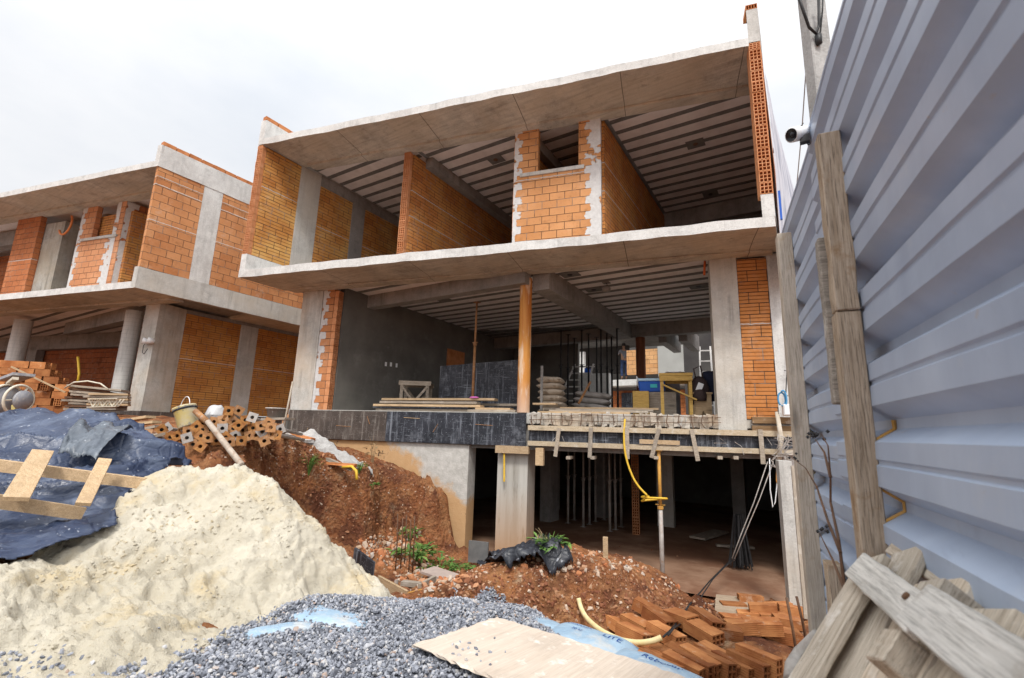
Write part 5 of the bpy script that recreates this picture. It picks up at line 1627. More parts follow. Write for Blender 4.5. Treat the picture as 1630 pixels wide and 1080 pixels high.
side = (s1 - s0).normalized()
for k in range(n):
    f = (k + .3) / n; p = s0.lerp(s1, f) - bx * (.17 + random.uniform(-.03, .06)) - bx * .03 * math.sin(k)
    z = max(gh(p.x, p.y) + .062, -1.60 - .02 * k * .0)
    p.z = -1.555 + random.uniform(-.02, .02) + .02 * math.sin(k * 1.3)
    place_brick(bm_tall, p, bx + side * random.uniform(-.10, .12), random.uniform(-.25, .12), random.uniform(-.05, .10), 'hollow clay brick in the front row at lower right, holes facing the camera', 'front row of hollow bricks with open ends')
for k in range(11):
    f = (k + .1) / 11; p = s0.lerp(s1, f) - bx * (.47 + random.uniform(-.03, .06)); p.z = -1.60 + random.uniform(-.02, .02) - .03
    place_brick(bm_tall, p, bx + side * random.uniform(-.12, .14), random.uniform(-.3, .2), random.uniform(-.05, .12), 'hollow clay brick in the second row at lower right, behind the open ended front row', 'second row of hollow bricks')
flat = obj('hollow_brick', brick_mesh(.29, .145, .095, 3, 2), LOOSE)
for (u, v, a, pt, dz) in ((985, 1006, .5, .1, 0), (1015, 1009, .45, .05, .01), (1050, 1003, .35, .12, .03), (1085, 1000, .3, -.1, .02), (1035, 985, .9, .3, .01), (1125, 1003, .2, .1, .02), (1010, 1022, .5, .02, .0), (1060, 1022, .5, .1, .0), (1120, 1022, .4, .1, .02)):
    p = hit(u, v); p.z += .055 + dz
    place_brick(flat, p, Matrix.Rotation(a - .45, 3, 'Z') @ bx, random.uniform(-.2, .2), pt, 'clay brick tipped flat between the front brick row and the earth bank', 'bricks tipped flat below the earth bank')
for (u, v, a, dz) in ((1168, 975, .3, .0), (1195, 962, .2, .0), (1215, 985, .1, .05), (1240, 975, .4, .0), (1232, 993, .2, .0), (1196, 990, .1, .0), (1255, 1003, .3, .02), (1185, 1010, .4, .0), (1215, 1016, .2, .03), (1245, 1024, .2, .0), (1170, 998, .5, .0), (1262, 985, .1, .03), (1150, 1018, .3, .0)):
    p = hit(u, v); p.z += .06 + dz
    place_brick(flat, p, Matrix.Rotation(a + .6, 3, 'Z') @ bx, random.uniform(-.12, .12), random.uniform(-.1, .1), 'clay brick in the loose back heap beside the right basement column', 'loose back heap of bricks by the right column')

# ------------------------------------------------------------------ heap of steel props with base plates
G = 'steel props heaped with base plates facing the camera'
axis0 = Vector((-.80, .60, -.03)).normalized()
PLATES = [(290, 385), (465, 335), (495, 415), (553, 403), (598, 447), (650, 362), (683, 432), (705, 350), (722, 322), (775, 352), (762, 402), (775, 300), (755, 495), (820, 420), (893, 445), (875, 280), (945, 338), (955, 262), (1000, 232), (1000, 185), (1085, 185), (1045, 282), (1040, 340), (1085, 312), (1110, 445), (1120, 355), (1008, 455), (975, 415), (1145, 265), (1190, 282), (1205, 243), (1185, 400), (1210, 335), (1235, 398), (1290, 370), (1345, 290), (1365, 330), (1375, 390), (1415, 395), (1445, 345), (1280, 315), (1308, 447), (690, 475), (420, 350), (640, 420), (840, 350), (930, 400), (1060, 400)]
def m_plate():
    t = NT('orange_rust_plate'); oi = t.n('ShaderNodeObjectInfo'); r = oi.outputs['Random']
    n1 = t.noise(14, 5, .7)
    c = t.mix(t.step(n1, .38, .62), (.26, .10, .03), (.52, .26, .09))
    c = t.mix(t.step(r, .45, 1, 0, .7), c, (.40, .26, .17))
    c = t.mix(t.step(t.noise(30, 4, .7), .55, .66, 0, .6), c, (.16, .07, .03))
    c = t.mix(t.step(t.noise(9, 5, .7, t.mapr((1, 1, 1), (4, 4, 1))), .58, .68, 0, .7), c, (.42, .38, .34))
    c = t.mix(1.0, c, t.mix(r, (.7, .68, .66), (1.2, 1.15, 1.05)), 'MULTIPLY')
    return t.fin(c, .85, t.bump(n1, .5, .004), spec=.2)


RUST_O = m_plate()


def plate_mesh(s=.115, hr=.022, th=.008):
    mb = MB(); n = 16; vs = []
    sq = []
    for k in range(n):
        a = 2 * math.pi * k / n; c, s_ = math.cos(a), math.sin(a); q = max(abs(c), abs(s_)); sq.append((c / q * s / 2, s_ / q * s / 2))
    for x in (0, -th):
        vs += [(x, y, z) for y, z in sq] + [(x, hr * math.cos(2 * math.pi * k / n), hr * math.sin(2 * math.pi * k / n)) for k in range(n)]
    fs = []
    for k in range(n):
        j = (k + 1) % n
        fs += [(k, j, n + j, n + k), (2 * n + j, 2 * n + k, 3 * n + k, 3 * n + j), (j, k, 2 * n + k, 2 * n + j), (n + k, n + j, 3 * n + j, 3 * n + k)]
    return mb.add(vs, fs)


def heap_prop(L, plate_mat, tube_mat):
    t = thing('scaffold_prop', 'x', 'steel prop')
    obj('base_plate', plate_mesh(), plate_mat, t)
    mb = MB()
    # tube wall, open towards the plate's hole
    mb.lathe([(.024, .004), (.024, L), (.0, L)], (0, 0, 0), 10, Matrix.Rotation(math.radians(90), 4, 'Y'))
    mb.lathe([(.0, .25), (.0215, .25), (.0215, .002)], (0, 0, 0), 10, Matrix.Rotation(math.radians(90), 4, 'Y'))
    obj('tube', mb, tube_mat, t, True); return t


protos = [heap_prop(1.7, RUST_O, STEEL_G), heap_prop(1.5, RUST, RUST), heap_prop(1.8, STEEL_G, STEEL_G), heap_prop(1.6, RUST_O, RUST)]
used = set(); r = random.Random(4)
for i, (zx, zy) in enumerate(PLATES):
    u, v = 180 + zx / 5.433, 620 + zy / 5.433
    k = r.choice((0, 0, 0, 1, 2, 3, 3)); d = 6.0 + r.uniform(-.22, .22) - (v - 680) * .006
    p = at(u, v, d)
    ax = (axis0 + Vector((r.uniform(-.16, .16), r.uniform(-.2, .2), r.uniform(-.08, .06)))).normalized()
    M = frame(p, ax, UP.cross(ax)) @ Matrix.Rotation(r.uniform(0, 1.57), 4, 'X')
    lb = 'steel prop in the heap by the bank, %s square base plate towards the camera' % ('rusty orange', 'brown', 'grey', 'rusty orange')[k]
    if k not in used:
        o = protos[k]; o.rotation_mode = 'QUATERNION'; o.location = M.to_translation(); o.rotation_quaternion = M.to_quaternion(); used.add(k)
        tag(o, lb, None, G + (', orange plates', ', brown plates', ', grey plates', ', orange plates')[k])
    else: dup(protos[k], M, lb, G + (', orange plates', ', brown plates', ', grey plates', ', orange plates')[k])
    # tube heap underneath is filled by the tubes themselves
a, b = at(331, 672, 5.9), at(385, 741, 5.35)
t = thing('loose_tube', 'single pale muddy steel tube leaning down from the prop heap over red soil', 'steel tube', a)
mb = MB(); mb.tube([Vector(), b - a], .034, 14, cap=False); mb.tube([(b - a) * .999, (b - a) * .9], .029, 14); obj('tube', mb, m_plain('muddy_pale_steel', (.30, .24, .19), (.46, .39, .32), 9, .8, .4, spots=((.24, .12, .06), .54, .66, .7, 14)), t, True)
# yellow paint bucket lying on the heap
p = at(297, 664, 6.15)
M = Matrix.Translation(p) @ Matrix.Rotation(.95, 4, Vector((.85, .5, 0))) @ Matrix.Rotation(.42, 4, Vector((-.5, .85, 0)))
M = Matrix.Translation(p) @ Matrix.Rotation(-.38, 4, Vector((-.52, .85, 0)))
t = thing('paint_bucket', 'dented yellow and white paint bucket with wire handle on the prop heap', 'bucket', p, M.to_3x3())
t.scale = (.86, .86, .86)
BK = m_plain('worn_yellow_paint', (.56, .52, .42), (.60, .46, .12), 4, .5, .15, spots=((.20, .20, .21), .54, .62, .8, 7))
mb = MB(); mb.lathe([(0, -.16), (.135, -.16), (.14, -.15), (.15, .13), (.158, .14), (.158, .16), (.145, .16), (.135, -.14), (0, -.145)], (0, 0, 0), 24); obj('body', mb, BK, t, True)
mb = MB(); mb.lathe([(.151, .10), (.163, .105), (.163, .125), (.151, .13)], (0, 0, 0), 24); obj('rim_band', mb, FILM, t, True)
mb = MB(); mb.tube([(.155 * math.cos(a), .05 * math.sin(a), .14 + .17 * math.sin(a)) for a in np.linspace(0, math.pi, 12)], .006, 6); obj('handle', mb, WHITE_P, t, True)
p = at(311, 655, 6.1); q = at(330, 672, 5.95)
tag(obj('short_pipe', MB().tube([p, q], [.035, .04], 12), RUST, smooth=True), 'short rusty pipe poking from behind the yellow bucket', 'pipe')
# a crumpled pale plastic bag and planks behind the heap
o = obj('plastic_bag', sack_mesh(.20, .20, .26, 31), m_plain('grey_white_plastic', (.42, .42, .43), (.60, .60, .60), 9, .4, .5, spots=((.2, .2, .2), .5, .6, .6, 9)), smooth=True, loc=at(343, 661, 6.3)); tag(o, 'crumpled grey white plastic bag on top of the prop heap', 'plastic bag')
for i, (u0, v0, u1, v1, d0, d1, mt, lb) in enumerate(((186, 672, 240, 664, 6.8, 6.6, W_NEW, 'upper pine board lying between tarpaulin and the left house'), (186, 679, 250, 672, 6.5, 6.4, W_NEW, 'middle pine board lying between tarpaulin and the left house'), (205, 690, 250, 679, 6.2, 6.3, W_OLD, 'pale lower board lying between tarpaulin and the prop heap'), (222, 700, 262, 690, 5.9, 6.1, W_OLD, 'short grey board just behind the tarpaulin edge'))):
    lumber(lb, at(u0, v0, d0), at(u1, v1, d1), .14, .035, mt, None, name='board', cat='board')
# grey mason's tub on a board, thin pole at the house corner
p = onN(440, 660, 8.3); p = at(440, 660, 8.9)
t = thing('mortar_tub', 'grey mortar tub standing by the infill wall of the left house', 'tub', p)
mb = MB(); mb.lathe([(0, -.1), (.13, -.1), (.18, .1), (.19, .1), (.17, .11), (.12, -.085), (0, -.085)], (0, 0, 0), 20); obj('body', mb, CONC_D, t, True)
mb = MB(); mb.lathe([(.178, .095), (.20, .10), (.20, .115), (.178, .118)], (0, 0, 0), 20); obj('rim', mb, CONC, t, True)
lumber('thin board carrying the grey mortar tub', at(424, 668, 8.9), at(462, 667, 8.8), .3, .04, W_OLD, None, name='board', cat='board')
tag(obj('pole', MB().tube([at(450, 688, 8.6), at(466, 608, 9.0)], .018, 8), W_OLD, smooth=True), 'thin pole leaning at the left corner column of the middle house', 'pole')

# ------------------------------------------------------------------ rubble, clods, debris
def scatter(n, fn, seed):
    r = random.Random(seed); P = []
    while len(P) < n:
        q = fn(r)
        if q is not None: P.append(q)
    return P


def stuff(name, label, cat, pix, n, size, mat, seed, lift=.0):
    """pix: list of (u,v,radius_u,radius_v) blobs on the ground"""
    P = []; r = random.Random(seed)
    while len(P) < n:
        u0, v0, ru, rv = r.choice(pix)
        p = hit(u0 + r.gauss(0, ru), v0 + r.gauss(0, rv), gh, 1.5, 12)
        P.append((p.x, p.y, p.z + lift))
    P = np.array(P); s = np.array([size * r.choice((.5, .6, .7, .8, 1, 1.3, 1.9)) for _ in P])
    o = stones(name, P[:, 0], P[:, 1], P[:, 2], s, mat, seed)
    return tag(o, label, cat, kind='stuff')


def m_tone(name, stops):
    t = NT(name); a = t.n('ShaderNodeAttribute'); a.attribute_name = 'tone'
    c = t.ramp(a.outputs['Fac'], stops); c = t.mix(t.step(t.noise(30, 4, .7), .5, .7, 0, .4), c, (.26, .11, .06))
    return t.fin(c, .93, t.bump(t.noise(50, 4), .5, .006), spec=.15)


CLOD = m_tone('soil_clods', [(0, (.15, .055, .03)), (.5, (.25, .105, .055)), (.85, (.36, .20, .11)), (1, (.55, .45, .36))])
RUBB = m_tone('mixed_rubble', [(0, (.34, .12, .05)), (.4, (.46, .21, .10)), (.7, (.42, .31, .22)), (.9, (.50, .43, .36)), (1, (.28, .25, .23))])
stuff('soil_clods', 'reddish soil clods and crumbs on the bank and the mound', 'soil clods', [(420, 720, 60, 14), (480, 745, 50, 18), (560, 790, 55, 35), (620, 770, 40, 30), (640, 830, 40, 25), (560, 760, 70, 20), (900, 905, 70, 14), (800, 930, 60, 18), (1000, 940, 60, 18), (930, 970, 60, 20), (1090, 975, 40, 16), (720, 940, 30, 14), (1000, 985, 60, 16), (860, 955, 80, 14), (480, 720, 40, 10), (520, 760, 60, 20)], 8500, .026, CLOD, 21)
stuff('brick_rubble', 'broken brick and mortar crumbs in the hollow under the retaining wall', 'rubble', [(625, 880, 22, 12), (660, 900, 28, 12), (690, 925, 25, 10), (640, 860, 25, 10), (600, 870, 16, 8)], 900, .05, RUBB, 22, .01)
stuff('pale_rubble', 'pale mortar crumbs along the top of the red mound', 'rubble', [(880, 882, 25, 5), (930, 884, 30, 5), (1000, 900, 30, 6), (760, 905, 15, 6), (1130, 965, 15, 8), (1075, 930, 20, 8), (520, 725, 25, 10), (560, 740, 25, 8), (1185, 955, 15, 6), (850, 900, 60, 12), (960, 905, 50, 8)], 800, .032, RUBB, 23, .003)

# broken concrete strip lying on the bank under the shuttering
t_ = MB(); nu, nv = 34, 8
P0, P1 = at(487, 697, 8.2), at(568, 752, 7.8); ax = P1 - P0; sd = Vector((.55, .83, .05)).normalized()
vs_ = []
for i in range(nu + 1):
    for j in range(nv + 1):
        u, v = i / nu, j / nv * 2 - 1
        nzv = mnoise.noise(Vector((u * 7, v * 2, 3))) * .09 + abs(mnoise.noise(Vector((u * 19, v * 6, 1)))) * .07
        vs_.append(P0 + ax * u + sd * v * (.24 + .05 * math.sin(u * 9)) + UP * ((1 - v * v) * .16 + nzv - .05))
t_.add(vs_, [(i * (nv + 1) + j, (i + 1) * (nv + 1) + j, (i + 1) * (nv + 1) + j + 1, i * (nv + 1) + j + 1) for i in range(nu) for j in range(nv)])
o = obj('concrete_lump', t_, m_concrete('spilled_concrete', (.46, .45, .43), (.33, .32, .31), streak=0)); o.modifiers.new('thick', 'SOLIDIFY').thickness = .06
tag(o, 'rough strip of spilled grey concrete sloping down the bank under the shuttering', 'concrete lump')
for i, (u0, v0, u1, v1, d0, d1, w_, mt, lb) in enumerate(((452, 688, 540, 746, 8.0, 7.6, .05, STEEL_G, 'long grey pole lying along the spilled concrete'), (470, 700, 500, 730, 7.7, 7.4, .06, W_NEW, 'short orange brown batten on the bank beside the long grey pole'), (462, 690, 498, 699, 8.1, 8.0, .12, CLAY, 'broken brick slab against the shuttering end'), (470, 700, 495, 703, 7.9, 7.8, .14, CONC_W, 'pale concrete scrap beside the shuttering end'), (520, 738, 566, 742, 7.5, 7.4, .1, CLAY, 'flat broken roof tile low on the bank'), (500, 722, 560, 748, 7.55, 7.4, .05, W_OLD, 'thin weathered batten low on the bank'))):
    lumber(lb, at(u0, v0, d0), at(u1, v1, d1), w_, .04, mt, None, name='debris_piece', cat='debris', jit=.01)
mb = MB(); mb.tube([at(545, 744, 7.4), at(560, 743, 7.35), at(567, 750, 7.3), at(568, 764, 7.25)], .022, 8)
tag(obj('hose_end', mb, YEL, smooth=True), 'short bent piece of yellow hose on the bank', 'hose')
# in the hollow: boards, boxes, bars
lumber('black shuttering board standing in the hollow behind the sand heap', onZ(563, 893, -1.72), onZ(593, 918, -1.78), .03, .34, FILM, None, name='board', cat='board')
lumber('pale pine board on edge behind the sand heap tip', at(602, 932, 5.2), at(647, 958, 4.75), .03, .2, W_NEW, None, name='board', cat='board')
lumber('orange edged short board closing the pale pine board', at(647, 955, 4.75), at(683, 946, 5.05), .03, .13, m_wood('orange_ply_edge', (.50, .24, .06), (.60, .33, .10)), None, name='board', cat='board')
a = [onZ(669, 913, -1.86), onZ(691, 905, -1.86), onZ(731, 918, -1.86), onZ(712, 929, -1.86)]
mb = MB(); mb.hexa([a[0], a[3], a[2], a[1]] + [q + UP * .03 for q in (a[0], a[3], a[2], a[1])]); tag(obj('flat_board', mb, m_plain('mauve_grey_board', (.34, .27, .24), (.44, .36, .31), 4)), 'flat reddish grey board lying on the rubble in the hollow', 'board')
lumber('splintered plank under the flat reddish grey board', onZ(640, 928, -1.85), onZ(668, 931, -1.85), .09, .05, W_OLD, None, name='plank')
lumber('dark splintered plank sloping beside the flat reddish grey board', onZ(667, 936, -1.82), onZ(692, 922, -1.82), .04, .08, W_OLD, None, name='plank')
p = onZ(761, 890, -1.93); tag(obj('dark_board', MB().box((0, 0, .10), (.33, .03, .32), Matrix.Rotation(FA, 4, 'Z')), m_plain('dark_grey_board', (.10, .10, .10), (.17, .165, .16), 4), loc=p), 'dark grey board standing at the foot of the retaining wall corner', 'board')
for nm, lb, xs, v0, v1, dz in (('rebar_cluster', 'cluster of rusty starter bars rising from the rubble hollow', (630, 638, 644, 651, 657), 904, 818, 0), ('rebar_cluster', 'short rusty starter bars in front of the red bank face', (539, 546, 551, 557), 868, 825, 0)):
    base = onZ(xs[2], v0, -1.85); t = thing(nm, lb, 'rebar', base)
    for k, u in enumerate(xs):
        b = onZ(u, v0 - (k % 3) * 5, -1.85); dpt = b.dot(CR.col[1]); e = at(u + 3, v1 + (k * 7) % 12, dpt)
        mb = MB(); mb.tube([b - base - UP * .1, (b + e) / 2 - base + Vector((.01, 0, 0)), e - base], .008, 6); obj('bar', mb, RUST_D, t, True)
for nm, lb, pts in (('rebar', 'left rusty bar standing among the bricks before the right column', ((1252, 952, 1271, 1048))), ('rebar', 'right rusty bar standing among the bricks before the right column', ((1268, 950, 1287, 1030)))):
    u0, v0, u1, v1 = pts; b = onZ(u1, v1, -1.72); dpt = b.dot(CR.col[1])
    mb = MB(); mb.tube([b - UP * .1, at((u0 + u1) / 2, (v0 + v1) / 2, dpt + .02), at(u0, v0, dpt + .05)], .011, 7); tag(obj(nm, mb, RUST_D, smooth=True), lb, 'rebar')
# small black plastic sheet on the mound
TB = m_tarp('black_plastic', (.012, .014, .02), (.03, .033, .042), (.09, .095, .115))
bp = [hit(u, v).xy[:] for u, v in ((758, 896), (785, 872), (830, 866), (866, 876), (890, 900), (922, 922), (900, 932), (850, 928), (815, 920), (785, 910))]
bx_, by_ = np.meshgrid(np.arange(-4.6, -1.6, .02), np.arange(4.2, 7.4, .02), indexing='ij')
bw = fbm(bx_ * 5, by_ * 5, 3, 3) * .10
bz = ground_h(bx_, by_) * .6 + ground_h(bx_, by_, False) * .4 + .07 + np.abs(fbm(bx_ * 3.6, by_ * 3.6, 4, 4)) * .17 + np.abs(fbm(bx_ * 9, by_ * 9, 2, 2)) * .06
bk = inpoly(bx_ + bw, by_ + bw, bp)
o = gridmesh('black_plastic_sheet', bx_, by_, bz, TB, keep=bk, origin=(-2.9, 5.6, -1.4)); o.modifiers.new('thick', 'SOLIDIFY').thickness = .005
tag(o, 'crumpled black plastic sheet on the red mound before the narrow column', 'plastic sheet')
tag(obj('peg', MB().box((0, 0, .08), (.05, .04, .24), Matrix.Rotation(.3, 4, 'Z')), W_NEW, loc=hit(964, 888)), 'short pine peg driven in the crest of the mound', 'peg')

# weeds
def m_leaf(name, a, b):
    t = NT(name); oi = t.n('ShaderNodeAttribute'); oi.attribute_name = 'tone'
    return t.fin(t.mix(oi.outputs['Fac'], a, b), .6, None, spec=.3)


LEAF = m_leaf('weed_leaf', (.045, .11, .02), (.14, .24, .05)); DRYL = m_leaf('dry_stalk', (.20, .13, .07), (.34, .26, .14))


def weed(label, p, h, n, spread, mat, leafw, seed, droop=.5, name='weed'):
    r = random.Random(seed); t = thing(name, label, 'weed', p)
    st = MB(); lf = MB(); tones = []
    for k in range(n):
        a = r.uniform(0, 6.28); d = Vector((math.cos(a), math.sin(a), 0)); L = h * r.uniform(.6, 1.1); s = spread * r.uniform(.4, 1)
        pts = [Vector((0, 0, -.03)) + d * .01, d * s * .35 + UP * L * .6, d * s * .75 + UP * L * (.95 - droop * .2), d * s * 1.1 + UP * L * (.95 - droop * .6)]
        st.tube(pts[:3], [.005, .004, .002], 5)
        m = 5 if leafw > .012 else 1
        for q in range(m):
            f = (q + 1) / m; c = pts[1].lerp(pts[3], f)
            ld = (d + Vector((r.uniform(-1, 1), r.uniform(-1, 1), r.uniform(-.2, .6)))).normalized(); ll = leafw * r.uniform(2, 3.4); sd_ = ld.cross(UP).normalized() * leafw * .5
            lf.add([c, c + ld * ll * .5 + sd_, c + ld * ll - UP * ll * .2, c + ld * ll * .5 - sd_], [(0, 1, 2, 3)]); tones.append(r.random())
    o = obj('stalk', st, mat, t); o2 = obj('foliage', lf, mat, t)
    for oo in (o, o2):
        at_ = oo.data.attributes.new('tone', 'FLOAT', 'FACE'); at_.data.foreach_set('value', [random.random() for _ in oo.data.polygons])
    return t


weed('grassy green tuft on the red bank below the prop heap', hit(490, 755), .34, 34, .22, LEAF, .014, 1)
weed('small green tuft beside the bent yellow hose', hit(572, 752), .2, 16, .15, LEAF, .016, 2)
weed('dry pale stalks growing under the shuttering against the wall', at(592, 740, 8.6), .62, 7, .16, DRYL, .03, 3, .9)
weed('leafy bright green plant at the right end of the rubble hollow', hit(662, 893), .24, 26, .34, LEAF, .055, 4)
weed('low creeping green plant near the wall foot', hit(700, 903), .1, 18, .34, LEAF, .04, 5)
weed('small creeping green plant beside the flat board in the hollow', hit(728, 908), .09, 12, .22, LEAF, .035, 6)
weed('tiny bright green seedling on the bank face', hit(592, 776), .1, 8, .1, LEAF, .03, 7)
weed('fern like green plant on the mound beside the black plastic', hit(876, 884), .24, 16, .2, LEAF, .035, 8)
weed('dead drooping stalk beside the fern like plant on the mound', hit(866, 882), .42, 5, .2, DRYL, .02, 9, 1.2)
weed('sparse yellow green plant climbing the starter bars in the hollow', hit(652, 862), .3, 9, .16, LEAF, .035, 10)

# ------------------------------------------------------------------ brick stack, mixer and plank stacks before the left house
GS = 'clay bricks stacked at the left edge'
rowsN = [7, 7, 6, 6, 5, 5, 4]
D0 = 10.4
o0 = at(114, 653, D0); rx = (at(0, 653, D0 - .25) - o0); rx.z = 0; rx.normalize()
base_z = o0.z - .08
stackb = obj('stacked_brick', brick_mesh(.29, .14, .15, 3, 3), LOOSE); fst = True
off_r = [0, .05, .12, .06, .34, .50, .62]
wood = random.Random(8)
for k, nb in enumerate(rowsN):
    for j in range(nb + 1):
        for dp in (0, 1):
            p = o0 + rx * (off_r[k] + .15 + j * .305 + (k % 2) * .02) + Vector((-rx.y, rx.x, 0)) * (-.20 * dp); p.z = base_z + .08 + k * .156
            turned = wood.random() < .12 and dp == 0
            o = stackb if fst else stackb.copy()
            if not fst: COL.objects.link(o)
            fst = False
            x = rx if not turned else Vector((-rx.y, rx.x, 0))
            o.matrix_world = frame(p + Vector((wood.uniform(-.02, .02), wood.uniform(-.02, .02), 0)), x, UP.cross(x)); o.name = 'stacked_brick'
            tag(o, 'clay brick in the stepped stack at the left edge before the left house', 'brick', GS)
lumber('thin pale batten leaning across the brick stack', at(18, 584, 9.6), at(104, 625, 9.9), .04, .03, W_NEW, None, name='batten', cat='batten')
p = at(6, 640, 8.6)
t = thing('concrete_mixer', 'grey site mixer with drum disc and spoked hoop, cut by the left edge', 'mixer', p)
Mx = Matrix.Rotation(.55, 4, 'Z') @ Matrix.Rotation(math.radians(90), 4, 'Y')
GREYP = m_plain('grey_mixer_paint', (.22, .23, .26), (.34, .35, .38), 6, .5, .2, spots=((.5, .47, .42), .5, .65, .6, 8))
CREAM = m_plain('cream_paint', (.55, .50, .40), (.66, .62, .52), 8, .5, .1)
mb = MB(); mb.lathe([(0, -.10), (.27, -.08), (.30, 0), (.27, .06), (0, .08)], (-.02, 0, 0), 28, Mx); obj('drum', mb, GREYP, t, True)
mb = MB(); mb.lathe([(.29, -.02), (.32, -.02), (.32, .05), (.29, .05), (.29, -.02)], (.0, 0, 0), 28, Mx); obj('drum_rim', mb, CREAM, t, True)
hub = at(30, 637, 8.5) - p
mb = MB(); mb.tube([hub + (Mx @ Vector((.26 * math.cos(a), .26 * math.sin(a), 0))) for a in np.linspace(0, 2 * math.pi, 30)], .022, 8)
for a in (.6, 2.7, 4.8): mb.tube([hub, hub + (Mx @ Vector((.25 * math.cos(a), .25 * math.sin(a), 0)))], .018, 6)
obj('hand_wheel', mb, CREAM, t, True)
mb = MB(); mb.lathe([(0, -.02), (.17, -.02), (.17, .02), (0, .02)], hub + Vector((.02, .05, 0)), 22, Mx); obj('gear_disc', mb, GREYP, t, True)
for dx in (-.12, .22):
    mb = MB(); mb.bar((dx, .1, -.05), (dx + .05, .15, -.55), .06, .06); obj('leg', mb, m_plain('yellow_leg_paint', (.45, .36, .10), (.55, .46, .2), 9), t)
mb = MB(); mb.bar((-.5, .1, .42), (.28, .12, .50), .3, .05); obj('hopper_plate', mb, GREYP, t)
mb = MB(); mb.bar((-.2, .05, .34), (.28, .02, .42), .08, .05); obj('cover_bar', mb, CREAM, t)
# plank stacks behind the tarpaulin
G = 'dark planks stacked before the left house'
r = random.Random(3)
for k in range(9):
    d = 10.2; a_, b_ = at(112 + r.uniform(-4, 8), 652 - k * 4.6, d), at(190 + r.uniform(-12, 14), 652 - k * 3.6, d + .3)
    lumber('weathered plank in the dark stack between bricks and round column', a_, b_, .5, .042, (W_OLD, RUST_D, W_OLD)[k % 3], G)
for k in range(5):
    a_, b_ = at(140 + r.uniform(-4, 6), 644 - k * 4, 9.6), at(206, 645 - k * 4, 9.9)
    lumber('brown offcut board piled in front of the corner column', a_, b_, .3, .04, (W_NEW, W_OLD)[k % 2], 'offcut boards by the corner column')
p0 = at(141, 642, 9.2); p1 = at(187, 641, 9.4); e_ = (p1 - p0) / 6
t = thing('lattice_girder', 'cream zigzag lattice girders lying on the offcut boards', 'lattice girder', p0)
for q in (0, .05, .10):
    mb = MB()
    pts = []
    for i in range(7): pts += [e_ * i + UP * (.07 if i % 2 == 0 else -.07) + Vector((0, q, 0))]
    for i in range(6): mb.bar(pts[i], pts[i + 1], .02, .02)
    obj('zigzag_bar', mb, CREAM, t)
mb = MB(); mb.bar(UP * .075, e_ * 6 + UP * .075, .14, .015); obj('chord', mb, CREAM, t)
mb = MB(); mb.bar(UP * -.08, e_ * 6 + UP * -.08, .14, .015); obj('chord', mb, CREAM, t)
mb = MB(); q = at(125, 545, 14); mb.tube([at(124, 568, 13.0), at(126, 595, 13.0), at(124, 607, 12.9)], .03, 8); tag(obj('hose', mb, YEL, smooth=True), 'yellow hose hanging inside the left house', 'hose')
mb = MB(); mb.tube([at(103, 618, 10.0), at(118, 609, 9.9), at(140, 607, 9.9), at(160, 611, 9.9), at(172, 620, 9.9)], .016, 6); tag(obj('pale_cable', mb, CREAM, smooth=True), 'pale cable looped over the dark plank stack', 'cable')
# ------------------------------------------------------------------ corrugated steel fence on the right
FENK = .506; FNRM = Vector((.9907, .1361, 0)).normalized(); FDIR = Vector((-FNRM.y, FNRM.x, 0))   # along the fence, away from the camera
def onFen(u, v, off=0.0):
    r = ray(u, v); return r * ((FENK + off) / FNRM.dot(r))
def fen(s, z, off=0.0): return FNRM * (FENK + off) + FDIR * s + UP * z


t1 = onFen(1255, 374); t2 = onFen(1381, 2)
s_far = onFen(1274, 640).dot(FDIR)
s_p2 = onFen(1362, 640).dot(FDIR)
ztop = (t1.z + t2.z) / 2
PER = .247
# profile: broad crest with a small stiffening rib, sloping flank, narrow valley; depth towards the camera side (-)
PR = [(0, .0), (.030, .0), (.072, -.064), (.124, -.064), (.129, -.057), (.139, -.057), (.144, -.064), (.206, -.064)]


def m_metal():
    t = NT('galvanised_blue_grey_sheet')
    n = t.noise(1.3, 4, .6); s = t.noise(1, 5, .6, t.mapr((3, 3, .5)))
    c = t.mix(t.step(n, .35, .65), (.35, .43, .565), (.43, .515, .65))
    c = t.mix(t.step(s, .52, .75, 0, .3), c, (.60, .70, .84))
    c = t.mix(t.step(t.noise(16, 5, .75), .66, .72, 0, .5), c, (.46, .40, .36))
    c = t.mix(t.step(t.noise(1, 5, .75, t.mapr((22, 1.6, 3), (3, 1, 2))), .60, .66, 0, .35), c, (.33, .40, .52))
    c = t.mix(t.step(t.noise(2.6, 5, .7, t.mapr((1, 1, 1), (8, 8, 3))), .58, .74, 0, .35), c, (.56, .58, .60))
    return t.fin(c, t.step(n, .3, .7, .34, .44), t.bump(t.math('ADD', n, t.math('MULTIPLY', t.noise(9, 3), .15)), .30, .03), .08, .5)


METAL = m_metal()
fence = thing('corrugated_fence', 'tall blue grey corrugated steel fence on timber posts along the right side', 'fence', fen(s_p2, -1.5))
tl = lambda p: p - fence.location


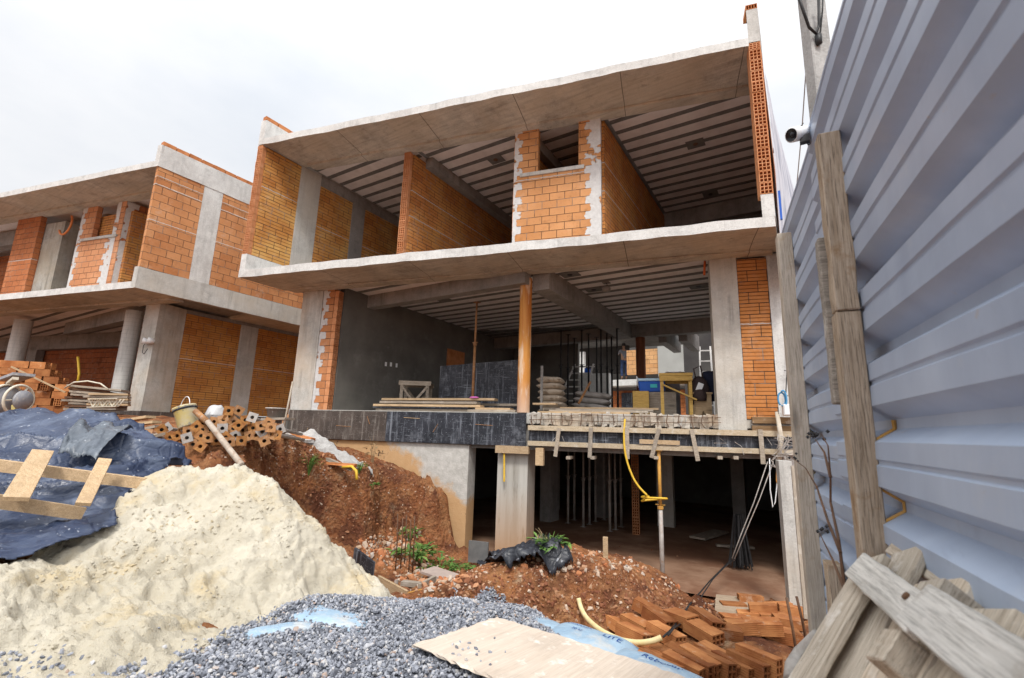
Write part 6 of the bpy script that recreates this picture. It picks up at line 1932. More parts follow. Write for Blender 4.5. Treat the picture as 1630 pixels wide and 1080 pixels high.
def sheet(s0, s1, z_top, z_bot, off, seed):
    prof = []; z = z_top + PER * .45; r = random.Random(seed)
    while z > z_bot:
        for dz, d in PR: prof.append((z - dz, d))
        z -= PER
    prof = [(min(zz, z_top), d) for zz, d in prof]
    n = max(2, int((s1 - s0) / .12)); vs = []; fs = []
    for i in range(n + 1):
        s = s0 + (s1 - s0) * i / n
        for zz, d in prof:
            w = mnoise.noise(Vector((s * .9, zz * 1.3, seed))) * .012 + mnoise.noise(Vector((s * 3, zz * 4, seed + 3))) * .003
            vs.append(tl(fen(s, zz + mnoise.noise(Vector((s * .7, zz, seed + 9))) * .008, off + d * (1 + .1 * mnoise.noise(Vector((s, zz * 3, 7)))) + w)))
    m = len(prof)
    for i in range(n):
        for j in range(m - 1): fs.append((i * m + j, (i + 1) * m + j, (i + 1) * m + j + 1, i * m + j + 1))
    mb = MB(); mb.add(vs, fs); o = obj('sheet', mb, METAL, fence)
    for p in o.data.polygons: p.use_smooth = False
    return o


sheet(s_p2 - .03, s_far, ztop - .0, -1.75, .012, 1)
sheet(-1.6, s_p2 + .07, ztop + .015, -1.75, .0, 2)
# orange lath strip cut to the sheet where the panels meet
pts = []; z = -1.0
zz = ztop + .015 + PER * .45
prof = []
while zz > -1.2:
    for dz, d in PR: prof.append((zz - dz, d))
    zz -= PER
prof = [q for q in prof if -1.0 < q[0] < .12]
s_e = onFen(1399, 700, -.05).dot(FDIR)
mb = MB(); mb.tube([tl(fen(s_e, z, d - .006)) for z, d in prof], .007, 5); obj('edge_strip', mb, m_plain('orange_lath', (.44, .24, .06), (.56, .34, .12), 20), fence)
FOAM = m_plain('tan_foam', (.42, .32, .18), (.56, .46, .30), 14, .95, .8)
for v in (688, 742, 802):
    p = onFen(1283 + (v - 690) * .16, v, -.035)
    mb = MB(); mb.lathe([(0, -.06), (.028, -.035), (.042, 0), (.030, .03), (0, .06)], (0, 0, 0), 9); o = obj('foam_plug', mb, FOAM, fence, True); o.location = tl(p + FDIR * .02); o.scale = (1.0, 1.2, 1)
# posts
def post_bar(name, pa, pb, w, h, mat, up=None, nseg=10, seed=1):
    pa, pb = Vector(pa), Vector(pb); d = (pb - pa); u = Vector(up or -FNRM).normalized(); sd = d.normalized().cross(u).normalized(); vs = []; fs = []
    for i in range(nseg + 1):
        c = pa + d * i / nseg + u * mnoise.noise(Vector((i * .5, seed, 0))) * .006 + sd * mnoise.noise(Vector((i * .5, seed, 5))) * .006
        for x, y in ((-1, -1), (1, -1), (1, 1), (-1, 1)): vs.append(tl(c + sd * x * w / 2 + u * y * h / 2))
    for i in range(nseg):
        for k in range(4): fs.append((i * 4 + k, i * 4 + (k + 1) % 4, i * 4 + 4 + (k + 1) % 4, i * 4 + 4 + k))
    fs += [(3, 2, 1, 0), (nseg * 4, nseg * 4 + 1, nseg * 4 + 2, nseg * 4 + 3)]
    mb = MB(); mb.add(vs, fs); return obj(name, mb, mat, fence, bevel=.004)


o_ = -.10
p2t, p2m, p2b = onFen(1311, 186, o_), onFen(1352, 495, o_), onFen(1396, 880, o_)
def pdepth(u, v, d): return at(u, v, d)
P2 = onFen(1362, 640, -.095)
def up_at(P, z): return Vector((P.x, P.y, z))
zt2 = P2.z + (640 - 183) / FPX * P2.dot(CR.col[1]) * 1.02
zm2 = P2.z + (640 - 495) / FPX * P2.dot(CR.col[1])
post_bar('post', up_at(P2, zm2 + .003) - FDIR * .01, up_at(P2, zt2) - FDIR * .015, .07, .07, W_POST, seed=1)
post_bar('post', up_at(P2, -1.7), up_at(P2, zm2), .078, .072, W_POST, seed=2)
# splice plank nailed to the side of the near post
Q = P2 + FDIR * .078 - FNRM * .02
zq0 = P2.z - (641 - 640) / FPX * 2; zq1 = P2.z + (640 - 348) / FPX * P2.dot(CR.col[1])
post_bar('splice_plank', up_at(Q, zq0), up_at(Q, zq1), .055, .06, W_GREY, seed=3)
P1 = onFen(1270, 640, -.09)
dz1 = P1.dot(CR.col[1])
post_bar('post', up_at(P1, -1.8), up_at(P1, P1.z + (640 - 358) / FPX * dz1), .105, .08, m_wood('pale_post_timber', (.40, .35, .29), (.56, .50, .43), 'z', 1.0, stain=((.30, .22, .14), .4)), seed=4)
Q = onFen(1330, 950, -.09)
post_bar('stub_post', up_at(Q, -1.8), up_at(Q, Q.z + .14), .10, .06, W_POST, seed=6)
# old weathered boards and a rough post beside the far post
for (u0, v0, u1, v1, w_, mt, lb) in ((1262, 742, 1283, 985, .05, W_OLD, 'thin old board standing between the far fence post and the right column'), (1274, 760, 1296, 1005, .07, m_wood('rotten_board', (.16, .12, .09), (.42, .38, .33), 'x', 1.4, stain=((.62, .60, .56), .8)), 'rotten flaking board standing against the far fence post')):
    lumber(lb, at(u1, v1, 3.9), at(u0, v0, 4.3), w_, .03, mt, None, up=FNRM, name='board', cat='board')

# ------------------------------------------------------------------ concrete street pole behind the fence
b = at(1291, 0, 3.45); sl = (Vector((0, 0, 1)))
t = thing('utility_pole', 'speckled concrete pole with dark cables rising behind the fence', 'pole', (b.x, b.y, -1.6))
POLE = m_concrete('speckled_pole_concrete', (.44, .44, .43), (.31, .31, .30), streak=.2, pits=1.6)
mb = MB(); n = 14; vs = []; fs = []
for i in range(n + 1):
    z = i / n * 5.2; w = .075 - .004 * i / n * 2
    vs += [(-w, -w * .8, z), (w, -w * .8, z), (w, w * .8, z), (-w, w * .8, z)]
for i in range(n):
    for k in range(4): fs.append((i * 4 + k, i * 4 + (k + 1) % 4, i * 4 + 4 + (k + 1) % 4, i * 4 + 4 + k))
fs.append((n * 4, n * 4 + 1, n * 4 + 2, n * 4 + 3)); mb.add(vs, fs); o = obj('shaft', mb, POLE, t, bevel=.008); o.rotation_euler.z = YAW
tp = lambda p: Vector(p) - t.location
dp = 3.30
mb = MB(); mb.tube([tp(at(u, v, dp)) for u, v in ((1268, -14), (1279, 18), (1288, 44), (1299, 54), (1304, 40), (1303, -10))], .010, 7); obj('cable', mb, BLACK_C, t, True)
mb = MB(); mb.tube([tp(at(u, v, dp)) for u, v in ((1310, -10), (1309, 18), (1306, 50), (1304, 62))], .006, 6); mb.lathe([(0, -.05), (.02, -.04), (.022, .03), (0, .04)], tp(at(1303, 62, dp)), 8); obj('connector', mb, BLACK_C, t, True)
mb = MB(); mb.tube([at(1284, 95, 3.4), at(1277, 200, 3.6), at(1266, 320, 3.9)], .004, 5)
tag(obj('thin_wire', mb, STEEL_G), 'thin wire slanting down from the concrete pole', 'wire')
# security camera on the near fence post
c = at(1272, 213, 2.22)
t = thing('security_camera', 'small white security camera on an arm from the near fence post', 'camera', c)
aim = (at(1225, 222, 2.16) - c).normalized(); Mx = frame((0, 0, 0), aim, UP.cross(aim)) @ Matrix.Rotation(math.radians(90), 4, 'Y')
mb = MB(); mb.lathe([(0, -.06), (.020, -.058), (.030, -.04), (.034, .02), (.034, .05), (.030, .052)], (0, 0, 0), 18, Mx.to_3x3().to_4x4()); cb = obj('body', mb, WHITE_P, t, True)
mb = MB(); mb.lathe([(.030, .050), (.026, .046), (0, .046)], (0, 0, 0), 18, Mx.to_3x3().to_4x4()); mb.lathe([(0, .052), (.012, .051), (.014, .046)], (0, 0, 0), 12, Mx.to_3x3().to_4x4()); obj('lens', mb, m_plain('black_glass', (.01, .01, .012), (.02, .02, .025), 5, .15, 0), cb, True)
e = at(1300, 212, 2.22) - c
mb = MB(); mb.tube([Vector((0, 0, 0)) - aim * .05, e * .55 + UP * .01, e], .012, 8); mb.lathe([(0, -.015), (.03, -.015), (.03, .015), (0, .015)], e, 12, Matrix.Rotation(1.57, 4, 'Y')); obj('arm', mb, WHITE_P, t, True)
mb = MB(); mb.box(at(1281, 222, 2.2) - c, (.04, .03, .035)); obj('junction_box', mb, BLACK_C, t)
mb = MB(); mb.tube([at(1281, 224, 2.2) - c, at(1287, 231, 2.2) - c, at(1294, 226, 2.2) - c, at(1296, 214, 2.22) - c], .003, 5); mb.tube([at(1272, 205, 2.2) - c, at(1279, 196, 2.2) - c], .002, 4); obj('cord', mb, BLACK_C, t, True)

# ------------------------------------------------------------------ white sheet hanging outside the right wall
mb = MB(); nu, nv = 24, 40; vs = []   # the sheet bellies out from the wall
for i in range(nu + 1):
    for j in range(nv + 1):
        f, g = i / nu, j / nv
        y = 7.75 + f * 2.6; z = 5.95 - g * 3.4 - f * .35 * (1 - g)
        x = -.135 + .02 + (.60 * (f ** .9) * (g ** .5)) + .05 * mnoise.noise(Vector((y * 2.2, z * .35, 1))) * (g + .1) + .03 * mnoise.noise(Vector((y * 6, z * .8, 3)))
        vs.append((x, y, z))
mb.add(vs, [(i * (nv + 1) + j, (i + 1) * (nv + 1) + j, (i + 1) * (nv + 1) + j + 1, i * (nv + 1) + j + 1) for i in range(nu) for j in range(nv)])
t = NT('white_scaffold_sheet'); s_ = t.noise(1, 5, .65, t.mapr((2, 7, .8)))
o = obj('hanging_sheet', mb, t.fin(t.mix(t.step(s_, .48, .66), (.56, .58, .64), (.28, .31, .39)), .7, t.bump(s_, .6, .03)), smooth=True)
tag(o, 'white streaked plastic sheet hanging outside the right wall of the middle house', 'sheet')
tag(obj('blue_strip', MB().bar(onN(1240, 305, NF + .1), onN(1244, 350, NF + .1), .05, .03), BLUE), 'narrow blue strip at the outer edge of the right wall', 'strip')

# ------------------------------------------------------------------ service box, cables and rough timber at the right end of the formwork
for i, (v, w_, lb) in enumerate(((669, .10, 'upper rough brown timber above the formwork end'), (683, .10, 'lower rough brown timber above the formwork end'))):
    a, b = onN(1197, v, NC - .05), onN(1262, v + 1, NC - .05)
    lumber(lb, a, b, .09, w_, m_wood('wet_brown_timber_%d' % i, (.17, .10, .05), (.30, .19, .10), stain=((.5, .46, .4), .5)), None, name='timber', cat='timber')
p = onN(1256, 653, NC - .25)
t = thing('meter_box', 'white electrical box with blue conduit at the foot of the right wall', 'electrical box', p, Matrix.Rotation(FA, 3, 'Z'))
mb = MB(); mb.box((0, 0, 0), (.17, .12, .17)); obj('body', mb, WHITE_P, t, bevel=.008)
mb = MB(); mb.box((0, -.064, 0), (.15, .012, .15)); obj('cover', mb, WHITE_P, t, bevel=.004)
mb = MB(); mb.tube([(-.06 + .05 * math.cos(a) - .03, -.02, .16 + .10 * math.sin(a)) for a in np.linspace(-1.8, 4.2, 18)], .013, 7); mb.tube([(-.07 + .04 * math.cos(a), -.05, .17 + .12 * math.sin(a)) for a in np.linspace(-1.6, 2.2, 12)], .013, 7); obj('conduit', mb, m_plain('light_blue_conduit', (.05, .24, .46), (.1, .32, .55), 9, .5, 0), t, True)
mb = MB(); mb.tube([onN(1255, 545, NC - .1), onN(1252, 600, NC - .12), onN(1250, 648, NC - .12)], .008, 6); mb.tube([onN(1248, 590, NC - .1), onN(1258, 592, NC - .1)], .006, 5); mb.tube([onN(1249, 630, NC - .1), onN(1259, 631, NC - .1)], .006, 5)
tag(obj('wall_wire', mb, BLACK_C), 'dark wire ladder running up the pale strip of the right wall', 'wire')
# bundle of cables through the formwork corner
mb = MB()
for u0, v0, mid, u1, v1 in ((1236, 656, (1241, 690), 1242, 760), (1238, 660, (1245, 700), 1236, 745)):
    mb.tube([onN(u0, v0, NC - .22), onN(mid[0], mid[1], NC - .26), onN(u1, v1, NC - .26)], .024, 8)
tag(obj('pale_conduit', mb, m_plain('dusty_conduit', (.42, .36, .28), (.56, .5, .42), 8), smooth=True), 'pair of dusty pale conduits hanging over the formwork end', 'conduit')
r = random.Random(12); mb = MB()
for k in range(26):
    a = onN(1238 + r.uniform(-10, 14), 712 + r.uniform(-22, 18), NC - .30 - r.uniform(0, .15)); pts = [a]
    for q in range(3): pts.append(pts[-1] + Vector((r.uniform(-.10, .16), r.uniform(-.08, .02), r.uniform(-.14, .05))))
    mb.tube(pts, r.choice((.004, .006, .008)), 5)
tag(obj('wire_tangle', mb, STEEL_G), 'tangle of grey wires at the right end of the formwork', 'wire tangle')
for k, (pts, rr, mt, lb) in enumerate((
    (((1222, 735), (1200, 800), (1180, 850), (1165, 890)), .0075, STEEL_G, 'left one of two grey cables dropping into the basement'),
    (((1231, 735), (1209, 795), (1194, 830), (1168, 893)), .0075, STEEL_G, 'right one of two grey cables dropping into the basement'),
    (((1225, 730), (1226, 780), (1230, 808), (1234, 800), (1238, 760), (1239, 735)), .008, WHITE_P, 'white cable loop hanging below the formwork end'),
    (((1237, 735), (1236, 765), (1240, 782), (1241, 735)), .010, m_plain('orange_cable', (.60, .24, .04), (.66, .3, .06)), 'orange cable loop hanging beside the white cable loop'),
)):
    mb = MB(); mb.tube([onN(u, v, NC - .28) for u, v in pts], rr, 7); tag(obj('cable', mb, mt, smooth=True), lb, 'cable')
lo = [onN(1165, 890, NC - .3)] + [at(u, v, min(dd, hit(u, v).dot(CR.col[1]) - (.10 if v < 1000 else .22))) for u, v, dd in ((1148, 907, 6.6), (1130, 925, 6.0), (1114, 944, 5.3), (1098, 962, 4.9), (1086, 979, 4.5), (1075, 995, 4.0), (1066, 1005, 3.8))] + [at(1056, 1014, 3.56)]
mb = MB(); mb.tube(lo, .008, 7); mb.tube([q + Vector((.035, 0, .03 * math.sin(i * 1.1))) for i, q in enumerate(lo)], .007, 6)
tag(obj('black_cable', mb, BLACK_C, smooth=True), 'black cable running from the basement down to the yellow conduit', 'cable')
pc = [at(u, v, min(hit(u, v).dot(CR.col[1]) - .05, dd)) for u, v, dd in ((920, 949, 9), (926, 975, 9), (945, 997, 4.0), (975, 1015, 3.75), (1005, 1024, 3.62), (1035, 1023, 3.58), (1056, 1014, 3.58))]
fine = []
for i in range(len(pc) - 1):
    for q in range(6): fine.append(pc[i].lerp(pc[i + 1], q / 6))
fine.append(pc[-1])
fine = [sum((fine[max(0, min(len(fine) - 1, i + k))] for k in range(-3, 4)), Vector()) / 7 for i in range(len(fine))]
mb = MB(); n_ = len(fine); mb.tube(fine, .021, 12)
for i in range(0): pass
tag(obj('corrugated_conduit', mb, YEL_P, smooth=True), 'pale yellow conduit curving out of the red earth over the bricks', 'conduit')
hs = [onN(995, 664, NC - .06), onN(993, 690, NC - .16), onN(994, 720, NC - .18), onN(1003, 752, NC - .18), onN(1016, 776, NC - .18), onN(1036, 794, NC - .2)]
cx = onN(1052, 795, NC - .1)
loop = [cx + Vector((.20 * math.cos(a) - .10, -.10 * math.sin(a) - .02, -.03 * math.sin(a * .5) + .02 * math.cos(a))) for a in np.linspace(2.6, 2.6 + 2 * math.pi * 1.25, 26)]
fine = []
for i in range(len(hs) - 1):
    for q in range(6): fine.append(hs[i].lerp(hs[i + 1], q / 6))
fine = [sum((fine[max(0, min(len(fine) - 1, i + k))] for k in range(-3, 4)), Vector()) / 7 for i in range(len(fine))]
mb = MB(); mb.tube(fine + loop, .017, 10)
tag(obj('hose', mb, YEL, smooth=True), 'bright yellow hose over the formwork looped round the basement prop', 'hose')
# black bundle of bar ends hanging in the basement
mb = MB(); r = random.Random(2); c0 = onZ(1180, 905, -2.1)
for k in range(60):
    a = r.uniform(0, 6.28); q = r.uniform(.0, .17)
    mb.tube([c0 + Vector((q * .4 * math.cos(a), q * .4 * math.sin(a), .86)), c0 + Vector((q * .8 * math.cos(a), q * .8 * math.sin(a), .4)), c0 + Vector((q * 1.1 * math.cos(a), q * 1.1 * math.sin(a), .0 + r.uniform(0, .1)))], .012, 5)
tag(obj('cable_bundle', mb, BLACK_C), 'thick black bundle of cable ends standing on the basement floor', 'cable bundle')
house = MAIN
p = onZ(1012, 852, -2.12)
hole_end(Vector((p.x - .07, p.y, 0)), FD, -FN, .15, -2.12, -.28, .19, name='brick_pier', depth=.25)
# boards on the basement floor, patch of concrete before it
FLOOR = m_plain('muddy_basement_floor', (.21, .115, .070), (.33, .205, .135), 1.1, .75, .4, spots=((.15, .065, .035), .46, .60, .8, .8))
mb = MB(); a, b, c, d = FX(-9.4, 8.3), FX(-.25, 7.6), Vector((-.15, 17.8, 0)), Vector((-9.4, 17.8, 0))
nx = 40; vs = []; fs = []
for i in range(nx + 1):
    for j in range(nx + 1):
        u, v = i / nx, j / nx; p = (a * (1 - u) + b * u) * (1 - v) + (d * (1 - u) + c * u) * v
        vs.append((p.x, p.y, -2.13 + .03 * mnoise.noise(p * .8)))
for i in range(nx):
    for j in range(nx): fs.append((i * (nx + 1) + j, (i + 1) * (nx + 1) + j, (i + 1) * (nx + 1) + j + 1, i * (nx + 1) + j + 1))
mb.add(vs, fs); tag(obj('basement_floor', mb, FLOOR, smooth=True), kind='structure')
for u0, v0, u1, v1, w_, lb in ((1110, 857, 1148, 846, .35, 'flat board on the basement floor, the larger one'), (1140, 868, 1200, 872, .12, 'narrow timber on the basement floor behind the larger board')):
    lumber(lb, onZ(u0, v0, -2.07), onZ(u1, v1, -2.07), w_, .04, W_OLD, None, name='board', cat='board')
a = [onZ(1140, 950, -2.03), onZ(1213, 958, -2.03), onZ(1208, 985, -2.0), onZ(1137, 985, -2.0)]
mb = MB(); mb.hexa([a[3], a[2], a[1], a[0]] + [q + UP * .03 for q in (a[3], a[2], a[1], a[0])]); tag(obj('muddy_board', mb, m_wood('muddy_board_wood', (.34, .25, .17), (.50, .40, .30))), 'muddy flat board at the basement entrance behind the bricks', 'board')
# dry weed against the fence
r = random.Random(5)
def stalks(label, pts_list, seed):
    base = pts_list[0][0]; t = thing('dry_weed', label, 'weed', base)
    mb = MB(); lf = MB(); r = random.Random(seed)
    for pts in pts_list:
        mb.tube([p - base for p in pts], [.006 - .0045 * i / (len(pts) - 1) for i in range(len(pts))], 5)
        q = pts[-1] - base
        for k in range(5): lf.lathe([(0, -.008), (.008, 0), (0, .008)], q + Vector((r.uniform(-.03, .03), r.uniform(-.02, .02), r.uniform(-.02, .03))), 6)
    obj('stalk', mb, RUST_D, t); obj('seed_head', lf, BLACK_C, t)
def fp(u, v, o=-.16): return onFen(u, v, o)
stalks('tall dry weed stalk with dark seed heads before the fence between the posts', [[fp(1345, 940), fp(1335, 860), fp(1322, 800), fp(1322, 760), fp(1318, 710), fp(1308, 692)], [fp(1322, 760), fp(1312, 720), fp(1298, 700)], [fp(1338, 880), fp(1318, 830), fp(1300, 775), fp(1282, 745), fp(1262, 730)], [fp(1345, 940), fp(1325, 890), fp(1305, 850)]], 3)

# ------------------------------------------------------------------ broken pallet leaning on the fence, close to the camera
PAL = m_wood('whitewashed_pallet_wood', (.40, .34, .27), (.62, .56, .47), 'x', 1.0, stain=((.74, .71, .66), .9))
A = at(1418, 846, 1.36); B = at(1650, 978, .74); Cc = at(1272, 1068, 1.22)
ex = (B - A).normalized(); ey = (Cc - A); ey = (ey - ex * ey.dot(ex)).normalized(); nz_ = ex.cross(ey).normalized()
if nz_.dot(A) > 0: nz_ = -nz_           # towards the camera
M = Matrix((ex, ey, nz_)).transposed().to_4x4(); M.translation = A
t = thing('broken_pallet', 'broken grey wooden pallet leaning at the lower right corner', 'pallet', A)
t.rotation_mode = 'QUATERNION'; q_ = Matrix((ex, ey, ex.cross(ey))).transposed().to_3x3(); t.rotation_quaternion = q_.to_quaternion()
sg = 1 if ex.cross(ey).dot(nz_) > 0 else -1
def pb(name, a, b, w, h, z, mat=PAL, seed=0):
    a = Vector(a); b = Vector(b); mb = MB(); d = (b - a); n = 10; s = Vector((-d.y, d.x, 0)).normalized(); r = random.Random(seed); vs = []; fs = []
    for i in range(n + 1):
        c = a + d * i / n; ww = w / 2 * (1 + r.uniform(-.04, .04))
        for x, y in ((-1, -1), (1, -1), (1, 1), (-1, 1)): vs.append(c + s * x * ww + Vector((0, 0, sg * (z + y * h / 2 + r.uniform(-.001, .001)))))
    for i in range(n):
        for k in range(4): fs.append((i * 4 + k, i * 4 + (k + 1) % 4, i * 4 + 4 + (k + 1) % 4, i * 4 + 4 + k))
    fs += [(3, 2, 1, 0), (n * 4, n * 4 + 1, n * 4 + 2, n * 4 + 3)]
    # own frame along the board so that the grain follows it
    F = Matrix((d.normalized(), s, d.normalized().cross(s))).transposed().to_4x4(); F.translation = a
    Fi = F.inverted(); mb.add([Fi @ v for v in vs], fs)
    o = obj(name, mb, mat, t, bevel=.003); o.matrix_local = F
    bm = bmesh.new(); bm.from_mesh(o.data); bmesh.ops.recalc_face_normals(bm, faces=bm.faces); bm.to_mesh(o.data); bm.free()
    return o
def px2pal(u, v, z=0.0):
    r = ray(u, v); p = r * ((A + nz_ * z).dot(nz_) / r.dot(nz_)); l = p - A; return (l.dot(ex), l.dot(ey), 0)
# stringers (left side and two more), deck boards behind, the diagonal whitewashed board in front
a0, a1 = px2pal(1398, 862), px2pal(1290, 1052)
pb('side_board', px2pal(1392, 892, .02), px2pal(1255, 1130, .02), .115, .022, .02, seed=1)
pb('edge_board', px2pal(1408, 842, .0), px2pal(1690, 1000, .0), .10, .022, -.045, seed=2)
pb('deck_board', px2pal(1440, 868, 0), px2pal(1305, 1120, 0), .13, .02, -.02, seed=3)
pb('deck_board', px2pal(1490, 915, 0), px2pal(1370, 1130, 0), .18, .02, -.022, seed=4, mat=m_wood('bare_pallet_wood', (.52, .43, .32), (.66, .58, .48), stain=((.74, .70, .65), .8)))
pb('deck_board', px2pal(1590, 960, 0), px2pal(1480, 1160, 0), .19, .02, -.020, seed=5)
pb('deck_board', px2pal(1660, 1010, 0), px2pal(1570, 1180, 0), .17, .02, -.022, seed=6, mat=m_wood('bare_pallet_wood_b', (.50, .41, .31), (.64, .56, .46)))
pb('cross_board', px2pal(1366, 902, .045), px2pal(1475, 990, .045), .078, .024, .046, seed=7, mat=m_wood('whitewashed_board', (.50, .49, .46), (.74, .73, .70), stain=((.32, .29, .25), .6)))
pb('cross_board', px2pal(1462, 965, .045), px2pal(1660, 1110, .045), .095, .024, .047, seed=8, mat=m_wood('whitewashed_board_b', (.50, .49, .46), (.74, .73, .70), stain=((.32, .29, .25), .6)))
pb('block', px2pal(1520, 950, .0), px2pal(1495, 1000, 0), .07, .07, .008, seed=9)
pb('block', px2pal(1455, 1030, .0), px2pal(1425, 1080, 0), .06, .07, .008, seed=10)
mb = MB(); mb.lathe([(0, -.003), (.008, -.003), (.008, .003), (0, .003)], (0, 0, 0), 8)
o = obj('nail_head', mb, RUST_D, t); q = px2pal(1442, 949, .06); o.location = (q[0], q[1], sg * .060)
# rope-like root beside the pallet foot
mb = MB(); mb.tube([at(1268, 1085, 2.0), at(1266, 1060, 2.05), at(1275, 1040, 2.1), at(1300, 1010, 2.0)], [.05, .04, .03, .02], 8)
tag(obj('torn_cloth', mb, m_plain('dirty_cloth', (.34, .31, .28), (.5, .47, .43), 12, .9, .6), smooth=True), 'dirty grey rag hanging at the pallet edge', 'rag')
# ------------------------------------------------------------------ person working in the far house
def skin_figure(name, joints, edges, mats, parent=None, lv=1):
    """one continuous body grown from a jointed skeleton; joints: (pos, radius)"""
    me = bpy.data.meshes.new(name); me.from_pydata([j[0] for j in joints], edges, [])
    o = bpy.data.objects.new(name, me); COL.objects.link(o)
    if parent: o.parent = parent
    sk = o.modifiers.new('skin', 'SKIN')
    for v, j in zip(me.skin_vertices[0].data, joints): v.radius = (j[1], j[1] * (j[2] if len(j) > 2 else 1))
    me.skin_vertices[0].data[0].use_root = True
    o.modifiers.new('sub', 'SUBSURF').levels = lv; o.modifiers['sub'].render_levels = lv
    me.materials.append(mats)
    return o


pp = onY(994, 596, YB + .8)
t = thing('person', 'distant person in blue jeans and grey shirt working beside the pale brick panel', 'person', (pp.x, pp.y, pp.z - .25), Matrix.Rotation(.6, 3, 'Z'))
SKINM = m_plain('skin', (.30, .17, .11), (.36, .21, .14), 20, .6, .1)
J = [((0, 0, .95), .13, .8), ((0, 0, 1.15), .125, .75), ((0, .02, 1.38), .15, .75), ((0, .03, 1.50), .06), ((0, .05, 1.58), .055),
     ((.18, .02, 1.42), .055), ((.24, .16, 1.20), .045), ((.16, .38, 1.26), .035), ((.14, .46, 1.28), .03),
     ((-.18, .02, 1.42), .055), ((-.26, .18, 1.24), .045), ((-.18, .36, 1.40), .035), ((-.16, .44, 1.44), .03),
     ((.09, 0, .88), .085), ((.10, .03, .48), .06), ((.10, -.02, .08), .045), ((.10, .10, .03), .035),
     ((-.09, 0, .88), .085), ((-.12, .05, .48), .06), ((-.12, 0, .08), .045), ((-.12, .12, .03), .035),
     ((0, .07, 1.66), .085, 1.1), ((0, .06, 1.76), .07, 1.1)]
E_ = [(0, 1), (1, 2), (2, 3), (3, 4), (2, 5), (5, 6), (6, 7), (7, 8), (2, 9), (9, 10), (10, 11), (11, 12), (0, 13), (13, 14), (14, 15), (15, 16), (0, 17), (17, 18), (18, 19), (19, 20), (4, 21), (21, 22)]
skin_figure('body', J, E_, SKINM, t)
skin_figure('shirt', [((0, 0, .92), .14, .8), ((0, 0, 1.15), .14, .8), ((0, .02, 1.40), .165, .78), ((.19, .02, 1.43), .066), ((.24, .15, 1.22), .058), ((-.19, .02, 1.43), .066), ((-.255, .17, 1.25), .058)], [(0, 1), (1, 2), (2, 3), (3, 4), (2, 5), (5, 6)], m_plain('grey_shirt', (.14, .14, .16), (.2, .2, .22), 8, .9, .2), t)
skin_figure('jeans', [((0, 0, .95), .145, .85), ((.09, 0, .86), .098), ((.10, .03, .48), .075), ((.10, -.01, .12), .062), ((-.09, 0, .86), .098), ((-.12, .05, .48), .075), ((-.12, .0, .12), .062)], [(0, 1), (1, 2), (2, 3), (0, 4), (4, 5), (5, 6)], m_plain('blue_jeans', (.03, .05, .12), (.05, .08, .17), 9, .9, .2), t)
mb = MB(); mb.lathe([(0, .13), (.06, .12), (.095, .06), (.10, .0), (.09, -.03)], (0, .045, 1.70), 16); obj('hair', mb, BLACK_C, t, True)
# ------------------------------------------------------------------ camera, sky, sun
cam_d = bpy.data.cameras.new('camera'); cam = bpy.data.objects.new('camera', cam_d); COL.objects.link(cam)
cam_d.sensor_fit = 'HORIZONTAL'; cam_d.sensor_width = 36; cam_d.lens = 36 * FPX / 1630
cam_d.clip_start = .05; cam_d.clip_end = 600
m = CR.to_4x4() @ Matrix.Rotation(math.radians(90), 4, 'X')
cam.matrix_world = m
cam_d.dof.use_dof = True; cam_d.dof.focus_distance = 6.5; cam_d.dof.aperture_fstop = 3.5
scene.camera = cam

SUN_EL, SUN_AZ = math.radians(52), math.radians(150)     # behind the camera, slightly right
w = bpy.data.worlds.new('World'); scene.world = w; w.use_nodes = True
nt = w.node_tree; nt.nodes.clear()
N = nt.nodes.new
out = N('ShaderNodeOutputWorld'); bg = N('ShaderNodeBackground'); sky = N('ShaderNodeTexSky')
sky.sky_type = 'NISHITA'; sky.sun_disc = False; sky.sun_elevation = SUN_EL; sky.sun_rotation = SUN_AZ
sky.air_density = 1.0; sky.dust_density = 3.0
tc = N('ShaderNodeTexCoord')
mp = N('ShaderNodeMapping'); mp.inputs['Scale'].default_value = (1.2, 1.2, 2.6)
nz = N('ShaderNodeTexNoise'); nz.inputs['Scale'].default_value = 1.6; nz.inputs['Detail'].default_value = 6; nz.inputs['Roughness'].default_value = .55
rp = N('ShaderNodeValToRGB'); rp.color_ramp.elements[0].position = .30; rp.color_ramp.elements[1].position = .62
rp.color_ramp.elements[0].color = (.83, .865, .92, 1); rp.color_ramp.elements[1].color = (1.03, 1.03, 1.04, 1)
L = nt.links.new
L(tc.outputs['Generated'], mp.inputs[0]); L(mp.outputs[0], nz.inputs['Vector']); L(nz.outputs['Fac'], rp.inputs[0])


def wm(op, a, b=0.0):
    q = N('ShaderNodeMath'); q.operation = op
    for i, v in enumerate((a, b)):
        if isinstance(v, (int, float)): q.inputs[i].default_value = v
        else: L(v, q.inputs[i])
    return q.outputs[0]


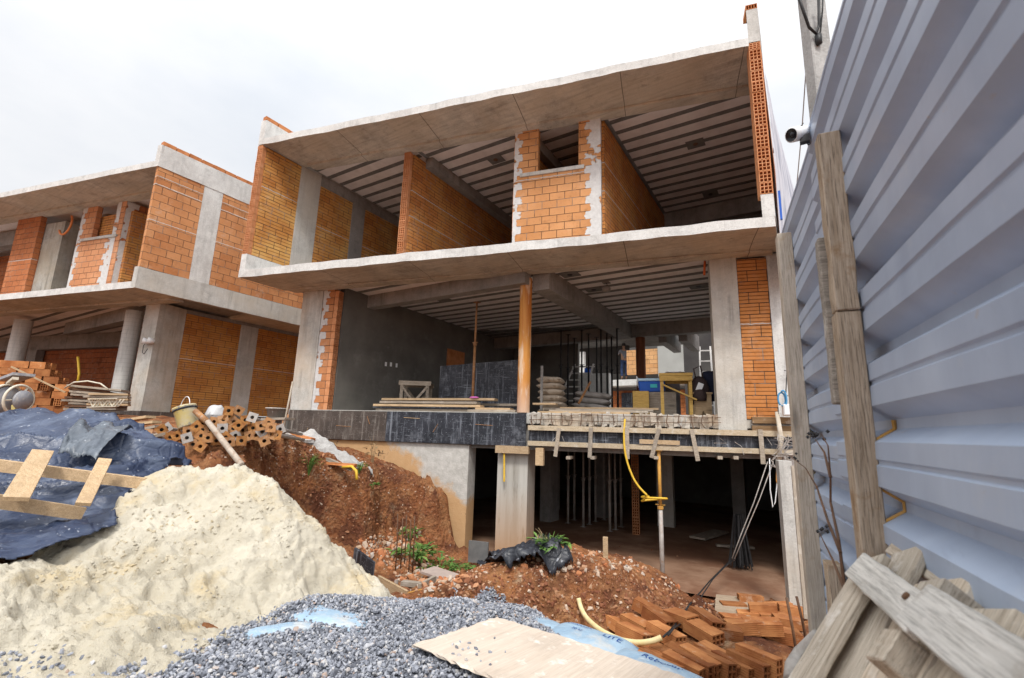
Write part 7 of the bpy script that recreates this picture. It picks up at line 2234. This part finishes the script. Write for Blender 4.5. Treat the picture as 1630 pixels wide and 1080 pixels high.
# overcast luminance: brighter overhead and round the hidden sun behind the camera
nv = N('ShaderNodeVectorMath'); nv.operation = 'NORMALIZE'; L(tc.outputs['Generated'], nv.inputs[0])
sp = N('ShaderNodeSeparateXYZ'); L(nv.outputs[0], sp.inputs[0])
dt = N('ShaderNodeVectorMath'); dt.operation = 'DOT_PRODUCT'; L(nv.outputs[0], dt.inputs[0])
SV = (math.sin(SUN_AZ) * math.cos(SUN_EL), math.cos(SUN_AZ) * math.cos(SUN_EL), math.sin(SUN_EL))
dt.inputs[1].default_value = SV
zen = wm('POWER', wm('MAXIMUM', sp.outputs[2], 0.0), 3.0)
glow = wm('POWER', wm('MAXIMUM', dt.outputs['Value'], 0.0), 3.0)
lum = wm('ADD', wm('ADD', 5.5, wm('MULTIPLY', zen, 6.0)), wm('MULTIPLY', glow, 9.0))
sc_ = N('ShaderNodeVectorMath'); sc_.operation = 'SCALE'; L(rp.outputs[0], sc_.inputs[0]); L(lum, sc_.inputs['Scale'])
mx = N('ShaderNodeMix'); mx.data_type = 'RGBA'; mx.inputs[0].default_value = .93
L(sky.outputs[0], mx.inputs[6]); L(sc_.outputs[0], mx.inputs[7]); L(mx.outputs[2], bg.inputs['Color'])
bg.inputs['Strength'].default_value = .10
L(bg.outputs[0], out.inputs[0])
sd = bpy.data.lights.new('sun', 'SUN'); sd.energy = 1.5; sd.angle = math.radians(11); sd.color = (1, .96, .90)
sun = bpy.data.objects.new('sun', sd); COL.objects.link(sun)
# direction towards the sun, matching the sky (rotation 0 = +Y, turning to +X)
sv = Vector((math.sin(SUN_AZ) * math.cos(SUN_EL), math.cos(SUN_AZ) * math.cos(SUN_EL), math.sin(SUN_EL)))
sun.rotation_mode = 'QUATERNION'; sun.rotation_quaternion = sv.to_track_quat('Z', 'Y'); sun.location = (4, -6, 14)
vs = scene.view_settings; vs.view_transform = 'Standard'; vs.look = 'None'; vs.exposure = .75; vs.gamma = 1
scene.cycles.max_bounces = 10; scene.cycles.diffuse_bounces = 6
scene.cycles.use_denoising = True
